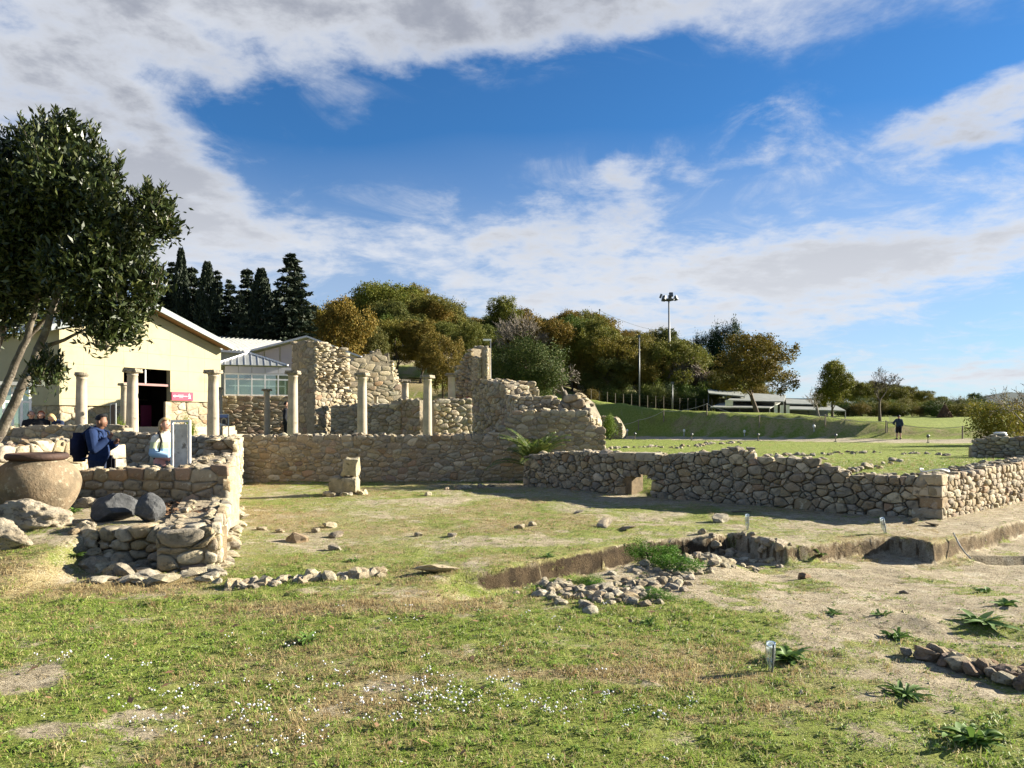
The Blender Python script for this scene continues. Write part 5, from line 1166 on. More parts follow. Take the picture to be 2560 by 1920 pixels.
x, d = X(413, 13.6), 13.6
wom, J = person((x, d, gz1(x, d) - 0.01), R(50), 'blonde woman in pastel striped sweater behind the grey sign frame', SKIN2, m_, PALEJ, 'long', HBLOND,
    dict(look=(.35, -1, 0), shoR=(-.165, .01, 1.38, .066), elbR=(-.235, -.02, 1.12, .054), wriR=(-.06, -.24, 1.05, .036), palR=(.01, -.28, 1.05, .032), shoL=(.165, .01, 1.38, .066), elbL=(.22, -.03, 1.12, .054), wriL=(.12, -.25, 1.06, .036), palL=(.07, -.30, 1.06, .032),
         chest=(0, -.01, 1.26, .15), pelvis=(0, 0, .95, .15)), scale=0.985)
st_ = MB().tube([(-.10, .16, 1.02), (-.13, .15, 1.36), (-.12, -.02, 1.485), (-.14, -.155, 1.33), (-.17, -.13, 1.14), (-.19, .02, 1.0)], .020, 6).obj('bag_strap', BLACKC, None, loc=wom.location, rz=R(50), label='black bag strap over the shoulder of the blonde woman', cat='strap')
VOX[0] = 0.011
# person in green bending down behind the wall
GREENH = cloth('green_fleece', (0.15, 0.33, 0.19), (0.10, 0.24, 0.14))
x, d = X(322, 12.4), 12.4
person((x, d, gz1(x, d)), R(-62), 'person in pale green hooded top crouching low behind the front wall', SKIN2, GREENH, BLACKC, 'short', HBLACK,
    dict(pelvis=(0, .26, .46, .15), belly=(0, .14, .56, .15), chest=(0, -.03, .63, .165), uchest=(0, -.15, .62, .13), neck=(0, -.24, .58, .062), jaw=(0, -.29, .53, .07), head=(0, -.34, .49, .092), crown=(0, -.40, .46, .066), look=(0, -.3, -1),
         hipL=(.11, .22, .44, .10), hipR=(-.11, .22, .44, .10), kneeL=(.14, -.12, .46, .068), kneeR=(-.14, -.12, .46, .068), calfL=(.13, .0, .30, .058), calfR=(-.13, .0, .30, .058), ankL=(.12, .10, .09, .042), ankR=(-.12, .10, .09, .042), toeL=(.13, -.05, .035, .034), toeR=(-.13, -.05, .035, .034),
         shoL=(.19, -.13, .58, .07), shoR=(-.19, -.13, .58, .07), elbL=(.22, -.24, .36, .052), elbR=(-.22, -.24, .36, .052), wriL=(.12, -.36, .22, .034), wriR=(-.12, -.36, .22, .034), palL=(.10, -.40, .16, .034), palR=(-.10, -.40, .16, .034)))
VOX[0] = 0.013
# three visitors sitting above the far wall
SIT = dict(pelvis=(0, 0, .50, .15), belly=(0, -.02, .63, .145), chest=(0, -.03, .82, .155), uchest=(0, -.02, .95, .12), neck=(0, -.03, 1.04, .06), jaw=(0, -.05, 1.11, .068), head=(0, -.05, 1.185, .094), crown=(0, -.04, 1.255, .066),
           hipL=(.09, -.03, .48, .10), hipR=(-.09, -.03, .48, .10), kneeL=(.11, -.42, .48, .068), kneeR=(-.11, -.42, .48, .068), calfL=(.11, -.43, .30, .056), calfR=(-.11, -.43, .30, .056), ankL=(.11, -.42, .09, .042), ankR=(-.11, -.42, .09, .042), toeL=(.12, -.56, .035, .034), toeR=(-.12, -.56, .035, .034),
           shoL=(.18, -.02, .95, .066), shoR=(-.18, -.02, .95, .066), elbL=(.22, -.10, .70, .05), elbR=(-.22, -.10, .70, .05), wriL=(.10, -.30, .62, .034), wriR=(-.10, -.30, .62, .034), palL=(.06, -.36, .62, .034), palR=(-.06, -.36, .62, .034))
be = empty('stone_bench', (X(115, 24.2), 24.2, 0.6), 'stone bench under the seated visitors, mostly hidden by the wall', 'bench')
block('slab', be, (-0.95, -0.16, 0.24), (0.95, 0.26, 0.345), ST_PALE, 90, amp=0.01)
for sx in (-.7, .7): block('support', be, (sx - .12, -.12, 0), (sx + .12, .2, .238), ST_TAN, 91, amp=0.01)
JACK = cloth('dark_jacket', (0.014, 0.016, 0.022)); NJ = cloth('navy_jacket', (0.016, 0.028, 0.065))
for px, rz_, lab, hm, hst, tp, ov in ((79, 30, 'seated visitor with grey hair and dark coat, leftmost behind the far wall', HGREY, 'short', JACK, {}), (104, 10, 'seated red haired visitor in a dark coat behind the far wall', HRED, 'long', JACK, {}),
                               (150, -40, 'seated visitor in navy jacket bending forward behind the far wall', HBLOND, 'long', NJ, dict(neck=(0, -.14, 1.0, .06), jaw=(0, -.20, 1.05, .068), head=(0, -.25, 1.11, .094), crown=(0, -.28, 1.18, .066), uchest=(0, -.09, .93, .13), look=(0, -1, -.6)))):
    o = dict(SIT); o.update(ov); x = X(px, 24.2); person((x, 24.2, 0.6 + (0.02 if px != 150 else 0)), R(rz_), lab, SKIN2, tp, JEANS, hst, hm, o)
x = X(716, 29.6); person((x, 29.6, gz1(x, 29.6)), R(100), 'visitor in dark clothes half hidden behind a column', SKIN2, JACK, BLACKC, 'short', HBLACK, scale=1.0)
# man on the path at the right, hand on his hip
x, d = X(2247, 56.4), 56.4
person((x, d, gz1(x, d)), R(172), 'man in dark blue shirt and black shorts seen from behind, reading a panel', SKIN2, cloth('slate_shirt', (0.030, 0.048, 0.075)), BLACKC, 'short', HBLACK,
    dict(elbL=(-.10, .0, 1.2, .05)) and dict(elbR=(.30, .04, 1.14, .05), wriR=(.19, .05, .98, .034), palR=(.15, .0, .95, .034), shoR=(.18, .01, 1.40, .068), elbL=(-.24, .0, 1.13, .05), wriL=(-.24, -.05, .90, .034), palL=(-.24, -.07, .83, .034), shoL=(-.18, .01, 1.40, .068)) if False else
    dict(elbL=(.40, .05, 1.17, .05), wriL=(.24, -.03, 1.03, .034), palL=(.18, -.05, 1.0, .034), kneeL=(.12, -.01, .5, .066), ankL=(.13, .02, .09, .042), toeL=(.15, -.13, .035, .034), kneeR=(-.11, -.01, .5, .066), ankR=(-.12, .02, .09, .042), toeR=(-.14, -.13, .035, .034)), shorts=True, sleeve=0.5, scale=1.03)
x, d = X(2233, 57.9), 57.9; ip = legs_frame('info_panel', 'white information panel on two legs in front of the man in shorts', (x, d, gz1(x, d)), 0.9, 0.75, Z(1055, d) - gz1(x, d), 0.05, mat=DARKMETAL)
zt_ = Z(1055, d) - ip.location.z; MB().box((-0.42, -0.03, 0.78), (0.42, -0.017, zt_ - 0.05)).obj('sheet', pmat('printed_sheet', (0.62, 0.62, 0.64), (0.48, 0.48, 0.52), 14, 0.6), ip)
m = MB()
for k in range(5): m.box((-0.36, -0.034, 0.86 + k * 0.10), (0.30 - 0.1 * (k % 2), -0.031, 0.885 + k * 0.10))
m.obj('lettering', flat('grey_print', (0.28, 0.28, 0.30)), ip)

# ================================================================ path lamps, rope posts, rope
for i, (px, pb_, dark, lab) in enumerate([(1568, 1083, 0, 'white topped path lamp left of all, near the plastered wall end'), (1587, 1093, 1, 'dark path lamp, leftmost on the near side of the path'), (1710, 1088, 0, 'white topped path lamp beside the grassy hump'), (1729, 1096, 1, 'dark path lamp below the grassy hump'),
                                     (1861, 1094, 0, 'white topped path lamp below the oak'), (1895, 1102, 1, 'dark path lamp on the near path edge below the oak'), (2035, 1100, 0, 'white topped path lamp below the leaning bare tree'), (2089, 1108, 1, 'dark path lamp on the near path edge left of the man'),
                                     (2241, 1106, 0, 'white topped path lamp right beside the man in shorts'), (2320, 1115, 1, 'dark path lamp right of the man in shorts')]):
    d = float(np.interp(px, [1500, 1700, 1900, 2100, 2247, 2320], [66, 62, 59, 56.2, 54.6, 53.9])) + (2.7 if not dark else -0.2)
    g = Vector((X(px, d), d, 0)); g.z = gz1(g.x, g.y)
    l = empty('path_lamp', g, lab, 'lamp', 'low lamps along the gravel path'); l.scale = (0.72, 0.72, 0.85)
    MB().tube([(0, 0, 0), (0, 0, 0.46)], 0.045, 8).obj('post', WOODP if dark else METAL, l)
    MB().lathe([(0.05, 0.42), (0.13, 0.46), (0.145, 0.56), (0.12, 0.66), (0.05, 0.71)], 12).obj('lamp_head', DARKMETAL if dark else WHITE, l, True)
    if dark: MB().lathe([(0.001, 0), (0.09, 0.01), (0.10, 0.04), (0.06, 0.06)], 10, (0.1, 0, 0.56)).obj('lens', WHITE, l, True)
    MB().lathe([(0.14, 0.0), (0.14, 0.04), (0.06, 0.06)], 10).obj('foot', DARKMETAL, l)
RP = [(1556, 68.2), (1596, 68.0), (1659, 67.2), (1767, 65.2), (1898, 62.4), (2063, 59.8), (2215, 58.0), (2406, 55.5), (2535, 54.0), (2680, 53.0)]
tops = []
nm_ = ['first', 'second', 'third', 'fourth', 'fifth', 'sixth', 'seventh', 'eighth', 'ninth', 'tenth']
for i, (px, d) in enumerate(RP):
    g = Vector((X(px, d), d, 0)); g.z = gz1(g.x, g.y); hh = 0.98
    o = empty('rope_post', g, 'wooden rope post beside the path, %s counted from the ruin' % nm_[i], 'post', 'rope posts along the path')
    MB().tube([(0, 0, -0.1), (0.01, 0, hh)], [0.055, 0.05], 8).obj('shaft', WOODP, o); MB().lathe([(0.056, hh - 0.08), (0.062, hh - 0.06), (0.056, hh - 0.03)], 8).obj('rope_ring', flat('rope_fibre', (0.42, 0.38, 0.28)), o)
    tops.append(g + Vector((0, 0, hh - 0.06)))
m = MB()
for a, c in zip(tops[:-1], tops[1:]):
    m.tube([a.lerp(c, t) - Vector((0, 0, 0.28 * 4 * t * (1 - t) * min(1.0, (c - a).length / 5))) for t in np.linspace(0, 1, 13)], 0.022, 5)
m.obj('barrier_rope', flat('rope_pale', (0.42, 0.39, 0.30)), None, label='pale rope hanging between the posts along the path', cat='rope')

# litter bin, bottles, hose
x, d = X(2500, 35.2), 35.2; zg = gz1(x, d); lb_ = empty('litter_bin', (x, d, zg), 'round grey litter bin with a black rim behind the small rubble wall', 'bin'); zt_ = Z(1080, d) - zg
MB().lathe([(0.26, 0), (0.28, 0.03), (0.28, zt_ - 0.22), (0.26, zt_ - 0.2)], 18).obj('body', METAL, lb_, True); MB().lathe([(0.29, zt_ - 0.21), (0.30, zt_ - 0.15), (0.29, zt_ - 0.10)], 18).obj('rim', DARKMETAL, lb_, True); MB().lathe([(0.25, zt_ - 0.1), (0.27, zt_ - 0.04), (0.18, zt_)], 18).obj('lid', WHITE, lb_, True)
PET = glassmat('clear_plastic', (0.86, 0.90, 0.92), 0.30)
for px, py, h_, lab, tilt in ((1925, 1675, 0.20, 'clear plastic bottle upside down on a stake in the near grass', 0.03), (2213, 1335, 0.24, 'tilted clear bottle on a stake at the edge of the cut', -0.22), (1868, 1322, 0.24, 'clear bottle standing on a stake at the far end of the trench', 0.0)):
    g = GP(px, py); o = empty('plastic_bottle', g, lab, 'bottle', 'bottles on stakes'); o.rotation_euler = (0, tilt, 0); r = 0.034
    MB().lathe([(0.012, 0.0), (0.013, 0.03), (0.02, 0.05), (r, 0.085), (r * 1.02, 0.11), (r * .94, 0.12), (r, 0.13), (r, h_ - 0.03), (r * .9, h_ - 0.005), (r * .4, h_)], 14).obj('bottle_body', PET, o, True)
    MB().lathe([(r * .85, 0.10), (r * .85, h_ - 0.04)], 12).obj('frosted_film', flat('milky_film', (0.70, 0.73, 0.75), 0.4), o, True)
    MB().tube([(0.004, 0, -0.1), (0.004, -r - 0.004, h_ * 0.3), (0.004, -r - 0.004, h_ * 0.95)], 0.006, 6).obj('stake', DARKMETAL, o)
pr = [GP(2425, 1380), GP(2418, 1395), GP(2428, 1408), GP(2424, 1372)]
p0 = Vector((X(2428, 9.9), 9.9, gz1(X(2428, 9.9), 9.9) + 0.02)); MB().tube([p0, p0 + Vector((-0.02, 0.1, 0.06)), p0 + Vector((-0.05, 0.16, 0.14)), p0 + Vector((-0.04, 0.24, 0.20)), p0 + Vector((-0.06, 0.3, 0.3))], 0.011, 8).obj('drain_pipe', flat('dirty_plastic', (0.40, 0.38, 0.33)), None, label='thin white pipe hanging down the cut earth beside the square hole', cat='pipe')
Lc, Uc, Nc = frame(RWC, RWD); q = RWC + Uc * 0.5 - Nc * 0.25; zq = czt(0.5) + 0.06
MB().tube([q + Vector((0.12 * math.cos(a) * 2.0, 0.12 * math.sin(a), zq + 0.02 * math.sin(3 * a))) for a in np.linspace(2.2, 7.4, 24)], 0.012, 6).obj('hose', WHITE, None, label='pale loop of hose lying on top of the wall corner', cat='hose')
# dead stick in the shade
g = GP(1855, 1283); MB().tube([g + Vector((-.18, .03, .015)), g + Vector((0, 0, .03)), g + Vector((.17, .02, .02))], [0.01, 0.012, 0.007], 6).obj('stick', BARK, None, label='dark dead stick on the ground in the wall shade', cat='stick')

bpy.data.scenes.remove(TMP)
# ================================================================ trees and shrubs
def leaf_cards(pos, tdir, size, aspect, nr, droop=0.0):
    """one small diamond leaf for every point"""
    n = len(pos); t = tdir / (np.linalg.norm(tdir, axis=1, keepdims=True) + 1e-9)
    r = nr.normal(size=(n, 3)); b_ = np.cross(t, r); b_ /= (np.linalg.norm(b_, axis=1, keepdims=True) + 1e-9)
    l = (size * nr.uniform(0.65, 1.35, (n, 1)) if np.isscalar(size) else size[:, None]); w = l * aspect
    nrm = np.cross(t, b_) * l * 0.10
    V = np.stack([pos - t * l / 2, pos + b_ * w / 2 + nrm, pos + t * l / 2, pos - b_ * w / 2 + nrm], 1).reshape(-1, 3)
    return V, np.arange(n * 4).reshape(-1, 4)
def crown_points(blobs, K, n, sig, nr, shell=0.55):
    B = np.array(blobs, float); vol = (B[:, 3] * B[:, 4] * B[:, 5]) ** (2 / 3); pk = nr.choice(len(B), K, p=vol / vol.sum())
    u = nr.normal(size=(K, 3)); u /= np.linalg.norm(u, axis=1, keepdims=True); rad = shell + (1 - shell) * nr.random((K, 1)) ** 0.6
    C = B[pk, :3] + u * rad * B[pk, 3:6]; out = u / B[pk, 3:6]; out /= np.linalg.norm(out, axis=1, keepdims=True)
    s = sig * nr.uniform(0.6, 1.4, (K, 1, 1))
    Pn = C[:, None, :] + nr.normal(size=(K, n, 3)) * s; O = np.repeat(out[:, None, :], n, 1)
    return Pn.reshape(-1, 3), O.reshape(-1, 3)
def limbs(m, p, d, L, r, depth, rnd, n=5, spread=0.7, up=0.15, kids=(2, 3), shrink=0.68, tips=None, minr=0.004):
    pts, rad = [p], [r]; q = p.copy(); dd = d.normalized()
    for k in range(3):
        dd = (dd + Vector((rnd.gauss(0, .12), rnd.gauss(0, .12), rnd.gauss(0, .08) + up * 0.25))).normalized(); q = q + dd * L / 3; pts.append(q.copy()); rad.append(max(minr, r * (1 - 0.16 * (k + 1))))
    m.tube(pts, rad, n, cap=depth == 0)
    if depth == 0:
        if tips is not None: tips.append(q)
        return
    for k in range(rnd.randint(*kids) + (1 if depth > 2 else 0)):
        a = Vector((rnd.gauss(0, 1), rnd.gauss(0, 1), rnd.gauss(0, .7) + up)); a = (a - dd * a.dot(dd)).normalized()
        nd = (dd + a * spread * rnd.uniform(0.6, 1.3)).normalized(); s = rnd.uniform(0.55, 1.0) if k else 1.0
        limbs(m, pts[0].lerp(q, s) if k else q, nd, L * shrink * rnd.uniform(0.75, 1.2), max(minr, rad[-1] * 0.72), depth - 1, rnd, max(3, n - 1), spread, up, kids, shrink, tips, minr)
OAKL = leafmat('oak_leaves', (0.125, 0.118, 0.026), (0.185, 0.15, 0.034), (0.085, 0.10, 0.022), 0.7, 0.22, 0.15, soft=0.18, center=(0, 0, 0.5))
EVERG = leafmat('evergreen_leaves', (0.030, 0.050, 0.014), (0.060, 0.075, 0.020), (0.085, 0.085, 0.028), 0.7, 0.2, 0.12, soft=0.45, center=(0, 0, 0.4))
CONIF = leafmat('conifer_needles', (0.010, 0.019, 0.009), (0.022, 0.034, 0.013), None, 0.7, 0.08)
def oak_variant(seed, K=430, n=54, narrow=1.0, leaf=0.021):
    nr = np.random.default_rng(seed); rnd = random.Random(seed); bl = [(0, 0, 0.66, 0.26 * narrow, 0.26 * narrow, 0.26)]
    for k in range(10):
        a = k * 2.4 + rnd.uniform(-.4, .4); rr = rnd.uniform(0.20, 0.33) * narrow; s = rnd.uniform(0.11, 0.19)
        bl.append((rr * math.cos(a), rr * math.sin(a), rnd.uniform(0.32, 0.82), s * narrow, s * narrow, s * 0.85))
    for k in range(3): bl.append((rnd.uniform(-.15, .15), rnd.uniform(-.15, .15), rnd.uniform(0.80, 0.88), .13, .13, .11))
    Pn, O = crown_points(bl, K, n, 0.025, nr); t = O * 0.6 + nr.normal(size=O.shape)
    V, Fq = leaf_cards(Pn, t, leaf, 0.62, nr); cm = npmesh('crown', V, Fq, OAKL).data
    m = MB(); limbs(m, Vector((0, 0, -0.03)), Vector((rnd.uniform(-.1, .1), rnd.uniform(-.1, .1), 1)), 0.34, 0.028, 3, rnd, 6, 0.75, 0.3); tm = meshobj('trunk', m.v, m.f, BARK, True).data
    return tm, cm
OAKS = [oak_variant(300 + i, narrow=[1.0, 1.15, 0.85, 1.05, 0.95][i]) for i in range(5)]
def tree(name, pair, loc, h, w, label, cat='tree', group=None, tint=(1, 1, 1), rz=0.0, parts=('trunk', 'crown')):
    o = empty(name, loc, label, cat, group, rz)
    for nm, me in zip(parts, pair):
        c = bpy.data.objects.new(nm, me); c.scale = (w, w, h); c.color = (*tint, 1); put(c, o)
        if nm == 'crown': c['kind'] = 'stuff'
    return o
rnd = random.Random(77)
ORD = 'first second third fourth fifth sixth seventh eighth ninth tenth eleventh twelfth thirteenth fourteenth fifteenth sixteenth seventeenth eighteenth nineteenth twentieth twenty-first twenty-second twenty-third twenty-fourth twenty-fifth twenty-sixth twenty-seventh twenty-eighth twenty-ninth thirtieth thirty-first thirty-second thirty-third thirty-fourth'.split()
TINTS = {'golden': (1.10, 0.98, 0.72), 'green': (0.62, 0.82, 0.75), 'brown': (0.98, 0.84, 0.75), 'olive': (0.85, 0.95, 0.75)}
def oak(px, top, wpx, d, tone, label, group='trees on the wooded hillside', var=None, base=None, name='oak_tree'):
    x = X(px, d); z0 = gz1(x, d) if base is None else base; h = max(4.5, Z(top, d) - z0); w = min(wpx / F * d / 0.80, 1.25 * h)
    t = tuple(c * rnd.uniform(0.88, 1.12) for c in TINTS[tone])
    return tree(name, OAKS[rnd.randrange(5) if var is None else var], (x, d, z0 - 0.1), h / 0.97, w, label, 'tree', group, t, rnd.uniform(0, 6.28))
MAIN = [(850, 745, 165, 76, 'golden', 'broad golden oak right of the tall dark fir'), (785, 768, 130, 82, 'golden', 'golden oak touching the right side of the tall fir'), (965, 700, 215, 116, 'olive', 'highest round oak on the crest above the pointed ruin'),
        (1075, 735, 150, 112, 'olive', 'oak on the crest right of the highest one'), (985, 792, 120, 86, 'golden', 'bright golden oak above the tip of the pointed ruin'), (1050, 800, 125, 84, 'golden', 'golden oak with visible trunk left of the apse stump'),
        (1108, 832, 105, 76, 'brown', 'small golden brown oak with a thin trunk on the bare slope'), (915, 800, 100, 80, 'green', 'green tree between the two tall ruins'), (1265, 742, 90, 120, 'olive', 'dark single tree standing up from the crest'),
        (1180, 800, 110, 88, 'olive', 'olive green oak left of the street lamp pole'), (1345, 785, 150, 96, 'brown', 'brownish oak with bare twigs above the evergreen'), (1440, 790, 160, 100, 'green', 'green oak on the crest right of the evergreen'),
        (1540, 835, 150, 96, 'golden', 'large golden oak left of the thin pole'), (1480, 800, 140, 98, 'olive', 'olive oak behind the grey bare shrub'), (1645, 870, 120, 97, 'golden', 'golden oak at the foot of the light mast'), (1700, 845, 140, 96, 'olive', 'olive oak behind the light mast'), (1610, 835, 130, 98, 'golden', 'golden oak between the two poles')]
for a in MAIN: oak(*a)
sk_x = [600, 640, 760, 800, 850, 905, 960, 1030, 1100, 1140, 1200, 1225, 1265, 1300, 1340, 1400, 1470, 1540, 1600, 1650, 1700, 1760, 1850, 1900]
sk_y = [770, 770, 770, 760, 745, 715, 703, 708, 735, 772, 792, 775, 762, 768, 785, 775, 780, 792, 812, 818, 838, 870, 890, 900]
nfill = 0
for d in (95, 104, 114, 126):
    fr = (d - 91) / 35.0; px = 640 + rnd.uniform(0, 40); kth = 0; rown = {95: 'lowest', 104: 'second', 114: 'third', 126: 'highest'}[d]
    while px < 1880:
        top = float(np.interp(px, sk_x, sk_y)) + 12 + 85 * (1 - fr) + rnd.uniform(-14, 16); tone = rnd.choices(['golden', 'green', 'brown', 'olive'], [4, 2, 1.5, 4])[0]
        if not (960 < px < 1190 and d < 97):
            oak(px, top, rnd.uniform(115, 165), d + rnd.uniform(-4, 4), tone, '%s oak in the %s row of the wood, %s from the conifers' % ({'golden': 'golden', 'green': 'green', 'brown': 'brownish', 'olive': 'olive'}[tone], rown, ORD[kth])); kth += 1
        px += rnd.uniform(38, 62)
# undergrowth along the foot of the wood
def bush_variant(seed, mat, K=190, n=28, leaf=0.036, sig=0.06):
    nr = np.random.default_rng(seed); rnd = random.Random(seed)
    bl = [(rnd.uniform(-.3, .3), rnd.uniform(-.3, .3), rnd.uniform(.2, .5), rnd.uniform(.2, .35), rnd.uniform(.2, .35), rnd.uniform(.25, .42)) for k in range(6)]
    Pn, O = crown_points(bl, K, n, sig, nr, 0.4); Pn[:, 2] = np.abs(Pn[:, 2]); V, Fq = leaf_cards(Pn, O * 0.5 + nr.normal(size=O.shape), leaf, 0.6, nr); cm = npmesh('crown', V, Fq, mat).data
    m = MB()
    for k in range(5): a = rnd.uniform(0, 6.28); limbs(m, Vector((0, 0, -.03)), Vector((math.cos(a) * .6, math.sin(a) * .6, 1)), 0.4, 0.02, 1, rnd, 4)
    return meshobj('stems', m.v, m.f, BARK).data, cm
BUSH = [bush_variant(400 + i, OAKL) for i in range(3)]; BUSHE = [bush_variant(410 + i, EVERG) for i in range(2)]
def bush(px, top, wpx, d, label, tint=(1, 1, 1), ev=False, group='shrubs', base=None, name='shrub', gpy=None):
    if gpy: g = GP(px, gpy); d = g.y
    x = X(px, d); z0 = gz1(x, d) if base is None else base; h = max(0.25, Z(top, d) - z0); w = wpx / F * d / 1.0
    return tree(name, rnd.choice(BUSHE if ev else BUSH), (x, d, z0 - 0.03), h / 0.85, w, label, 'shrub', group, tint, rnd.uniform(0, 6.28), ('stems', 'crown'))
# --- the big evergreen and other single trees
nr = np.random.default_rng(9)
def big_evergreen():
    r = random.Random(4); bl = [(0, 0, .5, .36, .36, .4)] + [(r.uniform(-.3, .3), r.uniform(-.3, .3), r.uniform(.2, .85), r.uniform(.14, .24), r.uniform(.14, .24), r.uniform(.12, .2)) for _ in range(16)]
    Pn, O = crown_points(bl, 900, 32, 0.034, nr, 0.6); V, Fq = leaf_cards(Pn, O * .5 + nr.normal(size=O.shape), 0.024, 0.55, nr); m = MB(); limbs(m, Vector((0, 0, -.02)), Vector((0, 0, 1)), .4, .035, 3, r, 6)
    return meshobj('trunk', m.v, m.f, BARK, True).data, npmesh('crown', V, Fq, EVERG).data
EV = big_evergreen()
x, d = X(1318, 58), 58; z0 = Z(1015, 58); tree('holm_oak', EV, (x, d, z0 - .5), (Z(838, d) - z0 + .5) / 1.02, 200 / F * d / 0.95, 'large dense evergreen oak behind the stepped ruin', 'tree', None, (1.15, 1.2, 1.0))
x, d = X(1240, 60), 60; z0 = Z(1000, 60); tree('holm_oak', EV, (x, d, z0 - .5), (Z(880, d) - z0 + .5), 90 / F * d, 'smaller evergreen tucked behind the apse stump', 'tree', None, (0.9, 1.0, 1.0), 1.2)
for px, top, wpx, d, lab in ((1815, 790, 85, 118, 'dark umbrella shaped pine rising above the wood near the single oak'), (1762, 818, 75, 120, 'lower dark pine left of the highest pine')):
    x = X(px, d); z0 = gz1(x, d); tree('pine_tree', EV, (x, d, z0), (Z(top, d) - z0) / 1.0, wpx / F * d, lab, 'tree', None, (0.35, 0.55, 0.6), 2.0)
sgl = oak(1895, 828, 200, 78, 'olive', 'single broad oak with dark trunk standing on the bank', None, 3, base=gz1(X(1895, 78), 78)); 
for c in sgl.children: c.color = (0.85, 0.74, 0.60, 1)
o2 = oak(2082, 898, 105, 75, 'olive', 'small upright oak right of the white shelter', None, 2)
# bare trees
BTW = pmat('bare_twigs', (0.21, 0.18, 0.145), (0.14, 0.12, 0.095), 4, 0.9)
def bare(px, top, d, label, seed, h0=0.4, spread=0.7, depth=5, r=0.14, up=0.15, base=None, mat=BTW, lean=0.0, shrink=0.72, kids=(2, 3), name='bare_tree', minr=0.008):
    rnd = random.Random(seed); x = X(px, d); z0 = gz1(x, d) if base is None else base; h = Z(top, d) - z0
    m = MB(); limbs(m, Vector((0, 0, -.1)), Vector((lean, 0, 1)), h * h0, r, depth, rnd, 6, spread, up, kids, shrink, None, minr)
    zmax = max(v.z for v in m.v); k = h / zmax
    o = empty(name, (x, d, z0), label, 'tree', 'leafless trees'); t = MB(); n1 = 4 * 6
    tr = meshobj('branches', [v * k for v in m.v], m.f, mat, True); put(tr, o); return o
bare(2200, 915, 76, 'bare pollard tree with thick dark trunk against the sky', 7, 0.36, 0.85, 6, 0.17, 0.1, mat=BARK, shrink=0.66, minr=0.014)
bare(2048, 965, 66, 'leaning leafless sapling on the shaded bank', 8, 0.35, 0.7, 4, 0.12, 0.2, lean=-0.25)
bare(1418, 905, 64, 'grey leafless shrubby tree with black trunk beside the evergreen', 12, 0.25, 0.9, 6, 0.30, 0.05, base=Z(1012, 64), mat=BTW, minr=0.02)
bare(1750, 885, 95, 'wide brown leafless tree left of the single oak', 13, 0.16, 0.85, 6, 0.13, 0.15, mat=pmat('reddish_twigs', (0.20, 0.155, 0.115), (0.14, 0.105, 0.075), 4, 0.9), kids=(3, 3), minr=0.022)
bare(1715, 905, 96, 'second brown leafless tree beside the wide one', 14, 0.18, 0.8, 6, 0.11, 0.15, kids=(3, 3), minr=0.022)
bare(1330, 770, 92, 'leafless twiggy crown poking above the evergreen', 15, 0.3, 0.7, 6, 0.22, 0.2, kids=(2, 3), minr=0.022)
bare(2570, 930, 44, 'leafless branches reaching in at the far edge', 16, 0.35, 0.8, 5, 0.16, 0.1, minr=0.012)
# shrubs on the right and along the bank
for px, top, wpx, d, lab, tint, ev in [(2500, 990, 130, 48, 'yellow green bush above the small rubble wall', (1.25, 1.25, 0.9), False), (2555, 985, 90, 50, 'yellow bush cut by the photo edge', (1.4, 1.2, 0.8), False),
        (2345, 1000, 60, 92, 'dark green bush beside the rusty shed on the upper field', (0.8, 1.0, 0.8), True), (2430, 1000, 70, 95, 'grey green bush near the far hill', (0.8, 0.95, 0.9), False), (2395, 1005, 60, 90, 'brushy olive bush below the far hills', (0.9, 0.95, 0.8), False),
        (1525, 1030, 45, 62, 'bright green bush below the plastered lump', (0.8, 1.3, 0.8), False), (2250, 1002, 60, 96, 'scrubby bush right of the pollard', (0.8, 0.9, 0.7), False)]:
    bush(px, top, wpx, d, lab, tint, ev)
k = 0
for k_, px in enumerate(range(2110, 2480, 17)):
    for d in (100, 116):
        bush(px + rnd.uniform(-10, 10), rnd.uniform(996, 1014) - (8 if d > 110 else 0), rnd.uniform(34, 60), d + rnd.uniform(-5, 5), 'scrub bush in the %s row of the field hedge, %s from the pollard side' % ('near' if d < 110 else 'far', ORD[k_]), (0.75 * rnd.uniform(.8, 1.3), 0.85 * rnd.uniform(.8, 1.2), 0.75), rnd.random() < 0.35, 'hedge bushes along the upper field')
for k_, px in enumerate(range(2090, 2360, 22)):
    d = 190 + rnd.uniform(-20, 25); oak(px, float(np.interp(px, [2090, 2150, 2220, 2300, 2360], [945, 950, 955, 975, 1000])) + rnd.uniform(-6, 6), rnd.uniform(55, 80), d, rnd.choice(['green', 'olive']), 'distant tree on the low ridge behind the pollard, %s from the wood side' % ORD[k_], 'trees on the low ridge')
for k_, px in enumerate(range(1478, 1780, 13)):
    bush(px, rnd.uniform(948, 976), rnd.uniform(46, 70), 91 + rnd.uniform(-2, 3), 'shrub in the row behind the wire fence, %s from the ruin' % ORD[k_], (0.8 * rnd.uniform(.7, 1.2), 0.9 * rnd.uniform(.8, 1.2), 0.8), rnd.random() < 0.5, 'shrubs behind the wire fence')
for k_, (px, wpx, d) in enumerate([(920, 60, 74), (1000, 60, 80), (1160, 60, 80), (1040, 50, 86), (880, 70, 72)]):
    bush(px, Z and 985 - 25, wpx, d, 'low scrub clump on the bare slope under the oaks, %s counted' % ['beside the ruin edge', 'below the golden oak', 'next to the apse', 'in the shade', 'nearest the fir'][k_] if False else ['low scrub clump under the oaks beside the pointed ruin', 'low scrub clump under the golden oak on the bare slope', 'low scrub clump next to the apse stump', 'low scrub clump high in the shade of the oaks', 'low scrub clump nearest the tall ruin'][k_], (0.7, 0.8, 0.8), True, 'scrub under the oaks')
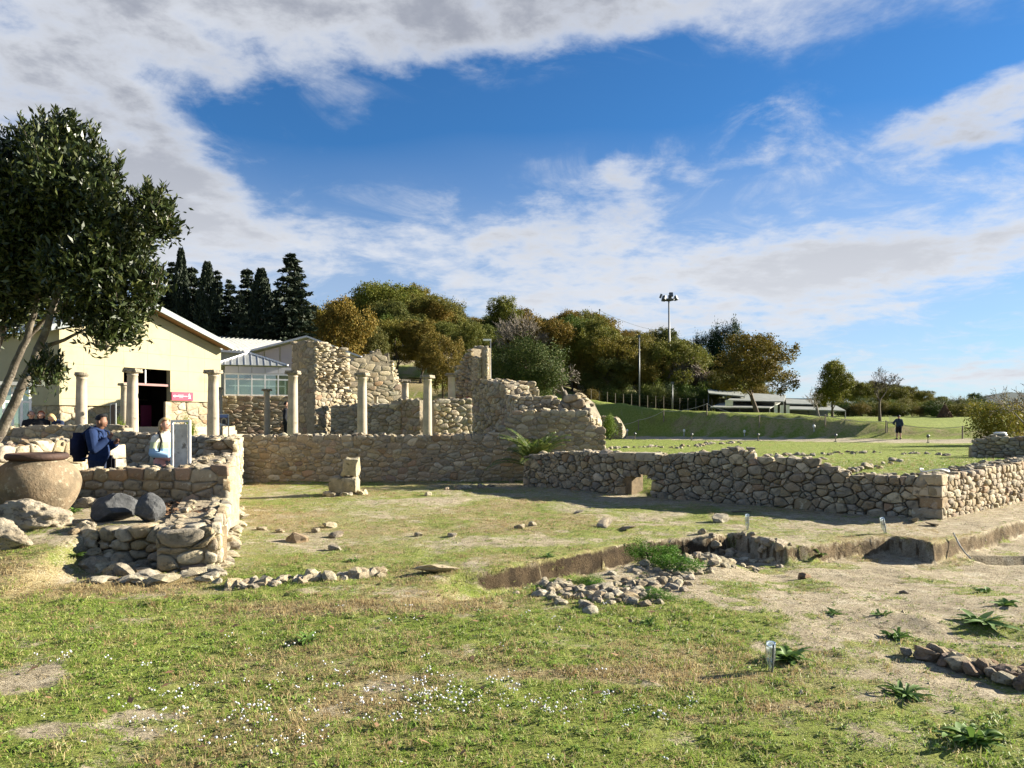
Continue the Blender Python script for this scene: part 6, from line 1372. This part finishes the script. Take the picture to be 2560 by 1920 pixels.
x = X(2440, 600); d = 600; o = tree('pine_tree', OAKS[1], (X(2440, d), d, 6), Z(985, d) - 4, 45 / F * d, 'dark umbrella pine far off on the horizon', 'tree', None, (0.25, 0.5, 0.55))
# small potted shrubs by the building, bougainvillea
for px, top, d, lab in ((306, 1040, 27.5, 'yellow green shrub in front of the doorway column'), (470, 1028, 28.0, 'yellow green shrub behind the woman')):
    x = X(px, d); tree('shrub', BUSH[0], (x, d, 0.6), (Z(top, d) - 0.6) / 0.9, 0.62, lab, 'shrub', None, (0.85, 1.35, 0.4), 1.0, ('stems', 'crown'))
x, d = X(1175, 31.0), 31.0; tree('bougainvillea', BUSH[1], (x, d, 1.9), Z(988, d) - 1.9, 0.55, 'purple flowering bougainvillea beside the apse stump', 'shrub', None, (1.6, 0.14, 2.2), 0, ('stems', 'crown'))
# --- conifers behind the cream building
def conifer_variant(seed, tiers=58, narrow=1.15, droop=0.25):
    nr = np.random.default_rng(seed); Pn, T = [], []; m = MB(); m.tube([(0, 0, -0.02), (0, 0, .5), (0, 0, .99)], [.016, .010, .001], 6)
    for k in range(tiers):
        z = 0.06 + 0.92 * (k + nr.random()) / tiers; R_ = 0.30 * narrow * (1 - z) ** 0.85 * nr.uniform(0.75, 1.15) + 0.012; nb = int(6 + 7 * (1 - z))
        for j in range(nb):
            a = nr.uniform(0, 6.28); rl = R_ * nr.uniform(0.7, 1.12); nL = int(18 + 95 * rl / 0.3); t = np.sqrt(nr.random(nL))
            c = np.stack([np.cos(a) * t * rl, np.sin(a) * t * rl, z - droop * t * rl + 0.12 * rl * t ** 3], 1)
            w = 0.05 * rl / 0.3 * (1.1 - t) + 0.006; c = c + nr.normal(size=(nL, 3)) * np.stack([w, w, w * 0.35], 1)
            Pn.append(c); T.append(np.stack([np.cos(a) + nr.normal(size=nL) * .5, np.sin(a) + nr.normal(size=nL) * .5, -0.1 + nr.normal(size=nL) * .3], 1))
    Pn, T = np.concatenate(Pn), np.concatenate(T); V, Fq = leaf_cards(Pn, T, 0.026, 0.42, nr)
    return meshobj('trunk', m.v, m.f, BARK, True).data, npmesh('crown', V, Fq, CONIF).data
def cypress_variant(seed):
    nr = np.random.default_rng(seed); n = 9000; z = nr.random(n); rad = 0.075 * np.sin(np.pi * np.clip(z * 0.92 + 0.06, 0, 1)) ** 0.7 * (0.65 + 0.4 * nr.random(n)); a = nr.uniform(0, 6.28, n)
    rad = rad * (1 + 0.25 * fbm(np.cos(a) * 2, np.sin(a) * 2, z * 14, 2, seed)); Pn = np.stack([rad * np.cos(a), rad * np.sin(a), z], 1); T = np.stack([np.cos(a) * .3, np.sin(a) * .3, np.ones(n)], 1) + nr.normal(size=(n, 3)) * .25
    V, Fq = leaf_cards(Pn, T, 0.022, 0.4, nr); m = MB(); m.tube([(0, 0, -.02), (0, 0, .9)], [.012, .002], 6); return meshobj('trunk', m.v, m.f, BARK).data, npmesh('crown', V, Fq, CONIF).data
CON = [conifer_variant(500), conifer_variant(501, narrow=1.1), conifer_variant(502, narrow=0.85)]; CYP = [cypress_variant(510), cypress_variant(511)]
for i, (px, top, d, kind, w, lab) in enumerate([(727, 627, 60, 0, 1.05, 'tallest dark fir, rightmost of the conifer row'), (653, 676, 61, 'c', 2.1, 'blunt dark cypress left of the tallest fir'), (618, 666, 63, 1, 0.9, 'broad dark fir, second left of the tallest'), (575, 697, 62, 2, 0.9, 'short dark fir with ragged top in mid row'),
        (543, 675, 64, 2, 0.8, 'slim pointed fir right of the narrow cypress'), (518, 659, 60, 'c', 1.7, 'narrow rounded cypress in the conifer row'), (480, 662, 63, 1, 0.9, 'dark fir between two cypresses'), (453, 625, 62, 'c', 1.2, 'tallest thin pointed cypress of the row'),
        (430, 654, 64, 2, 0.9, 'dark fir behind the thin cypress'), (400, 658, 62, 0, 0.9, 'dark fir at the left, behind the laurel edge'), (360, 680, 63, 1, 0.9, 'dark fir partly hidden by the laurel'), (690, 720, 66, 1, 0.9, 'lower dark fir filling behind the tallest one'), (300, 690, 62, 0, 0.9, 'dark fir wholly behind the laurel crown'), (600, 730, 58, 1, 0.8, 'low dark fir above the ribbed roof')]):
    x = X(px, d); z0 = gz1(x, d); h = Z(top, d) - z0
    tree('cypress_tree' if kind == 'c' else 'fir_tree', CYP[i % 2] if kind == 'c' else CON[kind], (x, d, z0), h / 0.995, h * w * (0.62 if kind == 'c' else 0.80), lab, 'tree', 'conifers behind the cream building', (1, 1, 1), i * 1.7)
# --- laurel in the foreground, left
LAUR = leafmat('laurel_leaves', (0.018, 0.031, 0.008), (0.040, 0.056, 0.013), (0.075, 0.085, 0.022), 0.42, 0.12, 0.4, tint=False, scale=1.5)
lr = np.random.default_rng(42); bl = []
for px, py, r in [(40, 410, 90), (110, 375, 80), (170, 385, 70), (60, 500, 115), (170, 470, 110), (245, 490, 70), (120, 580, 140), (260, 590, 95), (30, 640, 130), (350, 540, 70), (410, 560, 50), (330, 620, 70), (230, 690, 95), (110, 715, 112), (330, 700, 62), (20, 770, 80), (300, 800, 55), (350, 770, 40), (215, 785, 48), (290, 845, 30),
                  (-80, 500, 180), (-110, 720, 130), (130, 925, 34)]:
    d = 9.0 + lr.uniform(-0.45, 0.45); r_ = r / F * d * 0.80; bl.append((*P(px, py, d), r_, r_ * 1.25, r_))
    for k in range(3):
        a = lr.uniform(0, 6.28); q = r_ * 0.95; bl.append((*(P(px, py, d) + Vector((q * math.cos(a), lr.uniform(-.3, .2), q * math.sin(a) * 1.05))), r_ * .42, r_ * .45, r_ * .48))
Pn, O = crown_points(bl, 4000, 17, 0.062, lr, 0.40)
cl = np.repeat(lr.normal(size=(4000, 3)), 17, 0); t = O * 0.9 + lr.normal(size=O.shape) * 0.55 + np.array([0, 0, 0.55]) + cl * 0.35
V, Fq = leaf_cards(Pn, t, 0.088, 0.34, lr)
# upright leafy shoots along the outline
SV, SF = [V], [Fq]; nv = len(V); m = MB()
for b_ in bl:
    for k in range(4):
        u = lr.normal(size=3); u[2] = abs(u[2]) * 0.9 + 0.2; u /= np.linalg.norm(u); p = np.array(b_[:3]) + u * np.array(b_[3:6]) * 0.95; dv = u * 0.5 + np.array([0, 0, 0.8]); dv /= np.linalg.norm(dv); L_ = lr.uniform(0.08, 0.22)
        tt = np.linspace(0, 1, 22)[:, None]; q = p + dv * tt * L_; ang = np.arange(22) * 2.4
        side = np.stack([np.cos(ang), np.sin(ang), np.full(22, 0.9)], 1); v2, f2 = leaf_cards(q + side * 0.025, side + dv * 0.5, 0.075, 0.32, lr); SV.append(v2); SF.append(f2 + nv); nv += len(v2)
        m.tube([Vector(p - dv * 0.1), Vector(p + dv * L_)], 0.004, 4, False)
la = empty('laurel_tree', (X(-90, 9.2), 9.2, gz1(X(-90, 9.2), 9.2)), 'big glossy dark laurel tree leaning in at the edge above the jar', 'tree')
cr = npmesh('crown', np.concatenate(SV) - np.array(la.location), np.concatenate(SF), LAUR); put(cr, la, kind='stuff')
m.v = [v - la.location for v in m.v]; m.obj('twigs', BARKG, la, kind='stuff')
b0 = Vector((0, 0, -0.1))
for i, (pp, rr) in enumerate([([(-40, 1150), (0, 1082), (57, 964), (95, 873), (130, 780), (160, 680)], [.075, .062, .054, .048, .036, .02]), ([(-60, 1080), (0, 1000), (38, 907), (66, 850), (90, 760), (110, 640)], [.06, .05, .044, .038, .03, .018]), ([(-70, 1000), (-20, 900), (5, 800), (20, 680), (30, 520)], [.07, .06, .055, .04, .02]), ([(66, 850), (110, 800), (190, 740), (260, 690)], [.034, .03, .022, .012]), ([(95, 873), (160, 850), (230, 815)], [.03, .022, .012])]):
    d = 9.0 + 0.12 * (i - 1); pts = [P(a, c, d) - la.location for a, c in pp]
    if i < 3: pts = [Vector((0.08 * (i - 1), 0.05 * i, -0.1))] + pts; rr = [rr[0] * 1.15] + rr
    fine = []; fr_ = []
    for k in range(len(pts) - 1):
        for t_ in (0, .34, .67): q = pts[k].lerp(pts[k + 1], t_); fine.append(q + Vector((rnd.gauss(0, .008), rnd.gauss(0, .008), 0))); fr_.append(rr[k] + (rr[k + 1] - rr[k]) * t_)
    MB().tube(fine + [pts[-1]], fr_ + [rr[-1]], 10).obj('stem', BARKG, la, True)
# --- palm in front of the long wall
PALM = leafmat('palm_leaves', (0.055, 0.10, 0.018), (0.12, 0.165, 0.034), (0.19, 0.19, 0.05), 0.42, 0.3, 0.5, tint=False)
pc = Vector((X(1338, 19.0), 19.0, 0)); pc.z = gz1(pc.x, pc.y); pa = empty('palm', pc, 'young palm with arching fronds in front of the long wall', 'palm'); rp2 = random.Random(3)
for i in range(34):
    a = i * 2.4 + rp2.uniform(-.2, .2); el_ = rp2.uniform(0.25, 1.25) if i % 3 else rp2.uniform(1.0, 1.4); L_ = rp2.uniform(1.0, 1.45); m = MB(); mid = []
    for k in range(13):
        t_ = k / 12; e2 = el_ - 1.0 * t_ ** 1.6; mid.append((mid[-1] if k else Vector((0, 0, 0.38))) + (Vector((math.cos(a) * math.cos(e2), math.sin(a) * math.cos(e2), math.sin(e2))) * L_ / 12 if k else Vector()))
    m.tube(mid, [.014 - .011 * k / 12 for k in range(13)], 5, False)
    sd_ = Vector((-math.sin(a), math.cos(a), 0))
    for k in range(2, 40):
        t_ = k / 40 * 12; j = min(11, int(t_)); p = mid[j].lerp(mid[j + 1], t_ - j); fw = (mid[j + 1] - mid[j]).normalized(); ll = 0.30 * math.sin(math.pi * (0.15 + 0.8 * k / 40)) * rp2.uniform(.85, 1.1)
        for s in (-1, 1):
            dv = (fw * 0.75 + sd_ * s * 0.8 + Vector((0, 0, 0.25))).normalized(); n_ = dv.cross(fw).normalized() * 0.0; wv = fw * 0.016
            tip = p + dv * ll - Vector((0, 0, 0.05)); md_ = p + dv * ll * 0.5; m.poly([p - wv * .5, md_ - wv, tip, md_ + wv]); 
    m.obj('frond', PALM, pa)
MB().tube([(0, 0, -0.1), (0, 0, 0.2), (0, 0, 0.46)], [0.14, 0.13, 0.07], 10).obj('trunk', BARK, pa)

# ================================================================ masts, poles, fence, shelters
d = 100; x = X(1672, d); z0 = gz1(x, d); zt_ = Z(748, d) - z0
ms = empty('light_mast', (x, d, z0), 'tall floodlight mast with a ring of lamps above the wood', 'light mast')
MB().tube([(0.15, 0, 0), (0.08, 0, zt_ * .5), (0, 0, zt_)], [0.21, 0.16, 0.09], 10).obj('mast', DARKMETAL, ms, True); MB().lathe([(0.14, zt_ - 0.3), (0.75, zt_ - 0.15), (0.75, zt_ + 0.0), (0.14, zt_ + 0.05)], 14).obj('ring', DARKMETAL, ms)
for k in range(7):
    a = k * 0.8976 + 0.3; o = MB().box((-0.24, -0.14, -0.26), (0.24, 0.14, 0.26)).obj('floodlight', DARKMETAL, ms); o.location = (1.05 * math.cos(a), 1.05 * math.sin(a), zt_ + (0.45 if k % 2 else 0.1)); o.rotation_euler = (0.35, 0, a - 1.57)
def pole(px, top, d, label, r=0.09, arm=False, base=None, grp='poles'):
    x = X(px, d); z0 = gz1(x, d) if base is None else base; h = Z(top, d) - z0; o = empty('pole', (x, d, z0), label, 'pole', grp); MB().tube([(0, 0, -.2), (0, 0, h)], [r, r * .7], 8).obj('shaft', DARKMETAL, o, True)
    if arm: MB().box((-0.45, -0.07, h - 0.05), (0.05, 0.07, h + 0.06)).obj('lamp_head', WHITE, o); MB().tube([(0, 0, h - .6), (-.3, 0, h - .55)], 0.04, 6).obj('camera_arm', WHITE, o)
    else: MB().box((-0.14, -0.14, h - 0.02), (0.14, 0.14, h + 0.25)).obj('head', DARKMETAL, o)
    return o, Vector((x, d, z0 + h))
pole(1598, 843, 88, 'thin grey pole between golden oaks', 0.11); pole(1226, 850, 46, 'slim lamp pole beside the apse stump', 0.055, True); pole(1681, 960, 84, 'short white marker pole at the edge of the field', 0.09)
u1, t1 = pole(1499, 776, 150, 'utility pole poking up behind the hill crest', 0.12); u2, t2 = pole(1640, 826, 165, 'farther utility pole at the end of the wire', 0.12)
MB().tube([t1.lerp(t2, t_) - Vector((0, 0, 0.5 * 4 * t_ * (1 - t_))) for t_ in np.linspace(0, 1, 9)], 0.03, 4).obj('power_line', DARKMETAL, None, label='thin power line strung between the two utility poles', cat='wire')
fe = empty('wire_fence', (X(1490, 86), 86, 0), 'wire fence with thin posts along the top of the green slope', 'fence'); tp = []
for px in np.linspace(1478, 1800, 17):
    x = X(px, 86.5); z0 = gz1(x, 86.5); MB().tube([(x - fe.location.x, 0.5, z0 - .1), (x - fe.location.x, 0.5, z0 + 1.5)], 0.05, 6).obj('post', WOODP, fe); tp.append(Vector((x - fe.location.x, 0.5, z0)))
for hh in (0.3, 0.7, 1.1, 1.45):
    MB().tube([p + Vector((0, 0, hh)) for p in tp], 0.005, 4).obj('wire', DARKMETAL, fe)
sh = empty('field_shelter', P(1900, 1020, 84), 'low shelters with pale sheet roofs behind the single oak', 'shelter'); L0 = sh.location
SHEET = pmat('pale_roof_sheet', (0.28, 0.29, 0.255), (0.21, 0.22, 0.19), 1.5, 0.6)
for (a, b_, c, e) in [((1768, 974, 92), (1850, 979, 92), (1862, 993, 86), (1772, 985, 86)), ((1845, 984, 92), (1965, 989, 92), (1960, 1006, 84), (1818, 1003, 84)), ((1815, 1005, 89), (1952, 1008, 89), (1925, 1022, 82), (1775, 1020, 82)), ((1962, 997, 92), (2062, 1001, 92), (2080, 1014, 86), (1966, 1011, 86)), ((1965, 1012, 89), (2090, 1016, 89), (2115, 1029, 82), (1972, 1025, 82))]:
    q = [P(*v) - L0 for v in (a, b_, c, e)]; MB().prism(q, (0, 0, 0.12)).obj('roof', SHEET, sh)
    for v in (q[2], q[3], q[2].lerp(q[3], 0.5)): gg = gz1(v.x + L0.x, v.y + L0.y) - L0.z; MB().tube([(v.x, v.y + .2, gg - .1), (v.x, v.y + .2, v.z)], 0.06, 6).obj('post', DARKMETAL, sh)
MB().box((P(1790, 1000, 91).x - L0.x, 91 - L0.y, -2.0), (P(2070, 1000, 91).x - L0.x, 91.3 - L0.y, P(1900, 996, 91).z - L0.z)).obj('back_wall', DARKMETAL, sh)
q = [P(1813, 1000, 81.5) - L0, P(1833, 1000, 81.5) - L0, P(1832, 1016, 81.5) - L0, P(1813, 1015, 81.5) - L0]; MB().prism(q, (0, 0.08, 0)).obj('white_board', WHITE, sh)
for px in (1940, 1955, 1970): 
    p = P(px, 1024, 81.8) - L0; MB().box((p.x - .18, p.y, p.z - 1.2), (p.x + .18, p.y + .1, p.z + 0.5)).obj('side_sheet', WHITE, sh)
x = X(2362, 88); hs = empty('brush_hut', (x, 88, gz1(x, 88)), 'small cone of rusty brushwood on the upper field', 'hut'); nr = np.random.default_rng(6)
n = 1400; a = nr.uniform(0, 6.28, n); z = nr.random(n); Pn = np.stack([np.cos(a) * 0.8 * (1.05 - z), np.sin(a) * 0.8 * (1.05 - z), z * 1.5], 1); V, Fq = leaf_cards(Pn, np.stack([-np.cos(a) * .5, -np.sin(a) * .5, np.ones(n)], 1), 0.5, 0.12, nr); put(npmesh('brushwood', V, Fq, pmat('rusty_brush', (0.16, 0.085, 0.045), (0.09, 0.055, 0.035), 3, 0.9)), hs, kind='stuff')
MB().tube([(0, 0, -.1), (0, 0, 1.5)], .05, 6).obj('centre_pole', WOODP, hs)
# ================================================================ grass, weeds, flowers
def grassmat(name, c1, c2, c3, trans=0.35):
    m, nt, b = newmat(name); geo = nt.nodes.new('ShaderNodeNewGeometry'); oi = nt.nodes.new('ShaderNodeObjectInfo')
    r = (E(nt, geo.outputs['Random Per Island']) + E(nt, oi.outputs['Random']))._m('FRACT'); n = noise_fac(nt, geo.outputs['Position'], 0.9, 3)
    col = mixc(nt, (r * 0.5 + n * 1.1 - 0.3).max(0.0).min(1.0), c1, c2); col = mixc(nt, (r * 9.1)._m('FRACT').sstep(0.60, 0.7), col, c3)
    nt.links.new(col, b.inputs['Base Color']); b.inputs['Roughness'].default_value = 0.5; b.inputs['Specular IOR Level'].default_value = 0.3
    t = nt.nodes.new('ShaderNodeBsdfTranslucent'); nt.links.new(col, t.inputs[0]); mx = nt.nodes.new('ShaderNodeMixShader'); mx.inputs[0].default_value = trans
    nt.links.new(b.outputs[0], mx.inputs[1]); nt.links.new(t.outputs[0], mx.inputs[2]); nt.links.new(mx.outputs[0], nt.nodes['Material Output'].inputs[0]); soft_normal(nt, [b], 0.5); return m
GRN = grassmat('grass_green', (0.15, 0.26, 0.026), (0.27, 0.36, 0.05), (0.42, 0.40, 0.15))
DRY = grassmat('grass_dry', (0.40, 0.31, 0.14), (0.50, 0.41, 0.21), (0.30, 0.20, 0.09))
CLV = grassmat('weed_leaves', (0.13, 0.24, 0.03), (0.24, 0.33, 0.06), (0.34, 0.36, 0.13), 0.25)
FLW = flat('petal_white', (0.66, 0.66, 0.68), 0.8)
protos = bpy.data.collections.new('grass_parts')
def tuft(name, n, h, spread, w, mat, seed, bend=0.8):
    rnd = random.Random(seed); v, f = [], []
    for i in range(n):
        a, r0 = rnd.uniform(0, 6.28), spread * math.sqrt(rnd.random()); p = Vector((r0 * math.cos(a), r0 * math.sin(a), -0.006)); b2 = rnd.uniform(0, 6.28); o = Vector((math.cos(b2), math.sin(b2), 0)); s = Vector((-o.y, o.x, 0))
        L = h * rnd.uniform(0.5, 1.3); k = bend * rnd.uniform(0.3, 1.4); q1 = p + Vector((0, 0, L * .55)) + o * L * k * .30; q2 = p + Vector((0, 0, L * (.95 - .25 * k))) + o * L * k * .9; ww = s * w * rnd.uniform(.7, 1.3); i0 = len(v)
        v += [p - ww, p + ww, q1 - ww * .8, q1 + ww * .8, q2]; f += [(i0, i0 + 1, i0 + 3, i0 + 2), (i0 + 2, i0 + 3, i0 + 4)]
    o = meshobj(name, v, f, mat); protos.objects.link(o)
def rosette(name, n, r, mat, seed):
    rnd = random.Random(seed); v, f = [], []
    for i in range(n):
        a = i * 2.4 + rnd.uniform(-.3, .3); L = r * rnd.uniform(.5, 1.2); o = Vector((math.cos(a), math.sin(a), 0)); s = Vector((-o.y, o.x, 0)); z = rnd.uniform(.15, .8) * L; w = L * rnd.uniform(.16, .26); i0 = len(v); c = Vector((rnd.uniform(-1, 1) * r * .6, rnd.uniform(-1, 1) * r * .6, 0))
        v += [c, c + o * L * .55 - s * w + Vector((0, 0, z)), c + o * L * .55 + s * w + Vector((0, 0, z)), c + o * L + Vector((0, 0, z * .7))]; f += [(i0, i0 + 1, i0 + 3, i0 + 2)]
    o = meshobj(name, v, f, mat); protos.objects.link(o)
def flower(name, seed):
    rnd = random.Random(seed); m = MB()
    for k in range(3):
        p = Vector((rnd.uniform(-.035, .035), rnd.uniform(-.035, .035), 0)); h = rnd.uniform(.035, .075); m.lathe([(.001, h - .007), (.006, h - .005), (.0085, h), (.006, h + .005), (.001, h + .006)], 6, p, False)
    o = meshobj(name, m.v, m.f, FLW); protos.objects.link(o)
for i in range(3): tuft('p0%d' % i, 16, [0.030, 0.020, 0.044][i], 0.055, 0.0024, GRN, 600 + i, 1.1)
for i in range(2): tuft('p1%d' % i, 16, [0.035, 0.050][i], 0.06, 0.0020, DRY, 610 + i, 1.0)
for i in range(2): rosette('p2%d' % i, 12, [0.017, 0.028][i], CLV, 620 + i)
flower('p30', 630); flower('p31', 631)
tuft('p40', 26, 0.020, 0.07, 0.0035, DRY, 640, 1.6)
def scatter(name, pts, scl, idx, label, seed):
    n = len(pts); nr = np.random.default_rng(seed); me = bpy.data.meshes.new(name); me.vertices.add(n); me.vertices.foreach_set('co', np.asarray(pts, np.float32).ravel())
    rot = np.zeros((n, 3), np.float32); rot[:, 2] = nr.uniform(0, 6.28, n); rot[:, :2] = nr.normal(0, .12, (n, 2))
    for nm, ty, data in (('rot', 'FLOAT_VECTOR', rot.ravel()), ('scl', 'FLOAT', np.asarray(scl, np.float32)), ('idx', 'INT', np.asarray(idx, np.int32))):
        a = me.attributes.new(nm, ty, 'POINT'); a.data.foreach_set('vector' if ty == 'FLOAT_VECTOR' else 'value', data)
    o = bpy.data.objects.new(name, me); put(o, kind='stuff', label=label)
    ng = bpy.data.node_groups.new(name + '_nodes', 'GeometryNodeTree'); ng.interface.new_socket('Geometry', in_out='INPUT', socket_type='NodeSocketGeometry'); ng.interface.new_socket('Geometry', in_out='OUTPUT', socket_type='NodeSocketGeometry')
    N = ng.nodes.new; gi, go = N('NodeGroupInput'), N('NodeGroupOutput'); iop = N('GeometryNodeInstanceOnPoints'); ci = N('GeometryNodeCollectionInfo'); ci.inputs['Collection'].default_value = protos; ci.inputs['Separate Children'].default_value = True; ci.inputs['Reset Children'].default_value = True
    def attr(nm, ty): a = N('GeometryNodeInputNamedAttribute'); a.data_type = ty; a.inputs['Name'].default_value = nm; return a.outputs['Attribute']
    L = ng.links.new; L(gi.outputs[0], iop.inputs['Points']); L(ci.outputs[0], iop.inputs['Instance']); iop.inputs['Pick Instance'].default_value = True
    L(attr('idx', 'INT'), iop.inputs['Instance Index']); L(attr('rot', 'FLOAT_VECTOR'), iop.inputs['Rotation']); L(attr('scl', 'FLOAT'), iop.inputs['Scale']); L(iop.outputs[0], go.inputs[0])
    md = o.modifiers.new('scatter', 'NODES'); md.node_group = ng; return o
# index order follows the sorted names: 0-2 green, 3-4 dry, 5-6 leafy, 7-8 flowers, 9 mat of dead blades
nr = np.random.default_rng(1234)
yy = np.linspace(2.3, 62, 4000); rho = np.where(yy < 6, 760.0, 760.0 * (6 / yy) ** 1.5) * (1 - 0.8 * ss(22, 34, yy)) * yy * 1.64; cdf = np.cumsum(rho); N_ = int(cdf[-1] * (yy[1] - yy[0])); cdf /= cdf[-1]
y = np.interp(nr.random(N_), cdf, yy); x = nr.uniform(-0.82, 0.82, N_) * y
c, dr, gr = masks(x, y); nn = fbm(x * 3.1, y * 3.1, 0, 3, 88)
keep = (nr.random(N_) < np.clip(c * 1.15 + nn * 0.35 - 0.05, 0.16, 1)) & (gr < 0.2)
keep &= ~((y > 11.2) & (x < swx(y))) & ~((y > 20.5) & (y < 50) & (x < 2.0))
x, y, c, dr = x[keep], y[keep], c[keep], dr[keep]; n = len(x); z = gz(x, y)
isdry = nr.random(n) < np.clip((dr - 0.10) * 1.0, 0.10, 0.95); leafy = (~isdry) & (nr.random(n) < 0.40)
idx = np.where(isdry, nr.choice([3, 4, 9, 9], n), np.where(leafy, nr.integers(5, 7, n), nr.choice([0, 1, 1, 2], n)))
court = ss(7.5, 9, y) * (1 - ss(18, 20, y))
scl = nr.uniform(0.45, 1.2, n) * (1 + 0.55 * (ss(6, 30, y))) * (1 - 0.22 * court) * (0.55 + 0.55 * np.clip(c, 0, 1))
scatter('meadow_grass', np.stack([x, y, z], 1), scl, idx, 'patchy green and straw coloured grass and weeds over the ground', 5)
# white flowers in loose drifts
fx, fy = [], []
for px, py, rx, ry, k in [(a_, b_, c_, d_, int(e_ * 0.16)) for a_, b_, c_, d_, e_ in [(1030, 1730, .35, .12, 260), (1180, 1760, .3, .1, 130), (1500, 1755, .35, .10, 90), (1350, 1790, .25, .08, 60), (560, 1800, .35, .16, 200), (420, 1760, .3, .12, 70), (200, 1660, .3, .08, 50), (620, 1870, .25, .08, 70), (1060, 1800, .2, .06, 60), (1560, 1790, .2, .05, 40), (900, 1690, .3, .08, 50)]]:
    g = G(px, py); fx.append(nr.normal(g.x, rx, k)); fy.append(nr.normal(g.y, ry, k))
fx, fy = np.concatenate(fx), np.concatenate(fy); k = int(45); fx = np.concatenate([fx, nr.uniform(-2.2, 1.2, k)]); fy = np.concatenate([fy, nr.uniform(3.2, 6.5, k)])
scatter('daisies', np.stack([fx, fy, gz(fx, fy)], 1), nr.uniform(0.4, 0.85, len(fx)), nr.integers(7, 9, len(fx)), 'drifts of tiny white flowers in the near grass', 6)
# broad leaved rosettes on the bare earth
LEAFM = leafmat('dock_leaves', (0.085, 0.165, 0.028), (0.14, 0.22, 0.05), None, 0.6, 0.25, 0.25, tint=False)
def leafmesh(L, w, rise, seed):
    rnd = random.Random(seed); v, f = [], []; n = 6
    for k in range(n + 1):
        t = k / n; ww = w * math.sin(math.pi * (0.12 + 0.83 * t)) ** 0.8; z = rise * math.sin(t * 2.2) - 0.1 * rise * t * t; v += [Vector((L * t, -ww, z + ww * .35)), Vector((L * t, 0, z)), Vector((L * t, ww, z + ww * .35))]
        if k: i = 3 * k; f += [(i - 3, i - 2, i + 1, i), (i - 2, i - 1, i + 2, i + 1)]
    return meshobj('leaf', v, f, LEAFM, True).data
LM = [leafmesh(1.0, 0.16, 0.18, 1), leafmesh(1.0, 0.13, 0.34, 2), leafmesh(1.0, 0.19, 0.10, 3)]
rnd = random.Random(91)
for px, py, r, nl, lab in [(2265, 1745, 0.17, 26, 'largest broad leaved rosette on the bare earth below the reddish stones'), (2455, 1552, 0.20, 24, 'tall broad leaved weed in the small hollow at the edge'), (2240, 1590, 0.12, 20, 'dark leaved rosette left of the hollow'), (2085, 1533, 0.10, 16, 'small rosette with dark leaves on bare earth'),
                           (2205, 1537, 0.085, 14, 'smaller rosette right beside the small dark one'), (2460, 1478, 0.11, 18, 'rosette near the square sounding'), (1965, 1650, 0.16, 30, 'grassy green weed right behind the near bottle'), (2050, 1392, 0.13, 20, 'spiky green weed in front of the cut earth'), (1625, 1560, 0.10, 12, 'low weed at the edge of the grass and bare earth'), (2430, 1860, 0.15, 30, 'bright green weed in the near grass at the edge'), (2520, 1520, 0.13, 18, 'pale green weed cut off by the edge'),
                           (1365, 1395, 0.12, 18, 'green weed hanging over the trench edge'), (885, 1405, 0.10, 16, 'dark green weed beside the footing stones'), (770, 1605, 0.12, 20, 'leafy tuft in the near meadow'), (690, 1205, 0.16, 18, 'weed at the foot of the long wall left of the block stack'), (190, 1393, 0.11, 18, 'bright green weed on the dirt left of the terrace wall'), (180, 1285, 0.14, 18, 'green weed at the foot of the jar')]:
    g = GP(px, py); o = empty('weed', g, lab, 'weed', 'leafy weeds'); thin, tall = rnd.uniform(0.45, 1.15), rnd.uniform(0.6, 1.7)
    for k in range(int(nl * 1.5)):
        c_ = bpy.data.objects.new('leaf', LM[k % 3]); s = r * rnd.uniform(.35, 1.1); c_.scale = (s, s * thin * rnd.uniform(.8, 1.2), s * tall * rnd.uniform(.4, 1.4)); put(c_, o); c_.location = (rnd.gauss(0, r * .16), rnd.gauss(0, r * .16), 0); c_.rotation_euler = (rnd.uniform(-.3, .3), rnd.uniform(-.3, .15), k * 2.4 + rnd.uniform(-.3, .3))
for px, py, w_, h_, lab in [(1625, 1398, .55, .22, 'bright green leafy plant growing in the trench'), (1690, 1425, .55, .20, 'leafy trench plant with white flowers'), (1480, 1462, .35, .10, 'low green plant among the trench stones'), (1640, 1495, .35, .09, 'low weeds among the near trench stones')]:
    g = GP(px, py); tree('trench_plant', BUSH[0], g - Vector((0, 0, .02)), h_ / .8, w_, lab, 'plant', 'plants in the trench', (0.5, 1.25, 0.5), rnd.uniform(0, 6), ('stems', 'crown'))
# dead leaves
dl = MB()
def deadleaf(x, y, z, s):
    a = rnd.uniform(0, 6.28); o = Vector((math.cos(a), math.sin(a), rnd.uniform(-.2, .4))) * s; q = Vector((-math.sin(a), math.cos(a), rnd.uniform(-.3, .5))) * s * .5; c_ = Vector((x, y, z + s * .3)); i = len(dl.v); dl.v += [c_ - o, c_ + q, c_ + o, c_ - q]; dl.f.append((i, i + 1, i + 2, i + 3))
for k in range(420):
    d = rnd.uniform(9.5, 10.8); xx = X(rnd.uniform(395, 530), d); deadleaf(xx, d, 0.40 + rnd.uniform(0, .05), rnd.uniform(.02, .045))
for k in range(110):
    d = rnd.uniform(3.4, 7.0); xx = rnd.uniform(-.65, .2) * d; deadleaf(xx, d, gz1(xx, d) + .02, rnd.uniform(.015, .04))
dl.obj('dead_leaves', pmat('dead_leaf', (0.27, 0.165, 0.085), (0.15, 0.08, 0.045), 3, 0.8, orand=.4), None, kind='stuff', label='curled brown dead leaves behind the boulders and in the grass')
